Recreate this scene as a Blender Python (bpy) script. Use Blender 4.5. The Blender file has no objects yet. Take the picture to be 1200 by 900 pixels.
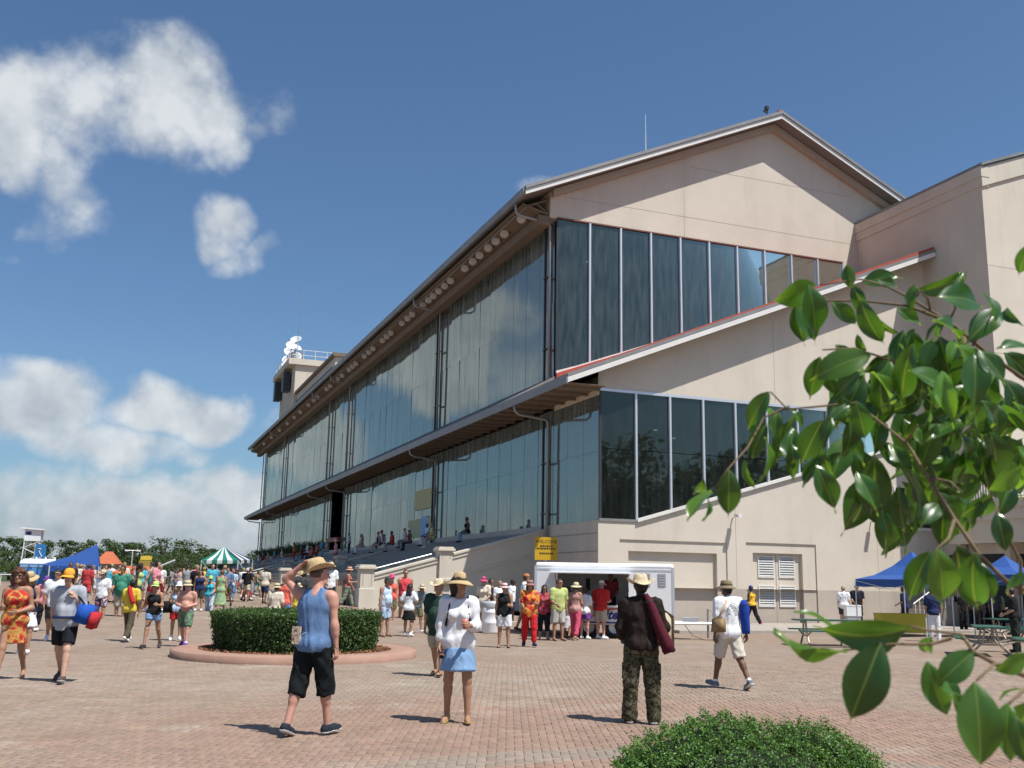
import bpy, math, random
import numpy as np
from mathutils import Matrix, Vector, Euler
random.seed(7); rng = np.random.default_rng(7)
SC = bpy.context.scene
COL = SC.collection
rad = math.radians
# ------------------------------------------------------------------ camera
FPX, YAW, PIT, ROL = 1181.0, rad(21.0), rad(11.1), rad(1.03)
CAM = np.array([0, 0, 1.69])
_f = np.array([math.sin(YAW)*math.cos(PIT), math.cos(YAW)*math.cos(PIT), math.sin(PIT)])
_r = np.array([math.cos(YAW), -math.sin(YAW), 0.0]); _u = np.cross(_r, _f)
CR = _r*math.cos(ROL)+_u*math.sin(ROL); CU = -_r*math.sin(ROL)+_u*math.cos(ROL); CF = _f
cd = bpy.data.cameras.new('camera'); cam = bpy.data.objects.new('camera', cd); COL.objects.link(cam)
cd.sensor_width = 36; cd.lens = FPX/1200*36; cd.clip_start = .05; cd.clip_end = 6000
m = Matrix.Identity(4)
for i in range(3):
    m[i][0], m[i][1], m[i][2], m[i][3] = CR[i], CU[i], -CF[i], CAM[i]
cam.matrix_world = m; SC.camera = cam
cd.dof.use_dof = True; cd.dof.focus_distance = 22; cd.dof.aperture_fstop = 9; 
def ray(x, y): return CF+(x-600)/FPX*CR-(y-450)/FPX*CU
def hit(x, y, ax, v):
    d = ray(x, y); return CAM+(v-CAM[ax])/d[ax]*d
def at(x, y, D): return CAM+D*ray(x, y)
# ------------------------------------------------------------------ sky, sun, exposure
SUNV = Vector((.27, -.45, 1.0)).normalized()
w = bpy.data.worlds.new('World'); SC.world = w; w.use_nodes = True
NT = w.node_tree; NT.nodes.clear()
def wn(t, **k):
    n = NT.nodes.new(t)
    for a, b in k.items(): setattr(n, a, b)
    return n
def wl(a, b): NT.links.new(a, b)
def wmath(op, a, b=None, c=None, clamp=False):
    n = wn('ShaderNodeMath', operation=op, use_clamp=clamp)
    for i, v in enumerate((a, b, c)):
        if v is None: continue
        if isinstance(v, (int, float)): n.inputs[i].default_value = v
        else: wl(v, n.inputs[i])
    return n.outputs[0]
sky = wn('ShaderNodeTexSky', sky_type='NISHITA', sun_disc=False)
sky.sun_elevation = math.asin(SUNV.z); sky.sun_rotation = math.atan2(SUNV.x, SUNV.y)
sky.air_density = 1.0; sky.dust_density = 1.2; sky.ozone_density = 1.8; sky.altitude = 0
SKY_STR = .086
tc = wn('ShaderNodeTexCoord'); sep = wn('ShaderNodeSeparateXYZ'); wl(tc.outputs['Generated'], sep.inputs[0])
az = wmath('ARCTAN2', sep.outputs[0], sep.outputs[1]); el = wmath('ARCSINE', sep.outputs[2])
def wnoise(vec, scale, detail, rough=.55, dist=0.0):
    n = wn('ShaderNodeTexNoise'); n.inputs['Scale'].default_value = scale; n.inputs['Detail'].default_value = detail
    n.inputs['Roughness'].default_value = rough; n.inputs['Distortion'].default_value = dist
    wl(vec, n.inputs['Vector']); return n.outputs['Fac']
def wshift(vec, off):
    n = wn('ShaderNodeVectorMath', operation='ADD'); wl(vec, n.inputs[0]); n.inputs[1].default_value = off; return n.outputs[0]
def azel(px, py):
    d = ray(px, py); d = d/np.linalg.norm(d); return math.atan2(d[0], d[1]), math.asin(d[2])
G = tc.outputs['Generated']
UPS = wshift(G, (.006, -.012, .030))
def puff(vec, det=7):
    n1 = wnoise(vec, 6.0, det, .58, .15)
    vo = wn('ShaderNodeTexVoronoi'); vo.inputs['Scale'].default_value = 13.0; vo.inputs['Detail'].default_value = 3.5; vo.inputs['Roughness'].default_value = .55; vo.inputs['Lacunarity'].default_value = 2.2; vo.normalize = True
    wl(vec, vo.inputs['Vector'])
    return wmath('ADD', wmath('MULTIPLY', wmath('SUBTRACT', n1, .5), 1.55), wmath('MULTIPLY', wmath('SUBTRACT', .36, vo.outputs['Distance']), 1.0))
nA = puff(G); nB = puff(wshift(G, (.006, -.012, .034)), 4)
nL = wnoise(G, 2.3, 3, .5)
wA = wnoise(wshift(G, (3.1, 0, 0)), 7.0, 2, .6); wB = wnoise(wshift(G, (0, 5.7, 0)), 7.0, 2, .6)
azw = wmath('ADD', az, wmath('MULTIPLY', wmath('SUBTRACT', wA, .5), .16)); elw = wmath('ADD', el, wmath('MULTIPLY', wmath('SUBTRACT', wB, .5), .13))
# cumulus seen in the sky: soft ellipses (px centre, px half axes, strength) broken up by noise
BL = [(200,105,118,80,.96),(262,145,84,58,.95),(290,172,50,34,.80),(120,140,120,66,.80),(30,150,90,45,.70),(72,215,64,66,.68),(170,172,120,44,.74),(276,264,34,30,.72),(300,292,50,24,.66),
      (640,205,56,26,.66),(466,312,50,18,.46),(22,285,40,16,.42),
      (212,476,62,46,1.05),(56,482,104,56,1.08),(120,525,120,40,.84),(-60,480,90,60,1.0),(268,578,56,42,.95),(120,605,230,44,.86),(330,500,40,24,.5),
      (-300,300,160,70,.9),(1500,250,170,70,.8),(1900,380,260,70,.9)]
field = None
for px, py, a, b, s in BL:
    if -400 < px < 1600:
        a0, e0 = azel(px, py)
    else:
        a0, e0 = azel(600, py)[0]+(px-600)/FPX*.8, (673-py)/FPX*.9
    A = a/FPX*.97; B = b/FPX*.97
    u = wmath('MULTIPLY', wmath('SUBTRACT', azw, a0), 1/A); v = wmath('MULTIPLY', wmath('SUBTRACT', elw, e0), 1/B)
    q = wmath('ADD', wmath('MULTIPLY', u, u), wmath('MULTIPLY', v, v))
    g = wmath('MULTIPLY', wmath('SUBTRACT', 1.0, wmath('MULTIPLY', q, .62), clamp=True), s)
    field = g if field is None else wmath('MAXIMUM', field, g)
# the cumulus bank along the whole horizon and loose puffs elsewhere
bank = wmath('SUBTRACT', 1.0, wmath('MULTIPLY', wmath('SUBTRACT', elw, .02), 8.0), clamp=True)
bank = wmath('MULTIPLY', bank, wmath('ADD', .36, wmath('MULTIPLY', nL, .85)))
field = wmath('MAXIMUM', field, bank)
dens = wmath('ADD', field, nA); den2 = wmath('ADD', field, nB)
mr = wn('ShaderNodeMapRange', interpolation_type='SMOOTHSTEP'); wl(dens, mr.inputs[0])
mr.inputs[1].default_value = .33; mr.inputs[2].default_value = .88; mr.inputs[3].default_value = 0; mr.inputs[4].default_value = .92
gate = wmath('MULTIPLY', field, 4.0, clamp=True)
cov = wmath('MULTIPLY', mr.outputs[0], gate)
lit = wmath('ADD', .62, wmath('MULTIPLY', wmath('SUBTRACT', dens, den2), 1.05))
lit = wmath('SUBTRACT', lit, wmath('MULTIPLY', wmath('SUBTRACT', dens, .95, clamp=True), .35), clamp=True)
low = wmath('MULTIPLY', wmath('SUBTRACT', el, .02), 7.0, clamp=True)       # far cloud low down is greyer
lit = wmath('MULTIPLY', lit, wmath('ADD', .72, wmath('MULTIPLY', low, .28)))
cr = wn('ShaderNodeValToRGB'); wl(lit, cr.inputs[0])
cr.color_ramp.elements[0].position = .12; cr.color_ramp.elements[0].color = (.24, .295, .36, 1)
cr.color_ramp.elements[1].position = .80; cr.color_ramp.elements[1].color = (.64, .67, .69, 1)
skm = wn('ShaderNodeVectorMath', operation='SCALE'); wl(sky.outputs[0], skm.inputs[0]); skm.inputs['Scale'].default_value = SKY_STR
tint = wn('ShaderNodeVectorMath', operation='MULTIPLY'); wl(skm.outputs[0], tint.inputs[0]); tint.inputs[1].default_value = (.76, .96, 1.12)
mixc = wn('ShaderNodeMix', data_type='RGBA'); wl(cov, mixc.inputs[0]); wl(tint.outputs[0], mixc.inputs[6]); wl(cr.outputs[0], mixc.inputs[7])
bg = wn('ShaderNodeBackground'); wl(mixc.outputs[2], bg.inputs[0]); bg.inputs[1].default_value = 1.0
wo = wn('ShaderNodeOutputWorld'); wl(bg.outputs[0], wo.inputs[0])
sd = bpy.data.lights.new('sun', 'SUN'); sd.energy = 5.0; sd.angle = rad(.53); sd.color = (1.0, .965, .91)
sun = bpy.data.objects.new('sun', sd); COL.objects.link(sun); sun.rotation_euler = SUNV.to_track_quat('Z', 'Y').to_euler(); sun.location = (30, -30, 60)
SC.cycles.max_bounces = 7; SC.cycles.diffuse_bounces = 3; SC.cycles.glossy_bounces = 3; SC.cycles.transmission_bounces = 3; SC.cycles.transparent_max_bounces = 8; SC.cycles.caustics_reflective = False; SC.cycles.caustics_refractive = False
SC.view_settings.view_transform = 'Standard'; SC.view_settings.look = 'None'; SC.view_settings.exposure = 0.25; SC.view_settings.gamma = 1.0
SC.view_settings.use_curve_mapping = False
# ------------------------------------------------------------------ helpers
MATS = {}
def mat(name, col, rough=.7, var=.0, scale=4.0, bump=0.0, bscale=60.0, metal=0.0, spec=.4, col2=None, detail=6, coords='Object', stretch=None, attr=None, trans=0.0, coat=0.0, dirt=0.0):
    """procedural principled material: base colour broken by two noises, fine bump"""
    if name in MATS: return MATS[name]
    M = bpy.data.materials.new(name); M.use_nodes = True; t = M.node_tree; b = t.nodes['Principled BSDF']
    b.inputs['Roughness'].default_value = rough; b.inputs['Metallic'].default_value = metal; b.inputs['Specular IOR Level'].default_value = spec
    if coat: b.inputs['Coat Weight'].default_value = coat
    c = (*col, 1)
    b.inputs['Base Color'].default_value = c; M.diffuse_color = c
    L = t.links.new
    co = t.nodes.new('ShaderNodeTexCoord'); vec = co.outputs[coords]
    if stretch:
        mp = t.nodes.new('ShaderNodeMapping'); mp.inputs['Scale'].default_value = stretch; L(vec, mp.inputs[0]); vec = mp.outputs[0]
    src = None
    if attr == 'OBJ':
        a = t.nodes.new('ShaderNodeObjectInfo'); src = a.outputs['Color']
    elif attr:
        a = t.nodes.new('ShaderNodeAttribute'); a.attribute_name = attr; src = a.outputs['Color']
    if var or col2 or attr or dirt:
        n = t.nodes.new('ShaderNodeTexNoise'); n.inputs['Scale'].default_value = scale; n.inputs['Detail'].default_value = detail; n.inputs['Roughness'].default_value = .62; L(vec, n.inputs['Vector'])
        mx = t.nodes.new('ShaderNodeMix'); mx.data_type = 'RGBA'
        rp = t.nodes.new('ShaderNodeMapRange'); rp.inputs[1].default_value = .3; rp.inputs[2].default_value = .7; L(n.outputs['Fac'], rp.inputs[0]); L(rp.outputs[0], mx.inputs[0])
        if col2: mx.inputs[6].default_value = c; mx.inputs[7].default_value = (*col2, 1); out = mx.outputs[2]
        else:
            mu = t.nodes.new('ShaderNodeMix'); mu.data_type = 'RGBA'; mu.blend_type = 'MULTIPLY'; mu.inputs[0].default_value = 1
            mx.inputs[6].default_value = (1-var,)*3+(1,); mx.inputs[7].default_value = (1+var*.6,)*3+(1,)
            if src: L(src, mu.inputs[6])
            else: mu.inputs[6].default_value = c
            L(mx.outputs[2], mu.inputs[7]); out = mu.outputs[2]
        if dirt:
            n3 = t.nodes.new('ShaderNodeTexNoise'); n3.inputs['Scale'].default_value = .55; n3.inputs['Detail'].default_value = 8; n3.inputs['Roughness'].default_value = .7
            mp3 = t.nodes.new('ShaderNodeMapping'); mp3.inputs['Scale'].default_value = (1.6, 1.6, .22); L(co.outputs[coords], mp3.inputs[0]); L(mp3.outputs[0], n3.inputs['Vector'])
            r3 = t.nodes.new('ShaderNodeMapRange'); r3.inputs[1].default_value = .52; r3.inputs[2].default_value = .75; r3.inputs[4].default_value = dirt; L(n3.outputs['Fac'], r3.inputs[0])
            m3 = t.nodes.new('ShaderNodeMix'); m3.data_type = 'RGBA'; m3.blend_type = 'MULTIPLY'; L(r3.outputs[0], m3.inputs[0]); L(out, m3.inputs[6]); m3.inputs[7].default_value = (.55, .5, .44, 1); out = m3.outputs[2]
        L(out, b.inputs['Base Color'])
    if bump:
        n2 = t.nodes.new('ShaderNodeTexNoise'); n2.inputs['Scale'].default_value = bscale; n2.inputs['Detail'].default_value = 4; L(vec, n2.inputs['Vector'])
        bp = t.nodes.new('ShaderNodeBump'); bp.inputs['Strength'].default_value = bump; bp.inputs['Distance'].default_value = .02; L(n2.outputs['Fac'], bp.inputs['Height']); L(bp.outputs[0], b.inputs['Normal'])
    if trans:
        tr = t.nodes.new('ShaderNodeBsdfTranslucent'); tr.inputs[0].default_value = (min(1, col[0]*1.9+.02), min(1, col[1]*1.9+.02), col[2]*.6, 1)
        mxs = t.nodes.new('ShaderNodeMixShader'); mxs.inputs[0].default_value = trans; L(b.outputs[0], mxs.inputs[1]); L(tr.outputs[0], mxs.inputs[2]); L(mxs.outputs[0], t.nodes['Material Output'].inputs[0])
    MATS[name] = M; return M
def woff(o):
    v = Vector((0, 0, 0))
    while o is not None: v += o.location; o = o.parent
    return v
def tag(o, label=None, cat=None, group=None, kind=None):
    if label: o['label'] = label
    if cat: o['category'] = cat
    if group: o['group'] = group
    if kind: o['kind'] = kind
    return o
def thing(name, label, cat, loc=(0, 0, 0), group=None):
    o = bpy.data.objects.new(name, None); COL.objects.link(o); o.location = loc; o.empty_display_size = .2
    return tag(o, label, cat, group)
def link(name, me, parent=None, M=None):
    o = bpy.data.objects.new(name, me); COL.objects.link(o)
    if parent is not None: o.parent = parent
    if M is not None and not me.materials: me.materials.append(M)
    return o
class MB:
    def __init__(s): s.v = []; s.f = []
    def add(s, vs, fs):
        k = len(s.v); s.v += [tuple(map(float, p)) for p in vs]; s.f += [tuple(i+k for i in f) for f in fs]; return s
    def box(s, x0, x1, y0, y1, z0, z1):
        return s.add([(x0,y0,z0),(x1,y0,z0),(x1,y1,z0),(x0,y1,z0),(x0,y0,z1),(x1,y0,z1),(x1,y1,z1),(x0,y1,z1)],
                     [(0,3,2,1),(4,5,6,7),(0,1,5,4),(1,2,6,5),(2,3,7,6),(3,0,4,7)])
    def poly(s, pts): return s.add(pts, [tuple(range(len(pts)))])
    def prism(s, pts, d):
        """closed polygon pts (3-D) extruded along vector d"""
        n = len(pts); d = np.array(d); a = [np.array(p, float) for p in pts]; b = [p+d for p in a]
        return s.add(a+b, [tuple(range(n))[::-1], tuple(range(n, 2*n))]+[(i, (i+1) % n, n+(i+1) % n, n+i) for i in range(n)])
    def tube(s, pts, r, n=8, cap=True):
        pts = [np.array(p, float) for p in pts]; rs = r if isinstance(r, (list, tuple)) else [r]*len(pts); rings = []
        up = None
        for i, p in enumerate(pts):
            t = (pts[min(i+1, len(pts)-1)]-pts[max(i-1, 0)]); t = t/(np.linalg.norm(t)+1e-9)
            if up is None: up = np.array([0, 0, 1.]) if abs(t[2]) < .9 else np.array([1., 0, 0])
            a = np.cross(t, up); a /= np.linalg.norm(a)+1e-9; b = np.cross(a, t); up = b
            rings.append([p+rs[i]*(math.cos(2*math.pi*k/n)*a+math.sin(2*math.pi*k/n)*b) for k in range(n)])
        vs = [q for R in rings for q in R]; fs = []
        for i in range(len(pts)-1):
            for k in range(n): fs.append((i*n+k, i*n+(k+1) % n, (i+1)*n+(k+1) % n, (i+1)*n+k))
        if cap: fs += [tuple(range(n))[::-1], tuple((len(pts)-1)*n+k for k in range(n))]
        return s.add(vs, fs)
    def lathe(s, prof, n=20, c=(0, 0, 0), sx=1, sy=1):
        vs = []; fs = []
        for r, z in prof:
            for k in range(n): a = 2*math.pi*k/n; vs.append((c[0]+r*sx*math.cos(a), c[1]+r*sy*math.sin(a), c[2]+z))
        for i in range(len(prof)-1):
            for k in range(n): fs.append((i*n+k, i*n+(k+1) % n, (i+1)*n+(k+1) % n, (i+1)*n+k))
        return s.add(vs, fs)
    def mesh(s, name, M, smooth=False, off=(0, 0, 0)):
        me = bpy.data.meshes.new(name); o = np.array(off)
        me.from_pydata([tuple(np.array(p)-o) for p in s.v], [], s.f)
        if M: me.materials.append(M)
        if smooth: me.polygons.foreach_set('use_smooth', [True]*len(me.polygons))
        me.update(); return me
    def build(s, name, M, parent=None, smooth=False, bevel=0, angle=None):
        off = woff(parent) if parent is not None else (0, 0, 0)
        o = link(name, s.mesh(name, M, smooth, off), parent)
        if bevel:
            md = o.modifiers.new('bevel', 'BEVEL'); md.width = bevel; md.segments = 2; md.limit_method = 'ANGLE'
        return o
def npmesh(name, V, F, M=None, smooth=True, cols=None):
    """fast mesh from arrays (quads or tris)"""
    me = bpy.data.meshes.new(name); V = np.asarray(V, np.float32); F = np.asarray(F, np.int32); k = F.shape[1]
    me.vertices.add(len(V)); me.vertices.foreach_set('co', V.ravel())
    me.loops.add(F.size); me.loops.foreach_set('vertex_index', F.ravel())
    me.polygons.add(len(F)); me.polygons.foreach_set('loop_start', np.arange(0, F.size, k, dtype=np.int32)); me.polygons.foreach_set('loop_total', np.full(len(F), k, np.int32))
    if smooth: me.polygons.foreach_set('use_smooth', np.ones(len(F), bool))
    me.update(calc_edges=True); me.validate()
    if cols is not None:
        a = me.color_attributes.new('col', 'FLOAT_COLOR', 'POINT'); a.data.foreach_set('color', np.asarray(cols, np.float32).ravel())
    if M: me.materials.append(M)
    return me
def copy_tree(o, parent=None):
    c = o.copy(); COL.objects.link(c); c.parent = parent
    for ch in o.children: copy_tree(ch, c)
    return c
def sstep(a, b, x):
    t = np.clip((x-a)/(b-a), 0, 1); return t*t*(3-2*t)
def gz(x, y):
    """the plaza is level near the camera and climbs half a metre towards the apron on the left"""
    return .45*sstep(27, 42, y)*(1-sstep(13, 20, x-(y-38)*.05*(y > 38)))
def ghit(px, py):
    p = hit(px, py, 2, 0)
    for _ in range(12): p = hit(px, py, 2, float(gz(p[0], p[1])))
    return p
# ------------------------------------------------------------------ ground, paving
def vnoise(x, y, s, seed=0):
    """cheap smooth value noise for albedo patches"""
    r = np.random.default_rng(seed).random((64, 64)); x = x*s+1000; y = y*s+1000
    i = np.floor(x).astype(int); j = np.floor(y).astype(int); u = x-i; v = y-j; u = u*u*(3-2*u); v = v*v*(3-2*v)
    g = lambda a, b: r[a % 64, b % 64]
    return (g(i, j)*(1-u)+g(i+1, j)*u)*(1-v)+(g(i, j+1)*(1-u)+g(i+1, j+1)*u)*v
RED = np.array([.285, .188, .138]); TAN = np.array([.285, .212, .160]); GRY = np.array([.285, .228, .180])
def zonecol(x, y):
    x = np.asarray(x, float); y = np.asarray(y, float)
    r = np.hypot(x-4.2, y-6.0)+.12*(vnoise(x, y, .8, 3)-.5)
    n = .6*vnoise(x, y, .35, 1)+.4*vnoise(x, y, 1.3, 2)
    c = TAN+(GRY-TAN)*np.clip((n-.35)*1.6, 0, 1)[..., None]
    ring = (sstep(3.9, 4.05, r)*(1-sstep(7.6, 9.4, r)))*(.55+.45*sstep(-2, 2.5, x)); inner = 1-sstep(3.3, 3.42, r)
    c = c+(RED-c)*(np.clip(ring, 0, 1)*.80)[..., None]
    c = c+(RED*1.04-c)*inner[..., None]
    band = sstep(3.3, 3.42, r)*(1-sstep(3.9, 4.05, r)); c = c+(GRY*.93-c)*(band*.9)[..., None]
    r2 = np.hypot(x-3.6, y-23.2); b2 = sstep(5.4, 5.8, r2)*(1-sstep(7.0, 8.0, r2)); c = c+(GRY*1.05-c)*(b2*.6)[..., None]
    wear = np.clip((vnoise(x*1., y*1.6, .9, 5)*.6+vnoise(x, y, 2.4, 6)*.4-.62)*4, 0, 1); c = c+(np.array([.38, .33, .27])-c)*(wear*.40)[..., None]
    far = sstep(150, 180, y); c = c+(np.array([.06, .085, .03])-c)*far[..., None]
    return c
gx = np.concatenate([[-3000, -900, -300, -120, -60, -30], np.arange(-16, 30, .3), [32, 36, 42, 60, 120, 300, 900, 3000]])
gy = np.concatenate([[-3000, -900, -300, -100, -40, -15, -6, 0], np.arange(2, 48, .3), np.arange(48, 190, 3.0), [220, 300, 500, 900, 3000]])
GXX, GYY = np.meshgrid(gx, gy); GZZ = gz(GXX, GYY)
V = np.stack([GXX, GYY, GZZ-.0], -1).reshape(-1, 3); nx = len(gx); ny = len(gy)
ii, jj = np.meshgrid(np.arange(nx-1), np.arange(ny-1)); q = (jj*nx+ii).ravel(); F = np.stack([q, q+1, q+nx+1, q+nx], -1)
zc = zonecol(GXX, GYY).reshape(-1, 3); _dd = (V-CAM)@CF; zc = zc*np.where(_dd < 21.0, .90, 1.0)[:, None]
def paving_material():
    M = mat('paving', (.4, .32, .25), .88, var=.16, scale=2.2, attr='col', bump=0, spec=.2); t = M.node_tree; L = t.links.new; b = t.nodes['Principled BSDF']
    co = t.nodes.new('ShaderNodeTexCoord'); mp = t.nodes.new('ShaderNodeMapping'); mp.inputs['Rotation'].default_value = (0, 0, YAW+.78); L(co.outputs['Object'], mp.inputs[0])
    br = t.nodes.new('ShaderNodeTexBrick'); L(mp.outputs[0], br.inputs['Vector']); br.inputs['Scale'].default_value = 1.0
    br.inputs['Brick Width'].default_value = .20; br.inputs['Row Height'].default_value = .10; br.inputs['Mortar Size'].default_value = .006; br.inputs['Mortar Smooth'].default_value = .2
    br.inputs['Color1'].default_value = (1.04, 1.03, 1.02, 1); br.inputs['Color2'].default_value = (.93, .92, .91, 1); br.inputs['Mortar'].default_value = (.72, .70, .66, 1)
    src = b.inputs['Base Color'].links[0].from_socket
    mu = t.nodes.new('ShaderNodeMix'); mu.data_type = 'RGBA'; mu.blend_type = 'MULTIPLY'; mu.inputs[0].default_value = 1; L(src, mu.inputs[6]); L(br.outputs['Color'], mu.inputs[7]); L(mu.outputs[2], b.inputs['Base Color'])
    return M
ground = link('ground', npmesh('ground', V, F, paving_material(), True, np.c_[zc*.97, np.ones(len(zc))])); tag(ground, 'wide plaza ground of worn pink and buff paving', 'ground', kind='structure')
# herringbone pavers as real pieces: the 300 largest in view are objects, the others one joined part
def pavers():
    c = .092; a = -YAW; ca, sa = math.cos(a), math.sin(a)
    P = []
    for i in range(-150, 175):
        for j in range(70, 245):
            v = (i-j) % 4
            if v == 0: P.append((i+1, j+.5, 0))
            elif v == 3: P.append((i+.5, j+1, 1))
    P = np.array(P, float); X = (P[:, 0]*ca-P[:, 1]*sa)*c; Y = (P[:, 0]*sa+P[:, 1]*ca)*c
    d = np.stack([X, Y, np.zeros_like(X)], 1)-CAM; z = d@CF; sx = 600+FPX*(d@CR)/z; sy = 450-FPX*(d@CU)/z
    ok = (z > 7.6) & (z < 21.5) & (sx > -25) & (sx < 1225) & (np.hypot(X-3.75, Y-23.35) > 2.7)
    X, Y, K, z, sx, sy = [q[ok] for q in (X, Y, P[:, 2], z, sx, sy)]
    n = len(X); col = zonecol(X, Y)*(1+.055*rng.standard_normal((n, 1)))*(1+.018*rng.standard_normal((n, 3)))
    tl = .004*rng.random(n)
    shown = (sy < 905) & (sx > -5) & (sx < 1205) & ~((sx > 725) & (sx < 1045) & (sy > 850)) & (sy > 780)
    order = np.argsort(np.where(shown, z, 99)); pick = np.zeros(n, bool); pick[order[:300]] = True
    def tmpl(k):
        L, W = (.2, .1) if k == 0 else (.1, .2); L *= c/.1; W *= c/.1; g = .003; e = .008; h = .010
        o = [(-L/2+g, -W/2+g), (L/2-g, -W/2+g), (L/2-g, W/2-g), (-L/2+g, W/2-g)]; t = [(x*(1-2*e/L) if True else x, y*(1-2*e/W)) for x, y in o]
        v = [(x*ca-y*sa, x*sa+y*ca, .0) for x, y in o]+[(x*ca-y*sa, x*sa+y*ca, h*.72) for x, y in o]+[(x*ca-y*sa, x*sa+y*ca, h) for x, y in t]
        f = [(8, 9, 10, 11)]+[(i, (i+1) % 4, 4+(i+1) % 4, 4+i) for i in range(4)]+[(4+i, 4+(i+1) % 4, 8+(i+1) % 4, 8+i) for i in range(4)]
        return np.array(v), np.array(f)
    T = [tmpl(0), tmpl(1)]
    rest = np.where(~pick)[0]; VV = []; FF = []; CC = []; k = 0
    for kk in (0, 1):
        idx = rest[K[rest] == kk]; v, f = T[kk]; m = len(idx)
        VV.append((v[None]+np.stack([X[idx], Y[idx], -tl[idx]], 1)[:, None]).reshape(-1, 3)); FF.append((f[None]+(np.arange(m)*12)[:, None, None]+k).reshape(-1, 4)); k += 12*m
        CC.append(np.repeat(np.c_[col[idx], np.ones(m)], 12, 0))
    M1 = mat('paver_field', (.42, .3, .22), .85, var=.14, scale=1.6, dirt=.25, attr='col', bump=.25, bscale=180, spec=.25)
    o = link('paver', npmesh('paver_field', np.concatenate(VV), np.concatenate(FF), M1, False, np.concatenate(CC)), ground); o.name = 'paver_field'; tag(o, kind='stuff')
    M2 = mat('paver_single', (.42, .3, .22), .85, var=.14, scale=9, attr='OBJ', bump=.25, bscale=180, spec=.25)
    ms = [npmesh('paver', T[q][0], T[q][1], M2, False) for q in (0, 1)]
    for i in np.where(pick)[0]:
        o = link('paver', ms[int(K[i])], ground); o.location = (X[i], Y[i], -tl[i]); o.color = (*np.clip(col[i], 0, 1), 1)
pavers()
# raised concrete walk in front of the gable wall
CONC = mat('concrete', (.36, .32, .275), .85, var=.12, scale=1.2, bump=.25, bscale=40, dirt=.25)
mb = MB(); mb.box(18.7, 70, 31.85, 38.15, -.05, .12)
tag(mb.build('walkway', CONC, bevel=.02), 'raised concrete walk with a low kerb along the gable wall', 'walkway', kind='structure')
# ------------------------------------------------------------------ the grandstand
GX, YL, YU, YE = 18.72, 38.15, 42.88, 147.0
STUC = mat('stucco', (.62, .555, .465), .9, var=.07, scale=.5, bump=.35, bscale=90, spec=.15, dirt=.24)
STUC2 = mat('stucco_plinth', (.455, .395, .335), .9, var=.08, scale=.8, bump=.35, bscale=90, spec=.15, dirt=.35)
CREAM = mat('stucco_cream', (.60, .55, .46), .88, var=.06, scale=.8, bump=.25, bscale=70, spec=.15, dirt=.3)
TRIM = mat('white_trim', (.72, .70, .66), .5, var=.06, scale=1.5, dirt=.25)
ALU = mat('aluminium', (.72, .74, .76), .38, metal=.6, var=.05, scale=2)
GREYMETAL = mat('grey_metal', (.26, .255, .25), .5, metal=.3, var=.15, scale=1.2, dirt=.3)
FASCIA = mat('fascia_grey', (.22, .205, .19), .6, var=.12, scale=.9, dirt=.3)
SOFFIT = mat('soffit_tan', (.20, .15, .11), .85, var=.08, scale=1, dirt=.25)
DARKSTEEL = mat('dark_steel', (.05, .055, .06), .5, metal=.3, var=.2, scale=3)
REDTRIM = mat('red_flashing', (.40, .085, .055), .55, var=.12, scale=2)
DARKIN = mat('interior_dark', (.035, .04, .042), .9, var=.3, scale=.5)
INFLOOR = mat('interior_floor', (.07, .07, .068), .8, var=.2, scale=1)
JOINT = mat('joint', (.38, .33, .28), .9, var=.1, scale=3)
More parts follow.
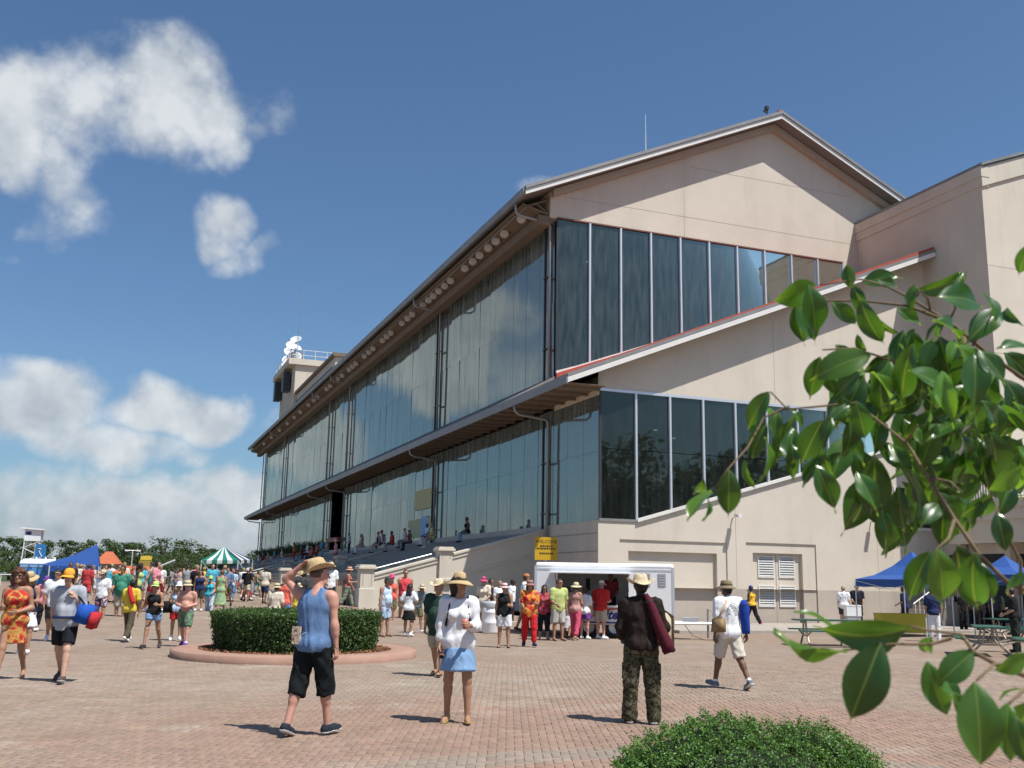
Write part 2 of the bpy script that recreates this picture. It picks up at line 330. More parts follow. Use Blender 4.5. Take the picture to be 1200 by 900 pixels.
def glass_mat(name, tint, ior, base, wav):
    M = bpy.data.materials.new(name); M.use_nodes = True; t = M.node_tree; t.nodes.clear(); L = t.links.new; N = t.nodes.new
    fr = N('ShaderNodeFresnel'); fr.inputs[0].default_value = ior
    a = N('ShaderNodeMath'); a.operation = 'ADD'; a.use_clamp = True; a.inputs[1].default_value = base; L(fr.outputs[0], a.inputs[0])
    tr = N('ShaderNodeBsdfTransparent'); tr.inputs[0].default_value = (*tint, 1)
    gl = N('ShaderNodeBsdfGlossy'); gl.inputs['Roughness'].default_value = .03 if wav > .05 else .02; gl.inputs[0].default_value = (.86, .94, .87, 1) if wav > .05 else (.84, .92, .78, 1)
    co = N('ShaderNodeTexCoord'); oi = N('ShaderNodeObjectInfo'); ad = N('ShaderNodeVectorMath'); ad.operation = 'MULTIPLY_ADD'
    cx = N('ShaderNodeCombineXYZ'); L(oi.outputs['Random'], cx.inputs[0]); L(oi.outputs['Random'], cx.inputs[2]); L(cx.outputs[0], ad.inputs[0]); ad.inputs[1].default_value = (57, 0, 31); L(co.outputs['Object'], ad.inputs[2])
    no = N('ShaderNodeTexNoise'); no.inputs['Scale'].default_value = 1.1; no.inputs['Detail'].default_value = 2; L(ad.outputs[0], no.inputs['Vector'])
    bp = N('ShaderNodeBump'); bp.inputs['Strength'].default_value = wav; bp.inputs['Distance'].default_value = .05; L(no.outputs['Fac'], bp.inputs['Height']); L(bp.outputs[0], gl.inputs['Normal'])
    # a thin film of dust
    df = N('ShaderNodeBsdfDiffuse'); df.inputs[0].default_value = (.36, .43, .42, 1)
    n2 = N('ShaderNodeTexNoise'); n2.inputs['Scale'].default_value = 2.0; n2.inputs['Detail'].default_value = 6; mp = N('ShaderNodeMapping'); mp.inputs['Scale'].default_value = (2.5, 2.5, .35); L(ad.outputs[0], mp.inputs[0]); L(mp.outputs[0], n2.inputs['Vector'])
    r2 = N('ShaderNodeMapRange'); r2.inputs[1].default_value = .35; r2.inputs[2].default_value = .75; r2.inputs[3].default_value = .16 if wav > .05 else .02; r2.inputs[4].default_value = .50 if wav > .05 else (.13 if wav > .035 else .05); L(n2.outputs['Fac'], r2.inputs[0])
    m1 = N('ShaderNodeMixShader'); L(a.outputs[0], m1.inputs[0]); L(tr.outputs[0], m1.inputs[1]); L(gl.outputs[0], m1.inputs[2])
    m2 = N('ShaderNodeMixShader'); L(r2.outputs[0], m2.inputs[0]); L(m1.outputs[0], m2.inputs[1]); L(df.outputs[0], m2.inputs[2])
    o = N('ShaderNodeOutputMaterial'); L(m2.outputs[0], o.inputs[0]); return M
GLASS_G = glass_mat('glass_gable', (.14, .18, .17), 1.52, .02, .03)
GLASS_U = glass_mat('glass_gable_upper', (.22, .28, .26), 1.6, .035, .04)
GLASS_F = glass_mat('glass_facade', (.20, .28, .29), 2.1, .14, .10)
B = thing('grandstand', 'long beige grandstand with two glazed tiers, gabled end wall and wide eaves', 'grandstand', (18.7, 38.15, 0))
def rects(mb, xs, zs, y, holes):
    for i in range(len(xs)-1):
        for j in range(len(zs)-1):
            cx = (xs[i]+xs[i+1])/2; cz = (zs[j]+zs[j+1])/2
            if any(a < cx < b and c < cz < d for a, b, c, d in holes): continue
            mb.poly([(xs[i], y, zs[j]), (xs[i+1], y, zs[j]), (xs[i+1], y, zs[j+1]), (xs[i], y, zs[j+1])])
def reveal(mb, a, b, c, d, y0, y1):
    mb.poly([(a, y0, c), (a, y1, c), (a, y1, d), (a, y0, d)]); mb.poly([(b, y1, c), (b, y0, c), (b, y0, d), (b, y1, d)]); mb.poly([(a, y0, d), (a, y1, d), (b, y1, d), (b, y0, d)])
D1o, D1i = (19.6, 24.84, 3.52), (20.03, 24.35, 3.05)
D2o, D2i = (25.81, 29.54, 3.58), (26.19, 28.82, 3.14)
XS = [18.6, 19.6, 20.03, 24.35, 24.84, 25.81, 26.19, 28.82, 29.54, 36.76]; ZB = 1.56
def sill(x): return 4.25 if x < 20.4 else 4.25+.287*(x-20.4)
def rake(x): return 9.82+.408*(x-16.75)
for nm, z0, z1, M in (('plinth', 0, ZB, STUC2), ('wall', ZB, 4.0, STUC)):
    mb = MB(); zs = sorted({z0, z1}|{z for z in (3.05, 3.14, 3.52, 3.58) if z0 < z < z1})
    rects(mb, XS, zs, YL, [(D1o[0], D1o[1], 0, D1o[2]), (D2o[0], D2o[1], 0, D2o[2])])
    rects(mb, XS, zs, YL+.06, [(18, D1o[0], 0, 9), (D1o[1], D2o[0], 0, 9), (D2o[1], 40, 0, 9), (18, 25, D1o[2], 9), (25.5, 40, D2o[2], 9), (D1i[0], D1i[1], 0, D1i[2]), (D2i[0], D2i[1], 0, D2i[2])])
    rects(mb, XS, zs, YL+.24, [(18, D1i[0], 0, 9), (D1i[1], D2i[0], 0, 9), (D2i[1], 40, 0, 9), (18, 25, D1i[2], 9), (25.5, 40, D2i[2], 9)])
    for (a, b, d), y0, y1 in ((D1o, YL, YL+.06), (D1i, YL+.06, YL+.24), (D2o, YL, YL+.06), (D2i, YL+.06, YL+.24)): reveal(mb, a, b, z0, min(z1, d), y0, y1)
    if nm == 'wall':
        mb.poly([(18.6, YL, 4.0), (36.76, YL, 4.0), (36.76, YL, sill(33.8)), (33.8, YL, sill(33.8)), (20.4, YL, 4.25), (18.6, YL, 4.25)])
        mb.poly([(33.8, YL, sill(33.8)), (36.76, YL, sill(33.8)), (36.76, YL, 9.88), (33.8, YL, 9.88)])
        mb.poly([(18.6, YL, 9.88), (36.76, YL, 9.88), (36.76, YL, rake(36.76)), (18.6, YL, rake(18.6))])
        mb.box(18.6, 18.66, YL+.02, YU, 9.6, 10.4)
    # the long side under the glass, facing the apron
    mb.poly([(18.6, YL, z0), (18.6, YE, z0), (18.6, YE, min(z1, 4.3)), (18.6, YL, min(z1, 4.3))][::-1])
    if nm == 'wall': mb.poly([(18.6, YL, 4.0), (18.6, YE, 4.0), (18.6, YE, 4.28), (18.6, YL, 4.28)][::-1]); mb.poly([(18.6, YL, 4.28), (18.6, YE, 4.28), (19.0, YE, 4.28), (19.0, YL, 4.28)])
    mb.build(nm, M, B)
# gable wall of the upper tier
def roofz(x): return 20.05+.4525*(min(x, 62.7-x)-16.65)
mb = MB()
mb.poly([(18.3, YU, 19.15), (44.4, YU, 19.15), (44.4, YU, roofz(44.4)-.3), (31.35, YU, roofz(31.35)-.3), (18.3, YU, roofz(18.3)-.3)])
mb.poly([(35.75, YU, 10), (44.4, YU, 10), (44.4, YU, 19.15), (35.75, YU, 19.15)])
mb.poly([(18.3, YU, 19.15), (18.3, YE, 19.15), (18.3, YE, 20.5), (18.3, YU, 20.5)][::-1])
mb.poly([(18.3, YU, 19.15), (19.0, YU, 19.15), (19.0, YE, 19.15), (18.3, YE, 19.15)])
mb.build('gable_wall', STUC, B)
for z, x0, x1, nm in ((20.31, 19.0, 36.3, 'h'), (23.1, 26.2, 36.5, 'h')):
    MB().box(x0, x1, YU-.004, YU+.01, z-.012, z+.012).build('control_joint', JOINT, B)
for x, z0, z1 in ((25.8, 19.2, 21.8),): MB().box(x-.012, x+.012, YU-.004, YU+.01, z0, z1).build('control_joint', JOINT, B)
for x, z0, z1 in ((25.3, .2, 5.6), (33.0, .2, 7.7), (27.6, 9.95, 13.9)): MB().box(x-.01, x+.01, YL-.004, YL+.01, z0, z1).build('control_joint', JOINT, B)
MB().box(20.0, 36.6, YL-.004, YL+.01, 13.2-.01, 13.2+.01).build('control_joint', JOINT, B) if False else None
for z in (3.0, 3.75): MB().box(18.585, 18.62, YL+.1, YU+6, z-.02, z+.02).build('control_joint', JOINT, B)
MB().box(18.58, 18.64, 40.2, 42.6, 2.15, 2.45).build('vent', DARKSTEEL, B)
# sill and trim boards of the glazing
mb = MB(); mb.prism([(20.4, YL-.12, 4.25), (33.8, YL-.12, sill(33.8)), (33.8, YL-.12, sill(33.8)+.14), (20.4, YL-.12, 4.39)], (0, .25, 0)); mb.build('sill', TRIM, B)
MB().box(18.62, 20.42, YL-.05, YL+.12, 4.25, 4.36).build('sill', GREYMETAL, B)
MB().box(18.66, 33.8, YL-.03, YL+.1, 9.78, 9.9).build('head_trim', ALU, B)
def usill(x): return 11.47+.371*(x-18.7)
mb = MB(); mb.prism([(18.66, YU-.1, 11.40), (19.7, YU-.1, 11.45), (35.75, YU-.1, usill(35.75)-.06), (35.75, YU-.1, usill(35.75)+.08), (19.7, YU-.1, usill(19.7)+.02), (18.66, YU-.1, 11.52)], (0, .2, 0)); mb.build('sill', TRIM, B)
mb = MB(); mb.prism([(18.66, YU-.16, 10.5), (36.7, YU-.16, rake(36.7)+.15), (36.7, YU-.16, usill(36.7)+.02), (18.66, YU-.16, 11.40)], (0, .15, 0)); mb.build('flashing', REDTRIM, B)
MB().box(18.66, 35.75, YU-.04, YU+.1, 19.13, 19.2).build('head_trim', mat('brown_trim', (.16, .07, .05), .6), B)
# glazing of the two gables: every pane an object
def pane(pts, M, d=.02, name='pane', nrm=(0, 1, 0)):
    mb = MB(); mb.prism(pts, np.array(nrm)*d); return mb.build(name, M, B)
xs = [GX+1.70*i for i in range(11)]
for i in range(10):
    a, b = xs[i]+.01, xs[i+1]-.01; y = YU+.05
    pane([(a, y, usill(a)+.02), (b, y, usill(b)+.02), (b, y, 19.12), (a, y, 19.12)], GLASS_U)
    if i: MB().box(xs[i]-.045, xs[i]+.045, YU-.08, YU+.12, usill(xs[i]), 19.12).build('mullion', ALU, B)
MB().box(35.66, 35.76, YU-.06, YU+.1, usill(35.7), 19.12).build('mullion', ALU, B)
xs = [GX+1.675*i for i in range(10)]
for i in range(9):
    a, b = xs[i]+.01, xs[i+1]-.01; y = YL+.05; zt = 9.8; zm = 7.3
    za, zb = max(sill(a), 4.3), max(sill(b), 4.3)
    if zm > zb+.3:
        pane([(a, y, za+.05), (b, y, zb+.05), (b, y, zm), (a, y, zm)], GLASS_G); pane([(a, y, zm+.025), (b, y, zm+.025), (b, y, zt), (a, y, zt)], GLASS_G)
    else: pane([(a, y, za+.05), (b, y, zb+.05), (b, y, zt), (a, y, zt)], GLASS_G)
    if i: MB().box(xs[i]-.045, xs[i]+.045, YL-.06, YL+.12, max(sill(xs[i]), 4.3), zt).build('mullion', ALU, B)
MB().box(18.66, 18.76, YL+.0, YL+.1, 4.3, 9.8).build('corner_post', DARKSTEEL, B)
MB().box(18.66, 18.74, YU+.0, YU+.1, 11.4, 19.15).build('corner_post', DARKSTEEL, B)
# glazing of the long front: two tiers of tall panes hung between paired columns
COLY = [YU+.35, 61.4, 88.9, 98.0, 127.0, 146.4]
pm = MB().box(0, .02, 0, 1, 0, 1).mesh('pane', GLASS_F)
def fpane(y0, y1, z0, z1, tl=(0, 0)):
    o = link('pane', pm, B); o.location = Vector((GX, y0+.015, z0))-Vector(B.location); o.scale = (1, y1-y0-.03, z1-z0)
    o.rotation_euler = (0, tl[0], tl[1])
bays = [(YL+.06, COLY[0])]+list(zip(COLY[:-1], COLY[1:]))
for k, (a, b) in enumerate(bays):
    n = max(2, round((b-a)/1.8))
    for i in range(n):
        y0, y1 = a+(b-a)*i/n, a+(b-a)*(i+1)/n
        tl = (rng.normal()*.0035, rng.normal()*.004)
        if not (k == 3 and 0 < i < n-1): fpane(y0, y1, 4.3, 7.2, tl); fpane(y0, y1, 7.21, 9.7, tl)
        if k: fpane(y0, y1, 11.35, 15.0, tl[::-1]); fpane(y0, y1, 15.01, 19.1, tl[::-1])
mb = MB()
for k, (a, b) in enumerate(bays):
    pass
# interior: raked floors, back walls, columns and ceilings seen through the glass
mb = MB()
for i in range(8): x = 19.3+1.6*i; mb.box(x, 32.5, YL+1.0, YE-1, 4.0+.44*i-.4, 4.0+.44*i)
mb.build('lower_tier_floor', INFLOOR, B)
mb = MB()
for i in range(8): x = 19.3+2.0*i; mb.box(x, 36.0, YU+1.0, YE-1, 11.2+.7*i-.7, 11.2+.7*i)
mb.build('upper_tier_floor', INFLOOR, B)
MB().box(32.5, 32.7, YL+.3, YE-.3, 0, 11).build('back_wall', DARKIN, B)
MB().box(36.2, 36.5, YU+.3, YE-.3, 11, 20).build('back_wall', DARKIN, B)
MB().box(19.2, 36.4, YU+.3, YE-.3, 19.3, 19.5).build('ceiling', DARKIN, B)
MB().box(19.2, 36.4, YL+.3, YE-.3, 9.95, 10.05).build('ceiling', DARKIN, B)
MB().box(18.75, 36.4, YE-.3, YE, 0, 20).build('end_wall', STUC, B)
cm = MB().lathe([(.22, 0), (.22, 7.6)], 12).mesh('inner_column', mat('inner_column', (.22, .23, .22), .7), True)
for y in np.arange(48, 146, 9.0):
    for z, x in ((11.3, 21.3), (3.3, 21.8)):
        o = link('inner_column', cm, B); o.location = Vector((x, y, z))-Vector(B.location)
LMP = bpy.data.materials.new('lamp_glow'); LMP.use_nodes = True; LMP.node_tree.nodes['Principled BSDF'].inputs['Emission Color'].default_value = (1, .85, .6, 1); LMP.node_tree.nodes['Principled BSDF'].inputs['Emission Strength'].default_value = 6
pend = [MB().lathe([(.02, .35), (.03, .2), (.22, .02), (.24, 0), (.2, .01)], 12).mesh('shade', mat('pendant', (.5, .5, .48), .5), True), MB().lathe([(0, .10), (.09, .06), (.09, .0), (0, -.03)], 10).mesh('bulb', LMP, True)]
for x, y, z in ((20.0, 46.5, 8.2), (20.2, 53.5, 8.0), (19.8, 60, 8.2), (20.4, 70.5, 8.1), (20.1, 82, 8.2), (22.5, 40.2, 8.6), (24.2, 41.5, 8.5), (20.4, 51, 16.8), (20.4, 58, 16.8), (21, 44.2, 17.6)):
    l_ = link('pendant_lamp', pend[0], B); l_.location = Vector((x, y, z))-Vector(B.location); link('bulb', pend[1], l_)
seat = MB().box(-.22, .22, -.2, .2, 0, .06); seat.box(-.22, .22, .16, .22, .06, .5); sm_ = seat.mesh('seat', mat('seat_grey', (.16, .17, .17), .6))
for i, (x0, z0) in enumerate(((19.6, 4.42), (21.2, 4.86), (22.8, 5.3))):
    for y in np.arange(YL+1.4, 60, 1.1): o = link('seat', sm_, B); o.location = Vector((x0+.9, y, z0))-Vector(B.location); o.rotation_euler = (0, 0, -1.57)
# lower roof: over the front part of the low gable and along the whole front as a canopy
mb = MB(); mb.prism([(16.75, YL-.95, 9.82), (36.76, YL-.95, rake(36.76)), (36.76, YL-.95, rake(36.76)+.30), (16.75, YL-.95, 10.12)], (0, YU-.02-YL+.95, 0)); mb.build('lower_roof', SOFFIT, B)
mb = MB(); mb.prism([(16.74, YL-.954, 9.80), (36.72, YL-.954, rake(36.72)-.02), (36.72, YL-.954, rake(36.72)+.20), (16.74, YL-.954, 10.02)], (0, .038, 0)); mb.build('rake_board', TRIM, B)
mb = MB(); mb.prism([(16.70, YL-.956, 10.03), (36.7, YL-.956, rake(36.7)+.21), (36.7, YL-.956, rake(36.7)+.36), (16.70, YL-.956, 10.18)], (0, 1.2, 0)); mb.build('rake_flashing', GREYMETAL, B)
mb = MB(); mb.prism([(16.9, YL-.95+.36, 10.19), (36.7, YL-.44, rake(36.7)+.37), (36.7, YL-.44, rake(36.7)+.42), (16.9, YL-.44, 10.24)], (0, 4.9, 0)); mb.build('roof_covering', REDTRIM, B)
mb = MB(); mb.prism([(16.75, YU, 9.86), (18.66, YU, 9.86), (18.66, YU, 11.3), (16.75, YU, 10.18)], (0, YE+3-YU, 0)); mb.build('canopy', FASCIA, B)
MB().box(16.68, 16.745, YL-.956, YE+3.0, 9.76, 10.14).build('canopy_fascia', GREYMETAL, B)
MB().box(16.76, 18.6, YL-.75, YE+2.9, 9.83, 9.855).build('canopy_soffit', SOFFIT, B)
jm = MB().box(0, 1.8, -.05, .05, -.13, 0).mesh('joist', mat('joist', (.20, .15, .11), .8, var=.15))
for y in np.arange(YL-.2, YE+2.6, 1.25):
    o = link('joist', jm, B); o.location = Vector((16.78, y, 9.828))-Vector(B.location)
mb = MB(); mb.prism([(18.9, YL-.90, rake(18.9)+.37), (36.7, YL-.90, rake(36.7)+.37), (36.7, YL-.90, rake(36.7)+.50), (18.9, YL-.90, rake(18.9)+.44)], (0, .06, 0)); mb.build('rake_cap', REDTRIM, B)
# spiky plants in pots along the foot of the far glass
def spiky():
    m_ = MB(); R = np.random.default_rng(3)
    for k in range(26):
        a = k*2.4; t = .25+.5*R.random(); l = .9+.5*R.random(); d = np.array([math.cos(a)*t, math.sin(a)*t, 1.]); m_.tube([(0, 0, .3), tuple(np.array([0, 0, .3])+d*l*.5), tuple(np.array([0, 0, .3])+d*l*np.array([1.25, 1.25, .9]))], [.05, .04, .004], 4)
    return m_.mesh('spikes', mat('agave', (.05, .10, .045), .6, var=.2, scale=8))
SPK = [MB().lathe([(.0, 0), (.25, 0), (.32, .4), (.28, .4), (.26, .32), (0, .32)], 12).mesh('pot', mat('terracotta', (.30, .14, .08), .8, var=.1), True), spiky()]
for k in range(16):
    t = thing('potted_plant', 'spiky green plant in a pot, number %s along the foot of the far glass front' % 'one two three four five six seven eight nine ten eleven twelve thirteen fourteen fifteen sixteen'.split()[k], 'plant', (17.95, 100+2.7*k, 3.91), 'potted plants along the glass')
    for n_, me in zip(('pot', 'leaves'), SPK): link(n_, me, t)
    t.rotation_euler = (0, 0, k*1.3)
# main roof
for nm, pr in (('roof_slope', [(16.65, 19.78), (16.65, 20.05), (31.35, 26.70), (31.35, 26.42)]), ('roof_slope', [(46.05, 20.05), (46.05, 19.78), (31.35, 26.42), (31.35, 26.70)])):
    mb = MB(); mb.prism([(x, YU-.95, z) for x, z in pr], (0, YE+3.3-YU, 0)); mb.build(nm, FASCIA, B)
for s in (1, -1):
    f = (lambda x: x) if s == 1 else (lambda x: 62.7-x)
    mb = MB(); mb.prism([(f(16.60), YU-1.0, 19.70), (f(31.35), YU-1.0, 26.37), (f(31.35), YU-1.0, 26.62), (f(16.60), YU-1.0, 19.95)], (0, .045, 0)); mb.build('rake_board', TRIM, B)
    mb = MB(); mb.prism([(f(16.58), YU-1.07, 19.96), (f(31.35), YU-1.07, 26.63), (f(31.35), YU-1.07, 26.80), (f(16.58), YU-1.07, 20.13)], (0, 1.0, 0)); mb.build('rake_flashing', GREYMETAL, B)
    mb = MB(); mb.prism([(f(18.35), YU-.30, roofz(18.35)-.32), (f(31.35), YU-.30, 26.38), (f(31.35), YU-.30, 26.02), (f(18.35), YU-.30, roofz(18.35)-.68)], (0, .28, 0)); mb.build('rake_moulding', mat('rake_tan', (.44, .37, .30), .85, var=.06), B)
MB().tube([(31.35, YU-.9, 26.80), (31.35, YE+2, 26.80)], .14, 8).build('ridge_cap', REDTRIM, B)
mb = MB(); mb.prism([(16.52, YU-.95, 19.70), (16.66, YU-.95, 19.70), (16.66, YU-.95, 20.02), (16.46, YU-.95, 20.02)], (0, YE+3.3-YU, 0)); mb.build('gutter', GREYMETAL, B)
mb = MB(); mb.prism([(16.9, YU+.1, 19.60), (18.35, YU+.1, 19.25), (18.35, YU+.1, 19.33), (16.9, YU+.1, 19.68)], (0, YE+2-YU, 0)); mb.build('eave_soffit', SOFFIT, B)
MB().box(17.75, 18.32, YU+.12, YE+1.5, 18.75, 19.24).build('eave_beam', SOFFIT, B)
MB().tube([(17.0, YU, 19.42), (17.0, YE+2, 19.42)], .035, 6).build('lamp_rail', GREYMETAL, B)
mb = MB()
for a, b in (((17.0, 19.5), (18.3, 20.1)), ((16.9, 19.65), (18.3, 19.35)), ((17.6, 19.8), (18.25, 19.4)), ((17.0, 19.55), (17.7, 19.85))): mb.tube([(a[0], YU+.2, a[1]), (b[0], YU+.2, b[1])], .05, 6)
mb.build('eave_truss', SOFFIT, B)
# paired columns, downpipes with a swan neck to the gutter
for k, y in enumerate(COLY):
    for z0, z1, gx2, gzz in ((11.1, 18.96, 16.60, 19.75), (3.2, 9.2, 16.72, 9.8)):
        MB().tube([(gx2, y, gzz), (gx2+.05, y, z1+.30), (gx2+.25, y, z1+.16), (18.30, y, z1+.02), (18.45, y, z1-.14), (18.45, y, z0)], .065, 8).build('downpipe', mat('pipe_grey', (.34, .34, .33), .5, metal=.3, var=.1), B, True)
        MB().box(18.50, 18.60, y+.72, y+.82, z0, z1+.2).build('column', DARKSTEEL, B)
        for zc in (z0+1.6, z0+(z1-z0)*.66):
            MB().box(18.42, 18.58, y-.02, y+.75, zc, zc+.05).build('column_clamp', DARKSTEEL, B)
MB().box(18.8, 22.0, COLY[2]+.3, COLY[3]-.3, 4.1, 4.2).build('portal_floor', DARKIN, B)
MB().box(18.9, 19.2, COLY[2]+2.2, COLY[2]+3.0, 4.2, 9.7).build('portal_post', DARKSTEEL, B)
MB().box(18.3, 18.9, COLY[2]+2.0, COLY[2]+6.5, 5.0, 5.35).build('portal_banner', REDTRIM, B)
# printed coloured panels behind the glass of the lower tier
for y0, y1, z0, z1, c, n in ((62.1, 66.8, 6.3, 7.6, (.50, .47, .22), 'yellow'), (62.1, 68.2, 4.5, 5.7, (.45, .46, .25), 'olive'), (63.5, 65.0, 4.5, 5.8, (.25, .45, .75), 'blue')):
    MB().box(18.655+(.006 if n != 'blue' else 0), 18.665+(.006 if n != 'blue' else 0), y0, y1, z0, z1).build('window_poster', mat('poster_'+n, c, .6, var=.1), B)
# floodlights under the eave
FLM = [MB().lathe([(.0, -.34), (.10, -.33), (.15, -.24), (.235, -.04), (.25, 0), (.235, .01)], 16).mesh('housing', mat('flood_housing', (.30, .29, .28), .45, metal=.5), True),
       MB().lathe([(.228, .0), (.15, .03), (.0, .045)], 16).mesh('lens', mat('flood_lens', (.52, .50, .46), .22, var=.25, scale=9, spec=.6), True),
       MB().tube([(-.26, 0, -.05), (-.27, .0, .0), (-.27, .30, -.12), (.27, .30, -.12), (.27, 0, 0), (.26, 0, -.05)], .02, 5).mesh('yoke', DARKSTEEL)]
FY = [44.2,46.57,47.84,49.03,50.42,51.58,53.0,55.67,56.86,58.1,59.29,60.33,61.6,64.2,65.4,66.83,69.95,71.18,72.48,75.5,76.94,78.44,81.6,82.9,84.24,87.1,88.9,92.5,94.2,99.0,101,104,109,113,118,124,131,138]
ORD = 'first second third fourth fifth sixth seventh eighth ninth tenth eleventh twelfth thirteenth fourteenth fifteenth sixteenth seventeenth eighteenth nineteenth'.split()
def FLAB(i): return ('%s round floodlight under the eave counted from the gable' % ORD[i]) if i < 19 else ('%s round floodlight under the eave counted from the far end' % ORD[len(FY)-1-i])
for i, y in enumerate(FY):
    t = thing('floodlight', FLAB(i), 'floodlight', (17.3, y, 19.36), 'floodlights in a row under the eave')
    t.rotation_euler = Vector((-.42, -.74, -.42)).to_track_quat('Z', 'Y').to_euler()
    for n_, me in zip(('housing', 'lens', 'yoke'), FLM): link(n_, me, t)
# wall lamps on the gable
for x, z, lab in ((25.15, 4.62, 'small white wall lamp on the beige gable wall between the two doors'), (32.7, 4.72, 'small white wall lamp on the beige gable wall above the blue tent')):
    t = thing('wall_lamp', lab, 'wall lamp', (x, YL, z), 'wall lamps on the gable')
    MB().tube([(x, YL, z), (x, YL-.45, z+.06)], .03, 6).build('bracket', ALU, t); mb = MB(); mb.prism([(x-.1, YL-.62, z-.02), (x+.1, YL-.62, z-.02), (x+.1, YL-.62, z+.12), (x-.1, YL-.62, z+.12)], (0, .34, .04)); mb.build('lamp_head', TRIM, t)
# louvred doors
for (lx0, lx1, lz0, lz1) in ((26.6, 27.35, 2.12, 2.97), (27.7, 28.45, 2.12, 2.97), (26.6, 27.35, .85, 1.68), (27.7, 28.45, .85, 1.68)):
    y = YL+.24
    f = MB(); 
    for a in ((lx0-.05, lx0, lz0-.05, lz1+.05), (lx1, lx1+.05, lz0-.05, lz1+.05), (lx0, lx1, lz0-.05, lz0), (lx0, lx1, lz1, lz1+.05)): f.box(a[0], a[1], y-.045, y+.0, a[2], a[3])
    fr = f.build('louvre_frame', TRIM, B); MB().box(lx0, lx1, y-.006, y-.002, lz0, lz1).build('louvre_back', DARKSTEEL, fr)
    n = 8
    sm = None
    for i in range(n):
        z = lz0+(lz1-lz0)*(i+.5)/n
        mb = MB(); mb.prism([(lx0, y-.012, z+.042), (lx0, y-.05, z-.042), (lx0, y-.042, z-.048), (lx0, y-.006, z+.036)], (lx1-lx0, 0, 0)); mb.build('slat', mat('louvre', (.50, .50, .48), .5, var=.08), fr)
MB().box(27.50, 27.53, YL+.23, YL+.245, .12, 3.12).build('door_gap', JOINT, B)
# rooftop penthouse far along the roof
P = thing('rooftop_penthouse', 'low beige penthouse with louvred band on the far end of the grandstand roof', 'penthouse', (23, 128, 23))
MB().box(21.0, 28, 110, 149, 21.5, 26.1).build('wall', STUC, P); MB().box(20.7, 28.2, 109.7, 149, 26.1, 26.5).build('cornice', SOFFIT, P)
for i in range(22): MB().box(20.92, 21.0, 111.5+i*1.65, 112.7+i*1.65, 24.3, 25.2).build('louvre', DARKSTEEL, P)
T2 = thing('stair_tower', 'beige stair tower with white railing and hanging speakers on the far roof end', 'tower', (22, 145, 24))
MB().box(20.6, 26.5, 136, 149, 22, 30.2).build('wall', STUC, T2); MB().box(19.6, 26.9, 135.6, 150.5, 30.2, 31.0).build('roof_slab', STUC, T2)
for y in (139, 147): MB().box(19.5, 20.4, y, y+1.6, 27.0, 29.8).build('hanging_speaker', DARKSTEEL, T2)
mb = MB()
for y in np.arange(136, 150.4, 1.6): mb.tube([(20.0, y, 31), (20.0, y, 32.3)], .04, 5)
for x in np.arange(20, 27, 1.6): mb.tube([(x, 136, 31), (x, 136, 32.3)], .04, 5)
for z in (31.6, 32.3): mb.tube([(20, 150.4, z), (20, 136, z), (26.6, 136, z)], .035, 5)
mb.build('railing', TRIM, T2)
dish = [MB().lathe([(0, -.05), (.35, .0), (.6, .1), (.8, .24), (.83, .25), (.8, .27), (.6, .14), (.35, .04), (0, 0)], 14).mesh('dish', mat('dish_white', (.55, .57, .60), .4), True),
        MB().tube([(0, 0, 0), (0, .3, -.9)], .07, 6).mesh('mast', DARKSTEEL)]
for i, (px, py, s) in enumerate(((347, 399, 1.0), (342, 406, 1.1), (338, 413, .9), (348, 408, .8), (345, 420, 1.3), (338, 424, 1.2), (335, 430, 1.0))):
    p = hit(px, py, 0, 21.5)
    t = thing('satellite_dish', 'white dish on the stair tower, %s' % ('topmost', 'second from the top', 'third from the top', 'right of the third', 'right in the lower row', 'left in the lower row', 'lowest')[i], 'dish', tuple(p), 'dishes on the roof tower')
    t.rotation_euler = (rad(40+12*(i % 3)), rad(-25+17*(i % 4)), 0); t.scale = (s, s, s)
    for n_, me in zip(('dish', 'mast'), dish): link(n_, me, t)
mb = MB(); mb.tube([(21.5, 143, 30.9), (21.5, 143, 35.0)], .09, 6); mb.tube([(22.2, 141, 30.9), (22.2, 141, 33.5)], .09, 6)
mb.build('dish_mast', GREYMETAL, T2)
mb = MB(); mb.tube([(21.0, 138, 31), (21.0, 138, 36)], .05, 5); mb.tube([(21, 138, 36), (21, 138, 42)], .025, 5); tag(mb.build('antenna_mast', GREYMETAL), 'thin tall whip antenna behind the roof dishes', 'antenna')
mb = MB(); mb.tube([(33.0, 60, 25.9), (33.0, 60, 33.6)], [.07, .05], 6); mb.tube([(33, 60, 33.6), (33, 60, 35.1)], [.035, .02], 5); tag(mb.build('antenna', ALU), 'slim white antenna rod standing on the grandstand roof', 'antenna')
mb = MB(); mb.prism([(30.6, 58.5, 26.3), (33.9, 58.5, 26.3), (32.9, 58.5, 27.3), (31.2, 58.5, 26.9)], (0, 2.5, 0)); tag(mb.build('roof_hatch', REDTRIM), 'red roof cap below the antenna rod', 'roof hatch')
mb = MB(); mb.tube([(30.9, 42.6, 26.7), (30.9, 42.6, 27.2)], .03, 5); mb.box(30.82, 30.98, 42.5, 42.7, 27.1, 27.3); mb.box(30.7, 30.95, 42.55, 42.65, 26.95, 27.05); tag(mb.build('roof_camera', DARKSTEEL), 'small dark camera on a stub at the roof apex', 'camera')
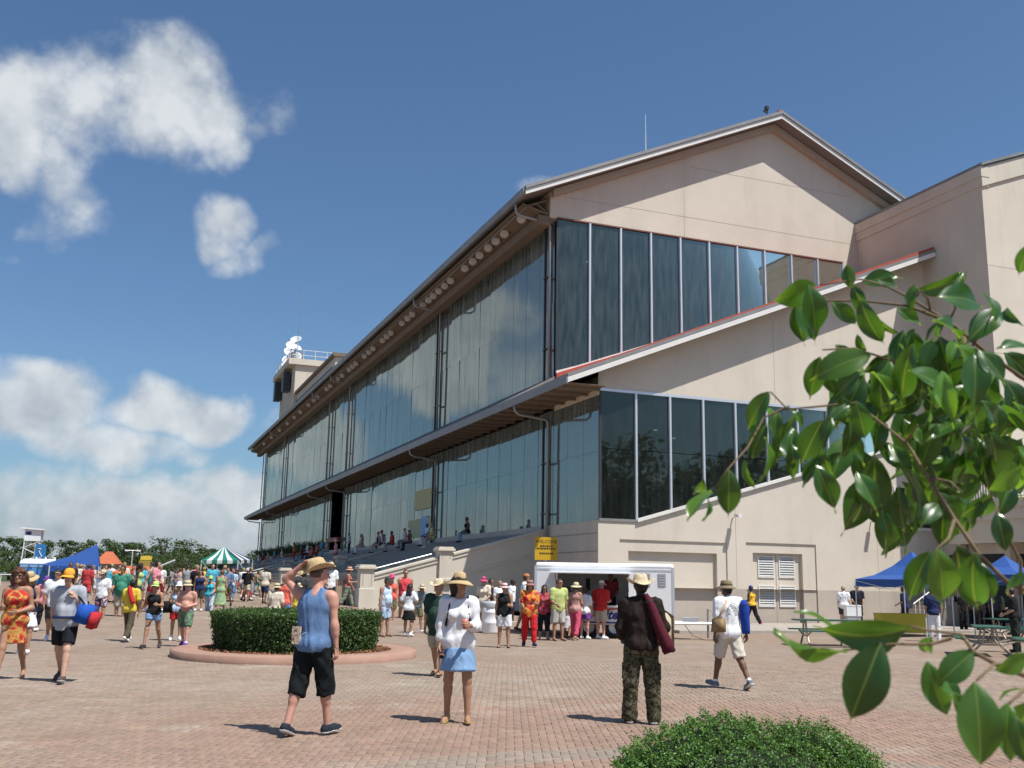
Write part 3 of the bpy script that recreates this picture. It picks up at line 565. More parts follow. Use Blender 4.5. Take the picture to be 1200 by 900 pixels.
# ------------------------------------------------------------------ wing with balcony on the right
Wg = thing('wing_building', 'beige wing with parapet trim and balcony to the right of the gable', 'building', (37, 34, 0))
def wz(x): return 21.40+.385*(min(x, 92-x)-36.76)
mb = MB(); WX = 36.76; WY = 34.1
mb.poly([(WX, WY, 0), (55, WY, 0), (55, WY, wz(46)-.9+.0), (46, WY, wz(46)-.9), (WX, WY, wz(WX)-.9)])
mb.poly([(WX, 44, 0), (WX, WY, 0), (WX, WY, 20.5), (WX, 44, 20.5)]); mb.build('wall', STUC, Wg)
mb = MB(); mb.prism([(WX-.06, WY-.10, wz(WX)-.95), (46, WY-.10, wz(46)-.95), (46, WY-.10, wz(46)), (WX-.06, WY-.10, wz(WX)-.02)], (0, .4, 0)); mb.build('rake_trim', CREAM, Wg)
MB().box(WX-.10, WX+.4, WY-.12, 44, 20.95, 21.45).build('parapet', STUC, Wg); MB().box(WX-.05, WX+.4, WY-.06, 44, 20.50, 20.95).build('parapet_band', STUC, Wg)
mb = MB(); mb.prism([(WX-.1, WY-.2, 21.46), (46, WY-.2, wz(46)+.06), (46, WY-.2, wz(46)+.2), (WX-.1, WY-.2, 21.60)], (0, 10, 0)); mb.build('roof', GREYMETAL, Wg)
for z in (16.6, 12.4): MB().box(WX+.02, 55, WY-.004, WY+.01, z-.012, z+.012).build('control_joint', JOINT, Wg)
# balcony deck, railing of separate bars, posts, dark panels added for the shade below
BX0, BX1, BY0, BY1 = 35.9, 44, 25.5, 36.9
MB().box(BX0, BX1, BY0, BY1, 4.75, 5.25).build('balcony_slab', STUC, Wg); MB().box(BX0-.12, BX1, BY0-.12, BY1+.05, 5.25, 5.62).build('balcony_edge', CREAM, Wg); MB().box(BX0+.1, BX1, BY0+.1, BY1-.1, 3.75, 4.75).build('balcony_beam', STUC, Wg)
bar = MB().box(-.014, .014, -.014, .014, 0, 1.25).mesh('railing_bar', TRIM)
for y in np.arange(BY0+4, BY1, .15):
    o = link('railing_bar', bar, Wg); o.location = Vector((BX0+.02, y, 5.70))-Vector(Wg.location)
MB().box(BX0-.02, BX0+.06, BY0, BY1, 6.95, 7.03).build('railing_rail', TRIM, Wg); MB().box(BX0-.0, BX0+.04, BY0, BY1, 5.68, 5.73).build('railing_rail', TRIM, Wg)
for y in (36.4, 33.2, 30, 26.8): MB().box(BX0-.03, BX0+.07, y-.05, y+.05, 5.6, 7.0).build('railing_post', TRIM, Wg)
for y in (36.5, 31.0, 26.0): MB().box(BX0+.3, BX0+.65, y-.17, y+.17, .1, 3.8).build('post', STUC, Wg)
MB().box(34.2, 34.9, YL-.02, YL+.05, 4.55, 6.4).build('window_pane', DARKIN, Wg); MB().box(34.12, 34.22, YL-.05, YL+.02, 4.5, 6.45).build('window_frame', TRIM, Wg); MB().box(34.95, 36.5, YL-.02, YL+.05, 4.55, 6.4).build('window_pane', DARKIN, Wg); MB().box(34.12, 36.6, YL-.07, YL+.02, 4.42, 4.55).build('window_sill', TRIM, Wg)
MB().box(WX+.4, WX+7, WY-.03, WY+.02, .3, 3.3).build('shade_panel', DARKIN, Wg)  # dark sheet standing in for the shade under the balcony, no real glazing
for k in range(6): MB().box(WX+.4+1.3*k, WX+.48+1.3*k, WY-.06, WY+.0, .12, 3.35).build('shade_panel_frame', TRIM, Wg)  # strips added to divide the dark shade sheet
MB().box(WX-.03, WX+.02, 34.4, 37.6, .3, 3.3).build('shade_panel', DARKIN, Wg)  # same painted-in shade on the wing's side wall
# steps with a white handrail by the corner
S_ = thing('side_steps', 'concrete steps with white handrail beside the wall under the tents', 'steps', (33.6, 36.5, .12))
for i in range(6): MB().box(33.0+.3*i, 35.2, 35.6, 37.4, .12+.17*i, .12+.17*(i+1)).build('step', CONC, S_)
mb = MB()
mb.tube([(32.6, 35.6, 1.05), (34.9, 35.6, 2.35), (36.2, 35.6, 2.35)], .03, 6)
for i in range(11): x = 32.7+.24*i; mb.tube([(x, 35.6, .12+max(0, x-33)*.55), (x, 35.6, 1.05+max(0, x-32.6)*.56)], .014, 5)
mb.build('handrail', TRIM, S_)
# ------------------------------------------------------------------ terraced apron and its stairs
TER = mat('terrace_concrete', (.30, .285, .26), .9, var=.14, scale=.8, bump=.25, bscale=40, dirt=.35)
A_ = thing('seating_terrace', 'stepped concrete seating terrace in the shade below the long glass front', 'terrace', (14, 90, .4))
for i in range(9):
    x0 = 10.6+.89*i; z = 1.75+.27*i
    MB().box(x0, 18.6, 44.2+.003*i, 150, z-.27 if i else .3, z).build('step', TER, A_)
def stair(y, lab, full=True):
    s = thing('stair_wall', lab, 'stair wall', (10.14, y, .45), 'stair walls on the terrace')
    f = lambda x: 1.94+.272*(x-10.45)
    g = float(gz(10, y))-.05
    mb = MB(); mb.prism([(10.3, y, g), (18.6, y, g), (18.6, y, f(18.6)-.12), (10.3, y, f(10.3)-.12)], (0, .35, 0)); mb.build('wall', CREAM, s)
    for x0, x1 in ((10.45, 13.3), (14.0, 18.6)):
        mb = MB(); mb.prism([(x0, y-.09, f(x0)-.12), (x1, y-.09, f(x1)-.12), (x1, y-.09, f(x1)), (x0, y-.09, f(x0))], (0, .53, 0)); mb.build('coping', CREAM, s, bevel=.02)
        mb = MB(); mb.prism([(x0, y-.045, f(x0)-.26), (x1, y-.045, f(x1)-.26), (x1, y-.045, f(x1)-.125), (x0, y-.045, f(x0)-.125)], (0, .44, 0)); mb.build('moulding', CREAM, s)
    for x0, x1 in ((13.9, 18.6),):
        mb = MB(); mb.prism([(x0, y-.05, f(x0)-1.1), (x1, y-.05, f(x1)-1.1), (x1, y-.05, f(x1)-1.0), (x0, y-.05, f(x0)-1.0)], (0, .04, 0)); mb.build('string_moulding', CREAM, s)
    for xc, zt, zb in ((10.14, 2.26, g), (13.66, 3.12, f(13.6)-1.15)):
        p = MB().box(xc-.30, xc+.30, y-.16, y+.5, zb, zt-.16).build('pier', CREAM, s, bevel=.015)
        MB().box(xc-.40, xc+.40, y-.26, y+.6, zt-.16, zt-.03).build('pier_cap', CREAM, p, bevel=.03); MB().box(xc-.34, xc+.34, y-.2, y+.54, zt-.03, zt+.04).build('pier_cap', CREAM, p, bevel=.02)
        MB().box(xc-.35, xc+.35, y-.21, y+.55, zb, zb+(.9 if zb < 1 else .14)).build('pier_base', CREAM, p, bevel=.02)
        for a in ((xc-.2, xc-.17, zb+1.0, zt-.3), (xc+.17, xc+.2, zb+1.0, zt-.3)): MB().box(a[0], a[1], y-.168, y-.155, a[2], a[3]).build('pier_panel', JOINT, p) if a[3] > a[2] else None
    MB().tube([(10.5, y+.6, f(10.5)+.16), (13.2, y+.6, f(13.2)+.16)], .025, 6).build('handrail', ALU, s)
    return s
stair(43.5, 'cream stair wall with two capped piers, nearest the white trailer')
stair(66.0, 'cream stair wall with capped piers behind the rubbish bins')
stair(88.0, 'far cream stair wall below the portal of the glass front')
stair(112.0, 'farthest cream stair wall near the striped tent')
# shallow steps at the left of the apron
L_ = thing('low_steps', 'broad low concrete steps at the far foot of the terrace', 'steps', (9.6, 74, .45))
for i in range(4): MB().box(9.0+.35*i, 10.6, 67, 86, .4, .62+.17*i).build('step', CREAM, L_)
# ------------------------------------------------------------------ leaf clouds, trees, hedges
def leafcloud(P, N, size, aspect=.5, jitter=.8, cols=None, R=None):
    """one folded rhombus (2 tris) per point; N preferred normals"""
    R = R or rng; n = len(P); N = N+jitter*R.standard_normal((n, 3)); N /= np.linalg.norm(N, axis=1)[:, None]+1e-9
    t = R.standard_normal((n, 3)); t -= (t*N).sum(1)[:, None]*N; t /= np.linalg.norm(t, axis=1)[:, None]+1e-9; b = np.cross(N, t)
    s = size*(.6+.8*R.random((n, 1)))
    V = np.stack([P-t*s, P+b*s*aspect+N*s*.12, P+t*s, P-b*s*aspect+N*s*.12], 1).reshape(-1, 3)
    F = (np.arange(n)*4)[:, None]+np.array([0, 1, 2, 3]); C = np.repeat(cols, 4, 0) if cols is not None else None
    return V, F, C
def leafcols(n, base, sp=.3, R=None):
    R = R or rng; k = 1+sp*R.standard_normal((n, 1)); h = R.random((n, 1))
    c = np.array(base)*np.clip(k, .35, 1.9)*np.concatenate([1+.35*(h-.5), np.ones((n, 1)), 1-.4*(h-.5)], 1); return np.c_[np.clip(c, .004, .9), np.ones(n)]
LEAFM = mat('foliage', (.06, .10, .03), .5, var=.1, scale=20, attr='col', spec=.4, trans=.22)
BARK = mat('bark', (.13, .10, .075), .95, var=.3, scale=6, bump=.6, bscale=20)
def tree_meshes(seed, h, rx, nclump, nleaf, airy=1.0, base=(.055, .085, .032)):
    R = np.random.default_rng(seed); mb = MB(); th = h*.36
    mb.tube([(0, 0, -.3), (.05*h*.1, 0, th*.5), (.1*R.normal(), .1*R.normal(), th), (.2*R.normal(), .2*R.normal(), h*.7)], [h*.03, h*.024, h*.02, h*.006], 8)
    cl = []
    for i in range(nclump):
        a = R.random()*6.28; u = R.random()**.6; z = h*(.20+.74*R.random()); prof = math.sqrt(max(.08, 1-((z/h-.52)/.50)**2))
        c = np.array([math.cos(a)*rx*u*prof, math.sin(a)*rx*u*prof, z]); cl.append((c, h*(.07+.07*R.random())))
        if i % 3 == 0: mb.tube([(0, 0, th*(.8+.5*R.random())), c*np.array([.5, .5, .8]), c], [h*.012, h*.007, h*.003], 5)
    P = []; N = []
    for c, r in cl:
        m = nleaf//nclump; d = R.standard_normal((m, 3)); d /= np.linalg.norm(d, axis=1)[:, None]
        P.append(c+d*r*(R.random((m, 1))**.45)*np.array([1.25, 1.25, .8])*airy); N.append(d+np.array([0, 0, .4]))
    P = np.concatenate(P); N = np.concatenate(N); col = leafcols(len(P), base, .32, R); V, F, C = leafcloud(P, N, h*.022, .55, .7, col, R)
    return mb.mesh('trunk', BARK, True), npmesh('crown', V, F, LEAFM, False, C)
TM = {k: tree_meshes(*a) for k, a in dict(oak=(11, 12, 6.5, 60, 5200), oak2=(12, 11, 7, 55, 5000), tall=(13, 13, 4.2, 46, 3600), airy=(14, 12, 4.5, 30, 1500, 1.15, (.06, .08, .035)), bush=(15, 7, 5.2, 46, 3600, 1.0, (.05, .09, .025))).items()}
def tree(kind, px, D, top, label, w=1.0, rot=None, group='trees behind the far end of the plaza', pos=None, h=None):
    H = {'oak': 12, 'oak2': 11, 'tall': 13, 'airy': 12, 'bush': 7}[kind]
    if pos is None:
        p = at(px, 660, D); z0 = .45; zt = at(px, top, D)[2]; s = (zt-z0)/(H*.97)
    else: p = pos; z0 = 0; s = h/H
    t = thing('tree', label, 'tree', (p[0], p[1], z0), group); t.scale = (s*w, s*w, s); t.rotation_euler = (0, 0, rot if rot is not None else rng.random()*6.28)
    link('trunk', TM[kind][0], t); link('crown', TM[kind][1], t)
for a in (('oak', -25, 165, 628, 'dark dense tree at the left picture edge beyond the plaza', 1.3), ('oak2', 12, 175, 630, 'dark broad tree just left of the white cabin tower', 1.25), ('tall', 33, 200, 640, 'dark tree right behind the lattice of the cabin tower', 1.5),
          ('oak2', 68, 150, 634, 'rounded dark green tree between the cabin tower and blue tent', 1.25), ('oak', 96, 190, 640, 'dark tree top rising behind the slope of the blue tent', 1.3), ('oak', 122, 170, 631, 'dense tree behind the peak of the blue tent', 1.15), ('tall', 143, 185, 636, 'green tree behind the orange roof', 1.5),
          ('oak2', 163, 175, 637, 'broad tree behind the yellow food sign', 1.25), ('airy', 190, 160, 629, 'sparse open tree with twigs against the sky', 1.25), ('airy', 212, 150, 632, 'second sparse tree left of the striped tent', 1.4), ('oak', 180, 195, 646, 'low dark tree between the sign and the sparse trees', 1.6),
          ('bush', 222, 120, 645, 'low bushy tree just left of the striped tent', 1.15), ('bush', 205, 130, 650, 'low bush below the sparse trees', 1.3), ('oak2', 252, 170, 648, 'dark tree behind the striped tent', 1.6), ('oak', 285, 180, 652, 'far tree by the left corner of the grandstand', 1.6), ('tall', 300, 200, 645, 'slim far tree beside the grandstand end', 1.3), ('oak2', 236, 180, 643, 'tree crown above the left end of the striped tent', 1.4)):
    tree(a[0], a[1], a[2], a[3], a[4], a[5])
for k, (px, D, tp) in enumerate(((-10, 140, 656), (18, 145, 654), (45, 150, 657), (78, 140, 659), (104, 150, 656), (132, 150, 660), (158, 150, 658), (178, 140, 662), (196, 145, 659), (240, 140, 660), (262, 150, 661), (290, 150, 660))):
    tree('bush', px, D, tp, '%s low bush of the thicket under the far trees, counted from the left' % 'first second third fourth fifth sixth seventh eighth ninth tenth eleventh twelfth'.split()[k], 1.7)
for k in range(9):
    tree(('oak', 'oak2', 'tall')[k % 3], 0, 0, 0, 'large tree standing behind the camera, mirrored in the gable glass', 1.0, pos=(38+k*8.2+rng.normal()*1.5, -34+4*math.sin(k*1.7)), h=16+2.0*(k % 3), group='trees mirrored in the glass')
for k in range(8):
    tree(('oak2', 'oak')[k % 2], 0, 0, 0, 'tree across the track, mirrored in the long glass front', 1.4, pos=(-70-10*(k % 2), 60+k*16.), h=9+2*(k % 3), group='trees mirrored in the long front')
# ------------------------------------------------------------------ round planter with clipped hedge
PC = np.array([3.9, 23.25])
Pl = thing('planter', 'round brick-edged planter bed in the middle of the plaza', 'planter', (PC[0], PC[1], 0))
KERB = mat('kerb', (.36, .215, .16), .85, var=.14, scale=2.5, bump=.3, bscale=60, dirt=.2)
MB().lathe([(2.08, .0), (2.08, .15), (2.12, .165), (2.60, .165), (2.66, .14), (2.66, .0)], 72, (PC[0], PC[1], 0)).build('kerb', KERB, Pl, True)
MULCH = mat('mulch', (.21, .105, .055), .95, col2=(.11, .06, .035), var=.3, scale=30, bump=.8, bscale=50)
MB().lathe([(2.1, .11), (1.6, .17), (0, .2)], 48, (PC[0], PC[1], 0)).build('mulch_bed', MULCH, Pl, True)
n = 2600; a = rng.random(n)*6.28; r = 1.65+.43*rng.random(n); pp = np.stack([PC[0]+r*np.cos(a), PC[1]+r*np.sin(a), .15+.03*rng.random(n)], 1)-np.array([PC[0], PC[1], 0])
V, F, C = leafcloud(pp, np.tile([0, 0, 1.], (n, 1)), .035, .35, .9, leafcols(n, (.27, .13, .06), .35)); tag(link('mulch_chips', npmesh('mulch_chips', V, F, mat('chips', (.2, .1, .05), .9, attr='col', var=.1), False, C), Pl), kind='stuff')
def hedge_shell(n, fn, R):
    return fn(n, R)
Hd = thing('hedge', 'dark green clipped hedge with a flat top in the round planter', 'hedge', (PC[0], PC[1], .15))
def drum(n, R, r0, h, flat=.30):
    k = int(n*flat); a = R.random(n)*6.2832; lump = 1+.020*np.sin(3*a+1)+.014*np.sin(7*a)+.010*np.sin(13*a+2)
    z = h*R.random(n); rr = r0*(.95+.07*(z/h))*lump; top = np.arange(n) < k
    rr = np.where(top, r0*1.02*np.sqrt(R.random(n))*lump, rr); z = np.where(top, h, z); 
    edge = np.clip((rr/r0-.93)/.09, 0, 1); z = np.where(top, z-.06*edge**2, z)
    P = np.stack([rr*np.cos(a), rr*np.sin(a), z], 1); N = np.where(top[:, None], np.array([0, 0, 1.]), np.stack([np.cos(a), np.sin(a), .25+0*a], 1)); return P, N
P_, N_ = drum(34000, rng, 1.80, .80); P_ += N_*(.035*rng.standard_normal((len(P_), 1))-.02+.07*(rng.random((len(P_), 1)) < .012))+.01*rng.standard_normal(P_.shape)
V, F, C = leafcloud(P_, N_, .030, .5, .75, leafcols(len(P_), (.048, .095, .022), .42)); link('foliage', npmesh('foliage', V, F, LEAFM, False, C), Hd)['kind'] = 'stuff'
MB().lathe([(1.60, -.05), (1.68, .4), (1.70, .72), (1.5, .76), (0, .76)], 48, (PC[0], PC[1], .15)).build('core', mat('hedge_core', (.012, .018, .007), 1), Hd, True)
for k in range(14):
    a = k*.449; MB().tube([(PC[0]+1.5*math.cos(a), PC[1]+1.5*math.sin(a), .12), (PC[0]+1.62*math.cos(a+.03), PC[1]+1.62*math.sin(a+.03), .5)], .018, 5).build('stem', BARK, Hd)
# ------------------------------------------------------------------ clipped shrub in the near foreground
bc = np.array([5.08, 7.56]); Bu = thing('shrub', 'rounded low shrub with small bright leaves in the foreground at the bottom edge', 'shrub', (bc[0], bc[1], 0))
SHL = [(-.55, .02, .12, .50, .46, .36), (-.20, .10, .24, .44, .46, .34), (.16, .02, .14, .48, .46, .38), (.52, .0, .20, .42, .44, .33), (.74, -.06, .08, .33, .38, .33), (-.80, -.1, .02, .34, .40, .30), (0, -.35, .12, .80, .5, .33)]
def mound(n, R):
    """surface samples over overlapping lumps"""
    L = SHL
    P = []; N = []
    for x, y, z, a, b, c in L:
        m = n//len(L); d = R.standard_normal((m, 3)); d[:, 2] = np.abs(d[:, 2])*1.1-.25; d /= np.linalg.norm(d, axis=1)[:, None]
        P.append(np.array([x, y, z])+d*np.array([a, b, c])); N.append(d)
    P = np.concatenate(P); N = np.concatenate(N)
    keep = np.ones(len(P), bool)
    for x, y, z, a, b, c in L:
        q = (P-np.array([x, y, z]))/np.array([a, b, c]); keep &= (q*q).sum(1) > .86
    return P[keep & (P[:, 2] > .0)], N[keep & (P[:, 2] > .0)]
P_, N_ = mound(90000, rng)
rx = np.array([[_r[0], -_r[1]*-1, 0], [0, 0, 0], [0, 0, 1]]); ang = -YAW; ca, sa = math.cos(ang), math.sin(ang)
rot2 = lambda A: np.stack([A[:, 0]*ca-A[:, 1]*sa, A[:, 0]*sa+A[:, 1]*ca, A[:, 2]], 1)
lumpn = .035*np.sin(P_[:, 0]*23)*np.sin(P_[:, 1]*19+1)+.03*np.sin(P_[:, 0]*41+P_[:, 2]*37)
P_ = rot2(P_+N_*(lumpn+.028*rng.standard_normal(len(P_)))[:, None]); N_ = rot2(N_)
n = len(P_); tips = rng.random(n) < .28; cols = leafcols(n, (.075, .165, .03), .33); cols[tips, :3] *= np.array([1.45, 1.45, 1.2]); shoot = rng.random(n) < .02
P_ = P_+N_*(tips*.018+shoot*.045*rng.random(n))[:, None]
V, F, C = leafcloud(P_, N_*.5+np.array([0, 0, .5]), .0125, .45, .8, cols); link('foliage', npmesh('foliage', V, F, LEAFM, False, C), Bu)['kind'] = 'stuff'
P2, N2 = mound(4000, rng)
mb = MB()
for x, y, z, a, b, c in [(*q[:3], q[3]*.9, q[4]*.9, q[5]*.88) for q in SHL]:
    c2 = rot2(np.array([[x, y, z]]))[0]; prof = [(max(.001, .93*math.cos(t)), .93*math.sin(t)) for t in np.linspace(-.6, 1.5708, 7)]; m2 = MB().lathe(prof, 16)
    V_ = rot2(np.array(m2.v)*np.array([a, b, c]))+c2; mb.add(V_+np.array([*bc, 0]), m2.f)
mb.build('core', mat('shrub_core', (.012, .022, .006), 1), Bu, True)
for k in range(8): a = k*.785; MB().tube([(bc[0]+.3*math.cos(a), bc[1]+.25*math.sin(a), -.02), (bc[0]+.5*math.cos(a), bc[1]+.4*math.sin(a), .3)], .02, 5).build('stem', BARK, Bu)
# ------------------------------------------------------------------ text helper
def text(body, size, name, M, parent, loc, rot, ext=.002, shear=0.0, bold=0.0):
    cu = bpy.data.curves.new(name, 'FONT'); cu.body = body; cu.size = size; cu.align_x = 'CENTER'; cu.align_y = 'CENTER'; cu.extrude = ext; cu.shear = shear; cu.offset = bold; cu.resolution_u = 2
    o = bpy.data.objects.new('tmp', cu); COL.objects.link(o); dg = bpy.context.evaluated_depsgraph_get(); me = bpy.data.meshes.new_from_object(o.evaluated_get(dg)); bpy.data.objects.remove(o)
    me.materials.clear(); me.materials.append(M); r = link(name, me, parent); r.location = loc; r.rotation_euler = rot; return r
# ------------------------------------------------------------------ drinks trailer
WHITE = mat('white_paint', (.84, .84, .84), .35, var=.04, scale=1.5, spec=.5, dirt=.12)
GREYP = mat('grey_panel', (.36, .37, .39), .5, var=.1)
Tr = thing('drinks_trailer', 'white drinks trailer with raised serving flap parked before the grandstand', 'trailer', tuple(at(626, 745, 31.6)*np.array([1, 1, 0]))); TL, TW = 4.35, 2.1
def tb(x0, x1, y0, y1, z0, z1, nm, M, par=None, bv=0): 
    o = link(nm, MB().box(x0, x1, y0, y1, z0, z1).mesh(nm, M), par or Tr)
    if bv: md = o.modifiers.new('bevel', 'BEVEL'); md.width = bv; md.segments = 3
    return o
ox0, ox1, oz0, oz1 = .72, 2.95, 1.02, 2.02
tb(0, TL, .06, TW, .42, .50, 'floor', GREYP); tb(0, TL, 0, TW, 2.12, 2.32, 'roof', WHITE, None, .09)
tb(0.01, ox0, 0, .05, .46, 2.16, 'front_wall', WHITE); tb(ox1, TL-.01, 0, .05, .46, 2.16, 'front_wall', WHITE); tb(ox0, ox1, 0, .05, .46, oz0, 'front_wall', WHITE); tb(ox0, ox1, 0, .05, oz1, 2.16, 'front_wall', WHITE)
tb(0, .05, .05, TW, .46, 2.16, 'end_wall', WHITE); tb(TL-.05, TL, .05, TW, .46, 2.16, 'end_wall', WHITE); tb(.05, TL-.05, TW-.05, TW, .46, 2.16, 'back_wall', WHITE); tb(.06, TL-.06, .06, TW-.06, 2.05, 2.11, 'ceiling', WHITE)
tb(ox1+.01, ox1+.03, .06, TW-.06, .5, 2.05, 'partition', GREYP)
for x in (-.015, TL-.06): tb(x, x+.075, -.012, .06, .44, 2.2, 'corner_trim', ALU)
for z in (2.08, .44): tb(.06, TL-.06, -.008, .004, z, z+.05, 'edge_trim', ALU)
cn = tb(ox0-.05, ox1+.05, -.30, .2, oz0-.05, oz0, 'counter', WHITE)
fl = link('serving_flap', MB().prism([(ox0-.22, -.005, 2.04), (ox0-.22, -1.05, 2.02), (ox0-.22, -1.05, 1.98), (ox0-.22, -.005, 2.0)], (ox1-ox0+.28, 0, 0)).mesh('flap', WHITE), Tr)
for x in (ox0, ox1): link('flap_strut', MB().tube([(x, -.02, 1.45), (x, -.8, 2.0)], .012, 5).mesh('strut', DARKSTEEL), Tr)
for x0, x1, z0, z1 in ((3.38, 3.62, 1.62, 2.02), (3.86, 4.1, 1.62, 2.02), (3.3, 3.75, .62, .95)):
    v = tb(x0, x1, -.012, 0, z0, z1, 'vent_panel', GREYP)
    for i in range(5): z = z0+(z1-z0)*(i+.5)/5; tb(x0+.02, x1-.02, -.02, -.013, z-.02, z+.02, 'vent_slat', mat('vent_slat', (.46, .47, .49), .5), v)
text('N', .16, 'sticker', mat('sticker', (.8, .8, .8), .5), Tr, (3.98, -.024, 1.85), (rad(90), 0, 0)) if False else None
NAVY = mat('navy_print', (.02, .035, .20), .4)
pn = tb(1.05, 2.75, -.020, -.006, .50, .95, 'advert_panel', mat('advert_white', (.72, .74, .80), .35)); tb(1.05, 2.75, -.026, -.021, .47, .52, 'advert_border', NAVY, pn)
text('Lite', .40, 'advert_lettering', NAVY, pn, (2.30, -.024, .73), (rad(90), 0, 0), .003, .35, .014)
mb = MB(); mb.tube([(1.75, -.024, .62), (2.0, -.024, .80), (2.35, -.024, .90), (2.7, -.024, .93)], [.012, .03, .03, .008], 5); link('advert_swoosh', mb.mesh('swoosh', mat('red_print', (.45, .03, .03), .4)), pn)
for x, z in ((1.5, .72), (1.2, .8)): link('advert_swoosh', MB().tube([(x-.15, -.024, z-.12), (x, -.024, z+.02), (x+.25, -.024, z+.1)], [.008, .03, .006], 5).mesh('swoosh', NAVY), pn)
for x in (1.25, 1.75, 2.2): tb(x, x+.10, .6, .75, oz0, oz0+.28, 'tap', DARKSTEEL)
for x in (1.45, 2.35): tb(x, x+.14, TW-.12, TW-.052, 1.45, 1.85, 'wall_fitting', DARKSTEEL)
for x in (1.7, 2.5):
    w_ = link('wheel', MB().lathe([(.18, -.10), (.31, -.10), (.34, -.06), (.34, .06), (.31, .10), (.18, .10)], 20).mesh('wheel', mat('tyre', (.03, .03, .03), .8), True), Tr); w_.location = (x, .25, .34); w_.rotation_euler = (rad(90), 0, 0)
    link('rim', MB().lathe([(0, -.10), (.1, -.11), (.19, -.09)], 16).mesh('rim', ALU, True), w_)
    tb(x-.40, x+.40, .08, .45, .68, .72, 'mudguard', ALU)
mb = MB(); mb.tube([(TL, .45, .50), (TL+1.15, 1.0, .50)], .05, 6); mb.tube([(TL, 1.65, .50), (TL+1.15, 1.08, .50)], .05, 6); mb.tube([(TL+.8, 1.04, .50), (TL+1.5, 1.04, .50)], .055, 6); mb.box(TL+1.4, TL+1.58, .96, 1.12, .46, .62)
link('drawbar', mb.mesh('drawbar', WHITE), Tr)
mb = MB(); mb.tube([(TL+1.05, 1.04, .05), (TL+1.05, 1.04, .95)], .035, 8); mb.tube([(TL+1.05, 1.04, .9), (TL+1.22, 1.04, .9)], .018, 6); link('jack', mb.mesh('jack', GREYMETAL), Tr)
mb = MB(); mb.box(TL+.25, TL+.75, .8, 1.3, .55, .68); link('battery_box', mb.mesh('box', GREYP), Tr)
link('cable', MB().tube([(TL+.3, .6, .48), (TL+.55, .55, .15), (TL+.9, .5, .03), (TL+1.3, .55, .02)], .012, 5).mesh('cable', DARKSTEEL), Tr)
for x in (.2, TL-.2): link('stabiliser', MB().tube([(x, .3, 0), (x, .3, .45)], .035, 6).mesh('leg', GREYMETAL), Tr)
Tr.rotation_euler = (0, 0, -YAW-rad(9))
# ------------------------------------------------------------------ yellow notice on a pole
sp = hit(640, 655, 0, 17.2)
Sg = thing('notice_sign', 'square yellow notice board with dark lettering above the white trailer', 'sign', (sp[0], sp[1], 0)); YEL = mat('sign_yellow', (.60, .36, .015), .5, var=.05)
s0, s1 = hit(627, 656, 1, sp[1]), hit(652.5, 630, 1, sp[1]); hw = (s1[0]-s0[0])/2; hh = (s1[2]-s0[2])/2; zc = (s0[2]+s1[2])/2
bd = link('board', MB().box(-hw, hw, -.02, .02, zc-hh, zc+hh).mesh('board', YEL), Sg); INK = mat('sign_ink', (.05, .035, .02), .6)
text('WELCOME', hh*.40, 'lettering', INK, bd, (0, -.024, zc+hh*.60), (rad(90), 0, 0))
for z, w_ in ((.22, .55), (.0, .82), (-.42, .60)):
    x = -hw*w_
    while x < hw*w_:
        l = .04+.07*rng.random(); link('lettering', MB().box(x, min(x+l, hw*w_), -.026, -.021, zc+hh*z-.035, zc+hh*z+.035).mesh('line', INK), bd); x += l+.025
link('post', MB().tube([(0, .05, 0), (0, .05, zc+hh-.05)], .04, 8).mesh('post', ALU), Sg); Sg.rotation_euler = (0, 0, -YAW*.6)
# ------------------------------------------------------------------ litter bins, barrel
def bin_(px, py, lab, wpx):
    p = ghit(px, py); d = np.linalg.norm(p-CAM); s = wpx*d/FPX/2; t = thing('litter_bin', lab, 'litter bin', tuple(p), 'framed litter bins by the stairs'); BRN = mat('bin_brown', (.10, .065, .045), .6, var=.1); TANP = mat('bin_tan', (.42, .33, .22), .7, var=.1)
    for x in (-s, s-.07):
        for y in (-.3, .23): link('post', MB().box(x, x+.07, y, y+.07, 0, 1.15).mesh('post', BRN), t)
    link('lid', MB().box(-s-.03, s+.03, -.34, .34, 1.15, 1.22).mesh('lid', BRN), t); link('panel', MB().box(-s+.07, s-.07, -.26, .26, .06, .95).mesh('panel', TANP), t); link('base', MB().box(-s, s, -.3, .3, 0, .06).mesh('base', BRN), t)
    t.rotation_euler = (0, 0, -YAW)
bin_(325, 699, 'wide brown framed litter bin behind the left half of the hedge', 30); bin_(396, 709, 'brown framed litter bin with tan panel beside the cream pier', 15)
p = ghit(575, 742); t = thing('barrel', 'white plastic barrel beside the woman in the black vest', 'barrel', tuple(p)); link('body', MB().lathe([(0, 0), (.27, 0), (.29, .05), (.29, .3), (.305, .33), (.29, .36), (.29, .62), (.305, .65), (.29, .68), (.28, .95), (.26, .98), (.24, .95), (.24, .8), (0, .8)], 20).mesh('body', WHITE, True), t)
link('liner', MB().lathe([(.305, .80), (.315, .9), (.30, 1.0), (.26, 1.0)], 18).mesh('liner', mat('bag_grey', (.45, .46, .48), .4), True), t)
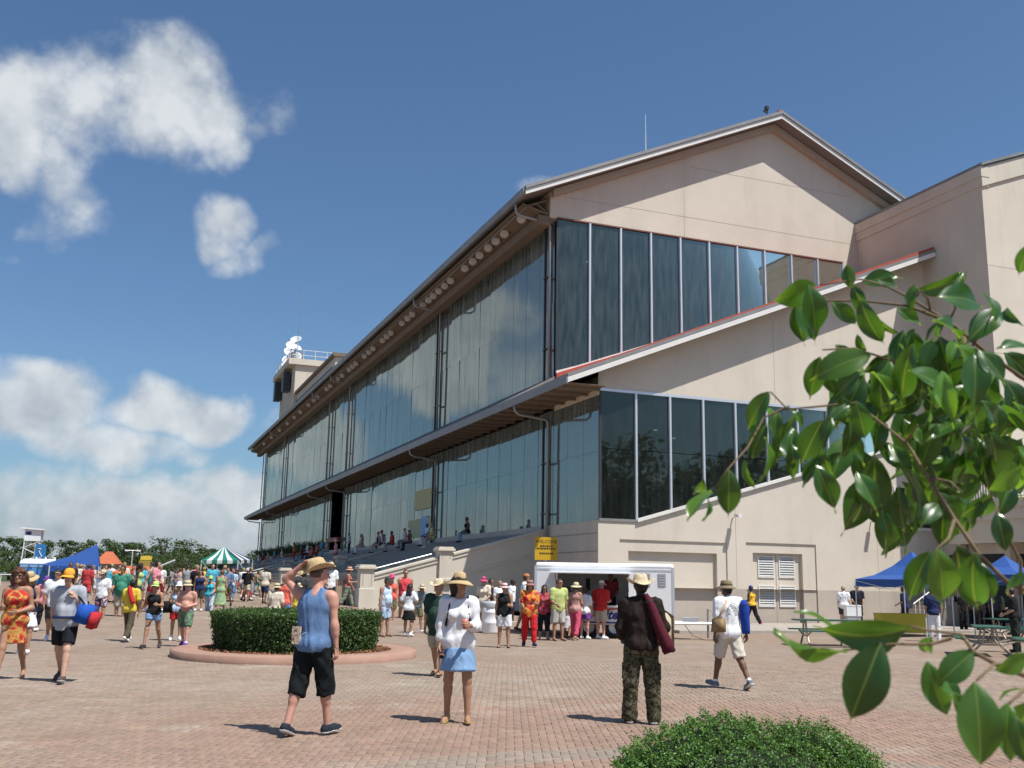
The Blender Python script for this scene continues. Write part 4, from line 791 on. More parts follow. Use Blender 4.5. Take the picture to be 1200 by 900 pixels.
# ------------------------------------------------------------------ tents, tables on the right
BLUE = mat('tent_blue', (.03, .10, .36), .6, var=.1, scale=1.5, trans=.15); POLE = mat('tent_pole', (.66, .68, .70), .4, metal=.3)
def popup(A, Bp, w, lab, top=2.05, val=.28, peak=1.15, M=BLUE):
    A = np.array(A[:2]); Bp = np.array(Bp[:2]); e = Bp-A; L = np.linalg.norm(e); e /= L; pr = np.array([-e[1], e[0]]); Cc = [A, Bp, Bp+pr*w, A+pr*w]; cen = sum(Cc)/4; z0 = .0
    t = thing('canopy_tent', lab, 'tent', (cen[0], cen[1], 0), 'pop-up tents'); K = [np.array([*q, 0]) for q in Cc]; pk = np.array([*cen, top+peak])
    mb = MB()
    for i in range(4):
        a, b = K[i]+[0, 0, top], K[(i+1) % 4]+[0, 0, top]; n_ = 6
        rows = [[(a+(b-a)*j/n_)*(1-s)+pk*s+np.array([0, 0, -.22*math.sin(s*math.pi)*(1 if True else 0)]) for j in range(n_+1)] for s in (0, .33, .66, 1)]
        for r0, r1 in zip(rows[:-1], rows[1:]):
            for j in range(n_): mb.poly([r0[j], r0[j+1], r1[j+1], r1[j]])
        mb2 = MB()
        for j in range(n_):
            u0 = a+(b-a)*j/n_; u1 = a+(b-a)*(j+1)/n_; mb2.poly([u0-[0, 0, val+.03*(j % 2)], u1-[0, 0, val+.03*((j+1) % 2)], u1, u0])
        mb2.build('valance', M, t)
        MB().tube([K[i], K[i]+[0, 0, top]], .022, 6).build('leg', POLE, t); MB().tube([a-[0, 0, .05], (a+b)/2-[0, 0, .35], b-[0, 0, .05]], .012, 5).build('truss_bar', POLE, t)
    mb.build('roof', M, t, True)
    return t
A = at(1005, 735, 37.5); Bq = at(1086, 740, 35.2); A[2] = Bq[2] = 0
popup(A, Bq, 3.0, 'blue pop-up tent beside the beige gable wall behind the leaves', 2.02, .26, 1.05)
A = at(1118, 735, 36.5); Bq = at(1205, 740, 34.5); popup(A, Bq, 3.0, 'darker blue tent in the shade under the balcony at the right edge', 2.25, .35, .7)
GRN = mat('table_green', (.03, .10, .07), .5, var=.1)
def ptable(px, py, lab, yaw, s=1.0):
    p = ghit(px, py); t = thing('picnic_table', lab, 'table', tuple(p), 'green picnic tables'); TB = mat('table_tube', (.42, .36, .29), .45, metal=.3)
    link('tabletop', MB().box(-.9, .9, -.36, .36, .72, .76).mesh('top', GRN), t)
    for y in (-.72, .72): link('bench', MB().box(-.9, .9, y-.13, y+.13, .43, .47).mesh('bench', GRN), t)
    for x in (-.6, .6):
        link('leg', MB().tube([(x, -.55, 0), (x, -.2, .35), (x, -.12, .72)], .03, 6).mesh('leg', TB), t); link('leg', MB().tube([(x, .55, 0), (x, .2, .35), (x, .12, .72)], .03, 6).mesh('leg', TB), t)
        link('bench_arm', MB().tube([(x, -.72, .43), (x, -.25, .30), (x, .25, .30), (x, .72, .43)], .025, 6).mesh('arm', TB), t)
    t.rotation_euler = (0, 0, yaw)
ptable(1160, 768, 'green picnic table with tubular legs in front at the right edge', -.35+1.2); ptable(968, 757, 'green picnic table half hidden behind the drooping big leaf', -.4); ptable(1188, 752, 'green picnic table in the shade under the balcony tents', -.2)
YC = mat('cloth_yellow', (.52, .46, .05), .7, var=.08)
p = ghit(1058, 745); t = thing('serving_table', 'folding table under yellow cloth below the blue tent', 'table', tuple(p)); link('cloth', MB().box(-.9, .9, -.38, .38, .12, .77).mesh('cloth', YC), t); link('tabletop', MB().box(-.92, .92, -.40, .40, .77, .80).mesh('top', YC), t)
for x in (-.8, .8): link('leg', MB().tube([(x, 0, 0), (x, 0, .7)], .02, 5).mesh('leg', POLE), t)
t.rotation_euler = (0, 0, -YAW)
p = ghit(1035, 757); t = thing('crate', 'tan crate with a black edge on the ground by the yellow table', 'crate', tuple(p)); link('body', MB().box(-.25, .25, -.2, .2, 0, .5).mesh('body', mat('crate_tan', (.42, .32, .19), .8, var=.12)), t); link('edge', MB().box(-.30, -.25, -.22, .22, 0, .54).mesh('edge', DARKSTEEL), t); link('edge', MB().box(.25, .29, -.22, .22, 0, .54).mesh('edge', DARKSTEEL), t); t.rotation_euler = (0, 0, -YAW)
p = ghit(1000, 738); t = thing('cooler', 'white box cooler beside the green table left of the tent leg', 'cooler', tuple(p)); link('body', MB().box(-.3, .3, -.2, .2, .55, .95).mesh('body', WHITE), t); link('lid', MB().box(-.31, .31, -.21, .21, .95, 1.0).mesh('lid', WHITE), t); link('stand', MB().box(-.28, .28, -.18, .18, 0, .55).mesh('stand', GREYP), t); t.rotation_euler = (0, 0, -YAW)
# ------------------------------------------------------------------ far end of the plaza
def farbox(px0, px1, py0, py1, D, depth=2.0, z0=.45):
    a = at(px0, py1, D); b = at(px1, py0, D); return a, b
# cabin tower
c = at(37, 650, 120); c[2] = .45; t = thing('cabin_tower', 'white watch cabin on a lattice tower above the far trees', 'tower', tuple(c)); W2 = mat('cabin_white', (.75, .77, .80), .5, var=.05)
zt = at(37, 617, 120)[2]-.45; zb = at(37, 634, 120)[2]-.45
link('cabin', MB().box(-.85, .95, -.9, .9, zb, zt-.35).mesh('cabin', W2), t); link('roof', MB().prism([(-1.3, -1.2, zt-.30), (1.3, -1.2, zt-.42), (1.3, -1.2, zt-.28), (-1.3, -1.2, zt-.12)], (0, 2.4, 0)).mesh('roof', W2), t); link('window', MB().box(-.87, -.84, -.7, .7, zb+.6, zt-.6).mesh('w', DARKIN), t); link('window', MB().box(-.7, -.1, -.915, -.89, zb+.7, zt-.6).mesh('w', NAVY), t)
for x in (-.8, .8):
    for y in (-.8, .8): link('leg', MB().tube([(x*1.25, y*1.25, 0), (x, y, zb)], .06, 5).mesh('leg', W2), t)
for k in range(6):
    z0 = zb*k/6; z1 = zb*(k+1)/6
    for y in (-.85, .85): link('brace', MB().tube([(-.9 if k % 2 else .9, y, z0), (.9 if k % 2 else -.9, y, z1)], .035, 4).mesh('brace', W2), t)
    for x in (-.85, .85): link('brace', MB().tube([(x, -.9 if k % 2 else .9, z0), (x, .9 if k % 2 else -.9, z1)], .035, 4).mesh('brace', W2), t)
t.rotation_euler = (0, 0, -.1)
# banner
c = at(47, 650, 100); c[2] = .45; t = thing('banner', 'tall bright blue banner with white figure beside the cabin tower', 'banner', tuple(c)); zt = at(47, 637, 100)[2]-.45; zb = at(47, 658, 100)[2]-.45
link('flag', MB().prism([(-.55, 0, zb), (.55, 0, zb), (.5, 0, zt-.1), (-.45, 0, zt)], (0, .03, 0)).mesh('flag', mat('banner_blue', (.04, .22, .55), .6, var=.1, trans=.2)), t); link('pole', MB().tube([(-.6, 0, 0), (-.55, 0, zt+.1)], .03, 5).mesh('pole', POLE), t)
link('emblem', MB().tube([(-.1, -.01, zb+.3), (.18, -.01, zb+.5), (.0, -.01, zb+.75), (-.12, -.01, zb+1.0), (.05, -.01, zb+1.25), (-.2, -.01, zt-.5)], .045, 5).mesh('emblem', W2), t); t.rotation_euler = (0, 0, -.2)
# portable toilets
for i, px in enumerate((33, 44, 55)):
    c = at(px, 684, 66); c[2] = .45; t = thing('portable_toilet', 'blue portable toilet with white roof, %s of three' % ('leftmost', 'middle', 'rightmost')[i], 'toilet', tuple(c), 'portable toilets'); PB = mat('toilet_blue', (.05, .20, .50), .5, var=.06)
    link('cabin', MB().box(-.55, .55, -.55, .55, 0, 1.85).mesh('cabin', PB), t); link('door', MB().box(-.36, .36, -.575, -.55, .1, 1.72).mesh('door', mat('toilet_door', (.09, .26, .55), .5)), t); link('sign_strip', MB().box(-.5, .5, -.59, -.55, 1.62, 1.78).mesh('strip', mat('strip_grey', (.25, .35, .5), .5)), t)
    link('roof', MB().lathe([(.80, 1.85), (.74, 2.02), (.4, 2.16), (0, 2.18)], 4).mesh('roof', W2), t).rotation_euler = (0, 0, rad(45)); link('vent', MB().lathe([(.06, 2.1), (.06, 2.3), (.0, 2.3)], 8, (.3, .2, 0)).mesh('vent', W2), t); t.rotation_euler = (0, 0, -YAW+.3)
# big sloping blue tent
t = thing('blue_marquee', 'big blue marquee with its roof sloping down to the left in the crowd', 'tent', tuple(at(90, 680, 62)*np.array([1, 1, 0])+np.array([0, 0, .45])))
q = [at(58, 663, 62), at(116, 664, 62), at(118, 663, 66), at(50, 661, 66)]; pk = at(114.5, 637.5, 63); pl = at(112, 638.5, 63); mb = MB()
ml = at(86, 648.5, 63)-np.array([0, 0, .12])
mb.poly([q[0], q[1], pk, ml]); mb.poly([q[1], q[2], pk]); mb.poly([q[3], q[0], ml]); mb.poly([q[2], q[3], ml, pk]); mb.build('roof', BLUE, t)
mb = MB(); dz = np.array([0, 0, -.35])
for i in range(4): mb.poly([q[i]+dz, q[(i+1) % 4]+dz, q[(i+1) % 4], q[i]])
mb.build('valance', BLUE, t)
for p in q: MB().tube([p, (p[0], p[1], .4)], .04, 6).build('leg', POLE, t)
MB().tube([pk, (pk[0], pk[1], .4)], .05, 6).build('centre_pole', POLE, t)
for k in range(3): e = q[0]+(q[1]-q[0])*(k+.5)/3; MB().tube([e+(0, -.02, -.1), ml*.5+pk*.5-(0, .02, .15)], .012, 4).build('seam', mat('seam_white', (.55, .6, .7), .6), t)
# red roofed buildings, sign, lamp post, boom
def house(px0, px1, roof_top, eave, D, lab, hip=True):
    a = at(px0, eave, D); b = at(px1, eave, D); w_ = np.linalg.norm(b-a); c = (a+b)/2; ze = c[2]-.45; zr = at(px0, roof_top, D)[2]-.45; t = thing('pavilion', lab, 'building', (c[0], c[1], .45))
    h = w_/2; link('wall', MB().box(-h+.4, h-.4, -1.6, 1.6, 0, ze).mesh('wall', mat('pav_wall', (.36, .40, .38), .8, var=.1)), t)
    TILE = mat('red_roof', (.44, .12, .05), .7, var=.12, scale=2); r = h*.25 if hip else h
    v = [(-h, -2.2, ze), (h, -2.2, ze), (h, 2.2, ze), (-h, 2.2, ze), (-r, 0, zr), (r, 0, zr)]
    link('roof', MB().add(v, [(0, 1, 5, 4), (1, 2, 5), (2, 3, 4, 5), (3, 0, 4), (0, 3, 2, 1)]).mesh('roof', TILE), t)
    for k in range(3): x = -h+.9+(2*h-1.8)*k/2; o = link('window', MB().box(x-.3, x+.3, -1.63, -1.58, .9, min(ze-.3, 2.0)).mesh('w', DARKIN), t); link('frame', MB().box(x-.36, x+.36, -1.65, -1.63, .84, .9).mesh('f', W2), o)
    t.rotation_euler = (0, 0, -YAW+.3)
house(112, 142, 646, 661, 95, 'pavilion with a steep orange hipped roof right of the blue marquee'); house(143, 178, 663, 670, 110, 'low pavilion with a long red roof under the yellow sign', False)
c = at(170, 664, 112); t = thing('food_sign', 'small yellow roof sign above the low red roof', 'sign', (c[0], c[1], .45)); z0 = c[2]-.45; z1 = at(170, 651, 112)[2]-.45
link('board', MB().box(-.7, .7, -.05, .05, z0, z0+(z1-z0)*.55).mesh('b', mat('sign_olive', (.30, .24, .05), .6)), t); link('topper', MB().prism([(-.6, -.05, z0+(z1-z0)*.6), (.6, -.05, z0+(z1-z0)*.6), (.7, -.05, z1-.15), (.3, -.05, z1), (-.5, -.05, z1-.05)], (0, .1, 0)).mesh('t', mat('sign_yel2', (.62, .48, .06), .6)), t)
for x in (-.5, .5): link('post', MB().tube([(x, 0.06, 0), (x, 0.06, z1-.3)], .05, 5).mesh('p', DARKSTEEL), t)
c = at(154, 664, 110); t = thing('lamp_post', 'thin double-headed lamp post left of the yellow sign', 'lamp post', (c[0], c[1], .45)); z1 = at(154, 645, 110)[2]-.45
link('pole', MB().tube([(0, 0, 0), (0, 0, z1)], .06, 6).mesh('p', POLE), t); link('arm', MB().tube([(-.6, 0, z1), (.6, 0, z1)], .04, 5).mesh('a', POLE), t)
for x in (-.6, .6): link('lamp_head', MB().box(x-.22, x+.22, -.12, .12, z1-.08, z1+.08).mesh('h', W2), t)
a = at(174, 669, 70); b = at(205, 656.5, 70); mb = MB(); mb.tube([a, b], .06, 6); bo = thing('boom', 'white boom arm slanting up over the crowd', 'boom', (a[0], a[1], .45)); mb.build('arm', W2, bo); MB().tube([(a[0], a[1], .45), a], .08, 6).build('post', W2, bo); MB().tube([a, a*1.25-b*.25], .1, 6).build('counterweight', DARKSTEEL, bo)
# striped tent: every stripe a panel
t = thing('striped_tent', 'green and white striped tent at the far end of the plaza', 'tent', tuple(at(265, 680, 78)*np.array([1, 1, 0])+np.array([0, 0, .45])))
GS = mat('stripe_green', (.02, .20, .15), .6, trans=.15); WS = mat('stripe_white', (.72, .75, .78), .6, trans=.2); NS = mat('stripe_navy', (.02, .05, .12), .6)
eL = at(236, 656.5, 76); eR = at(279, 656.5, 76); rL = at(262, 641, 79); eR2 = at(296, 656, 84); n = 7
top = rL
for i in range(n):
    a = eL+(eR-eL)*i/n; b = eL+(eR-eL)*(i+1)/n; u = top+np.array([.03*(i-3), 0, 0]); v = top+np.array([.03*(i-2), 0, 0]); mid = lambda p, q_: (p+q_)/2-np.array([0, 0, .10])
    m_ = MB(); m_.poly([a, b, mid(b, v), mid(a, u)]); m_.poly([mid(a, u), mid(b, v), v, u]); m_.poly([a-(0, 0, .25), b-(0, 0, .25), b, a]); m_.build('stripe', GS if i % 2 == 0 else WS, t)
for i in range(5):
    a = eR+(eR2-eR)*i/5; b = eR+(eR2-eR)*(i+1)/5; m_ = MB(); m_.poly([a, b, top+np.array([.1, 0, 0])]); m_.poly([a-(0, 0, .25), b-(0, 0, .25), b, a]); m_.build('stripe', NS if i % 2 == 0 else WS, t)
eB = at(255, 656, 86); m_ = MB(); m_.poly([eL, top, eB]); m_.poly([eR2, eB, top]); m_.build('stripe', GS, t)
for p in (eL, eR, eR2, eB): MB().tube([p, (p[0], p[1], .45)], .045, 6).build('leg', POLE, t)
g = at(247, 671, 74); MB().tube([eL, g], .02, 4).build('guy_rope', POLE, t); MB().tube([eR, at(286, 669, 76)], .02, 4).build('guy_rope', POLE, t)
# long low rail far away
f0 = at(-30, 676, 100); f1 = at(235, 674, 140); t = thing('track_rail', 'low white rail along the far side of the plaza', 'rail', (f0[0], f0[1], .45)); f0[2] = f1[2] = 1.5; MB().tube([f0, f1], .06, 6).build('rail', W2, t)
for k in range(24): p = f0+(f1-f0)*k/23; MB().tube([(p[0], p[1], .4), (p[0], p[1], 1.5)], .04, 5).build('post', W2, t)
# ------------------------------------------------------------------ people: bodies and clothes polygonised from blended limb volumes
def surfnet(f, lo, h):
    s = f < 0; nx, ny, nz = f.shape
    cnt = np.zeros((nx-1, ny-1, nz-1), np.int8); offs = [(i, j, k) for i in (0, 1) for j in (0, 1) for k in (0, 1)]
    for i, j, k in offs: cnt += s[i:nx-1+i, j:ny-1+j, k:nz-1+k]
    I = np.argwhere((cnt > 0) & (cnt < 8))
    if len(I) == 0: return np.zeros((0, 3)), np.zeros((0, 4), int)
    c = [f[I[:, 0]+i, I[:, 1]+j, I[:, 2]+k] for i, j, k in offs]
    acc = np.zeros((len(I), 3)); num = np.zeros(len(I))
    for a in range(8):
        for b in range(a+1, 8):
            d = np.array(offs[b])-np.array(offs[a])
            if np.abs(d).sum() != 1: continue
            m = (c[a] < 0) != (c[b] < 0); t = np.where(m, c[a]/(c[a]-c[b]+1e-12), 0)
            acc += np.where(m[:, None], np.array(offs[a])+t[:, None]*d, 0); num += m
    V = (I+acc/num[:, None])*h+lo; idx = np.full(cnt.shape, -1, np.int32); idx[tuple(I.T)] = np.arange(len(I)); Q = []
    for ax in range(3):
        b_, c_ = (ax+1) % 3, (ax+2) % 3; sl0 = [slice(None)]*3; sl1 = [slice(None)]*3; sl0[ax] = slice(0, -1); sl1[ax] = slice(1, None)
        A = s[tuple(sl0)]; Bb = s[tuple(sl1)]; E = np.argwhere(A != Bb); E = E[(E[:, b_] > 0) & (E[:, c_] > 0) & (E[:, b_] < f.shape[b_]-1) & (E[:, c_] < f.shape[c_]-1)]
        if len(E) == 0: continue
        def g(db, dc): e = E.copy(); e[:, b_] += db; e[:, c_] += dc; return idx[tuple(e.T)]
        q = np.stack([g(-1, -1), g(0, -1), g(0, 0), g(-1, 0)], 1); inn = A[tuple(E.T)]; q[~inn] = q[~inn][:, ::-1]; Q.append(q)
    Q = np.concatenate(Q); return V, Q[(Q >= 0).all(1)]
class Vol:
    def __init__(s, prims, h, pad=.05):
        P = np.array([p[0] for p in prims]+[p[1] for p in prims]); R = max(max(p[2], p[3]) for p in prims)
        s.h = h; s.lo = P.min(0)-R-pad; hi = P.max(0)+R+pad; n = np.ceil((hi-s.lo)/h).astype(int)+1
        s.ax = [(s.lo[i]+h*np.arange(n[i])).astype(np.float32) for i in range(3)]; s.f = np.full(n, .1, np.float32)
    def sub(s, a, b, R):
        lo = np.floor((np.minimum(a, b)-R-s.lo)/s.h).astype(int); hi = np.ceil((np.maximum(a, b)+R-s.lo)/s.h).astype(int)+1
        return tuple(slice(max(0, l), max(0, min(n, u))) for l, u, n in zip(lo, hi, s.f.shape))
    def grid(s, sl): return s.ax[0][sl[0]][:, None, None], s.ax[1][sl[1]][None, :, None], s.ax[2][sl[2]][None, None, :]
    def add(s, a, b, r1, r2, sq=None, k=.03):
        a = np.asarray(a, np.float32); b = np.asarray(b, np.float32); sl = s.sub(a, b, max(r1, r2)+.07); X, Y, Z = s.grid(sl)
        ba = b-a; bb = float(ba@ba)+1e-9; px, py, pz = X-a[0], Y-a[1], Z-a[2]
        t = np.clip((px*ba[0]+py*ba[1]+pz*ba[2])/bb, 0, 1); qx, qy, qz = px-t*ba[0], py-t*ba[1], pz-t*ba[2]
        if sq is not None:
            e, fac = sq; m = (qx*e[0]+qy*e[1]+qz*e[2])*(1/fac-1); qx, qy, qz = qx+m*e[0], qy+m*e[1], qz+m*e[2]
        d = np.sqrt(qx*qx+qy*qy+qz*qz)-(r1+(r2-r1)*t); g = s.f[sl]; hh = np.clip(.5+.5*(g-d)/k, 0, 1); s.f[sl] = g*(1-hh)+d*hh-k*hh*(1-hh)
        return s
    def cut(s, n, p):
        """remove everything on the side of plane (p, n) that n points to"""
        n = np.asarray(n, np.float32); X, Y, Z = s.grid((slice(None),)*3); s.f = np.maximum(s.f, (X-p[0])*n[0]+(Y-p[1])*n[1]+(Z-p[2])*n[2]); return s
    def cutsphere(s, c, r):
        X, Y, Z = s.grid((slice(None),)*3); s.f = np.maximum(s.f, r-np.sqrt((X-c[0])**2+(Y-c[1])**2+(Z-c[2])**2)); return s
    def mesh(s): return surfnet(s.f, s.lo, s.h)
def un(v): v = np.asarray(v, float); return v/(np.linalg.norm(v)+1e-9)
ARM = {'down': ((.16, .0, -1), (.06, .16, -1)), 'swf': ((.14, .32, -1), (.04, .62, -1)), 'swb': ((.18, -.34, -1), (.06, -.10, -1)), 'bent': ((.16, .12, -1), (-.22, .95, .12)), 'bentlow': ((.16, .10, -1), (-.16, .9, -.45)),
       'up': ((.3, .55, -.8), (-.1, .45, .9)), 'head': ((.78, .05, .62), (-.72, -.05, .55)), 'hip': ((.5, -.12, -1), (-.55, .15, -.8)), 'strap': ((.22, -.05, -1), (-.45, .5, .85)), 'out': ((.55, .05, -1), (.5, .2, -.9)), 'holdout': ((.45, .1, -1), (.55, .5, -.35)), 'belly': ((.25, .0, -1), (-.75, .75, -.25))}
LEG = {'stand': ((.03, 0), (-.03, 0)), 'walk': ((.36, .12), (-.28, .30)), 'walk2': ((-.26, .32), (.34, .10)), 'step': ((.2, .1), (-.16, .22)), 'step2': ((-.16, .22), (.2, .1)), 'sit': ((1.45, 1.45), (1.4, 1.45)), 'ease': ((.06, .04), (-.04, .16))}
def skeleton(sp):
    fem = sp.get('fem', 0); bk = sp.get('bulk', 1.0); S = {}; J = {}
    hw = .092 if fem else .088; sw = (.163 if fem else .186)*(1+.35*(bk-1)); tau = sp.get('lean', .03); tw = sp.get('twist', 0)
    T = np.array([0, math.sin(tau), math.cos(tau)]); FW = np.array([0, math.cos(tau), -math.sin(tau)]); RT = np.array([1., 0, 0])
    if tw: RT = np.array([math.cos(tw), math.sin(tw), 0]); FW = un(np.cross(T, RT))
    pel = np.array([0, 0, .95]); J['pel'] = pel; J['T'] = T; J['FW'] = FW; J['RT'] = RT
    legs = LEG[sp.get('legs', 'stand')]; ab = sp.get('spread', .05); low = 9
    for i, sd in enumerate((-1, 1)):
        n = 'LR'[i]; th, kn = legs[i]; hip = pel+np.array([sd*hw, 0, -.03]); d1 = un([sd*ab, math.sin(th), -math.cos(th)]); knee = hip+d1*.425
        d2 = un([sd*ab*.6, math.sin(th-kn), -math.cos(th-kn)]); ank = knee+d2*.415; fp = (th-kn)*.75; fd = un([sd*.14, math.cos(fp), math.sin(fp)-.02]); dn = un(np.cross(fd, [1, 0, 0])*-1); dn = dn if dn[2] < 0 else -dn
        if sp.get('legs') == 'sit': fd = un([sd*.1, 1, -.05]); dn = np.array([0, 0, -1.])
        heel = ank-fd*.035+dn*.040; ball = ank+fd*.115+dn*.048; toe = ank+fd*.185+dn*.052
        S['thigh'+n] = (hip, knee, .088*bk*(1.05 if fem else 1), .056*(.6+.4*bk)); S['calf'+n] = (knee, ank, .054, .036); S['bulge'+n] = (knee+d2*.11-np.array([0, .018, 0]), knee+d2*.16-np.array([0, .014, 0]), .054, .046)
        S['heel'+n] = (heel, ball, .036, .036); S['toe'+n] = (ball, toe, .036, .026); J['ank'+n] = ank; J['knee'+n] = knee; J['foot'+n] = (fd, dn); J['hip'+n] = hip
        low = min(low, heel[2]-.036, ball[2]-.036, toe[2]-.026)
    w_ = FW
    S['pelvis'] = (pel+RT*-.055, pel+RT*.055, .112*bk*(1.08 if fem else 1), .112*bk*(1.08 if fem else 1), (w_, .88)); S['butt'] = (pel-FW*.04+RT*-.05-T*.03, pel-FW*.04+RT*.05-T*.03, .088*bk, .088*bk)
    wa = pel+T*.13; ch = pel+T*.34; sh = pel+T*.475
    S['belly'] = (pel+T*.02, wa+T*.06, (.132 if fem else .145)*bk, (.125 if fem else .150)*bk, (w_, .72)); S['ribs'] = (wa+T*.04, ch, (.128 if fem else .150)*(.5+.5*bk), (.142 if fem else .165)*(.6+.4*bk), (w_, .68))
    S['chest'] = (ch+RT*-.085+T*.02, ch+RT*.085+T*.02, .098 if fem else .108, .098 if fem else .108, (w_, .92)); S['shoulders'] = (sh-RT*(sw-.035), sh+RT*(sw-.035), .062, .062); S['trap'] = (sh+T*.0-FW*.01, sh+T*.06, .085, .055)
    if fem:
        for sd in (-1, 1): S['bust%d' % sd] = (ch+RT*sd*.075+FW*.075-T*.01, ch+RT*sd*.07+FW*.085-T*.02, .058, .054)
    if sp.get('gut'): g = sp['gut']; S['gut'] = (wa+FW*(.03+g*.5)-T*.03, wa+FW*(.03+g*.5)+T*.03, .115+g*.4, .115+g*.4)
    nk = sh+T*.05; hd = nk+un(T+FW*.25)*.165; J['neck'] = nk; J['head'] = hd; J['sh'] = sh; J['wa'] = wa; J['ch'] = ch
    S['neck'] = (nk-T*.02, nk+un(T+FW*.2)*.09, .057, .052)
    hy, hp = sp.get('hy', 0), sp.get('hp', 0); hf = un([math.sin(hy)*math.cos(hp), math.cos(hy)*math.cos(hp), math.sin(hp)]); hr = un(np.cross(hf, [0, 0, 1])); hu = np.cross(hr, hf); J['hf'], J['hr'], J['hu'] = hf, hr, hu
    S['cranium'] = (hd+hu*.025-hf*.018, hd+hu*.035-hf*.01, .086, .086, (hr, .88)); S['face'] = (hd+hf*.018+hu*.02, hd-hu*.062+hf*.030, .072, .050, (hr, .92)); S['jaw'] = (hd-hu*.07+hf*.042, hd-hu*.078+hf*.055, .036, .026, (hr, 1.15 if True else 1))
    S['nose'] = (hd+hf*.086+hu*.008, hd+hf*.104-hu*.022, .009, .014); S['brow'] = (hd+hf*.078+hu*.032-hr*.03, hd+hf*.078+hu*.032+hr*.03, .014, .014)
    for sd in (-1, 1): S['ear%d' % sd] = (hd+hr*sd*.078-hf*.005+hu*.015, hd+hr*sd*.076-hf*.004-hu*.02, .014, .011)
    arms = sp.get('arms', ('down', 'down'))
    for i, sd in enumerate((-1, 1)):
        n = 'LR'[i]; a = ARM[arms[i]] if isinstance(arms[i], str) else arms[i]; u = un(a[0][0]*sd*RT+a[0][1]*FW+a[0][2]*T); v = un(a[1][0]*sd*RT+a[1][1]*FW+a[1][2]*T)
        s0 = sh+RT*sd*sw-T*.012; el = s0+u*.285; wr = el+v*.245; S['delt'+n] = (s0, s0+u*.07, .056*(.6+.4*bk), .054*(.6+.4*bk)); S['uarm'+n] = (s0+u*.02, el, .050*(.5+.5*bk), .037); S['farm'+n] = (el, wr, .040, .026); S['fbulge'+n] = (el+v*.04, el+v*.09, .042, .038)
        J['el'+n], J['wr'+n], J['fv'+n] = el, wr, v; J['s0'+n] = s0
        pn = un(-sd*RT-v*float((-sd*RT)@v)) if abs(float(RT@v)) < .9 else un(-FW)
        J['pn'+n] = pn; S['hand'+n] = (wr+v*.02, wr+v*.10, .034, .030, (pn, .5)); S['hfing'+n] = (wr+v*.10, wr+v*.165+pn*.02, .027, .016, (pn, .55)); th_ = un(np.cross(pn, v)); th_ = th_ if th_@FW > 0 or abs(th_@FW) < .3 else -th_
        J['th'+n] = th_; S['thumb'+n] = (wr+v*.03+th_*.025, wr+v*.085+th_*.05+pn*.02, .015, .011)
    for k_ in list(S): p = S[k_]; S[k_] = (p[0]-[0, 0, low], p[1]-[0, 0, low])+tuple(p[2:])
    for k_ in J:
        if k_[:3] in ('pel', 'ank', 'kne', 'hip') or k_ in ('neck', 'head', 'sh', 'wa', 'ch', 'elL', 'elR', 'wrL', 'wrR', 's0L', 's0R'): J[k_] = J[k_]-[0, 0, low]
    return S, J
def handprims(J, n, curl=.5):
    wr, v, pn, th = J['wr'+n], J['fv'+n], J['pn'+n], J['th'+n]; out = [(wr-v*.03, wr+v*.02, .024, .024, (pn, .8))]
    for i, (o, L) in enumerate(zip((.027, .009, -.009, -.026), (.072, .080, .074, .058))):
        m = wr+v*(.088-.004*abs(i-1.3))+th*o; out.append((wr+v*.01+th*o*.55, m, .0145, .0125, (pn, .85)))
        a1 = curl*.9; d1 = un(v*math.cos(a1)+pn*math.sin(a1)+th*o*1.5); k1 = m+d1*L*.48; a2 = curl*2.0; d2 = un(v*math.cos(a2)+pn*math.sin(a2)+th*o*.8); out.append((m, k1, .0105, .0092)); out.append((k1, k1+d2*L*.52, .0092, .0072))
    t0 = wr+v*.022+th*.022; t1 = t0+un(v*.75+th*.75+pn*.3)*.042; t2 = t1+un(v*.95+th*.15+pn*(.2+curl*.6))*.036; out += [(t0, t1, .0145, .0115), (t1, t2, .0112, .0088)]
    return out
SKIN = {'fair': (.50, .30, .215), 'pink': (.52, .27, .20), 'tan': (.37, .20, .125), 'brown': (.16, .08, .048), 'dark': (.055, .031, .022)}
def skinmat(k): c = SKIN[k]; return mat('skin_'+k, c, .48, var=.06, scale=12, bump=.08, bscale=150, spec=.35)
FABN = {}
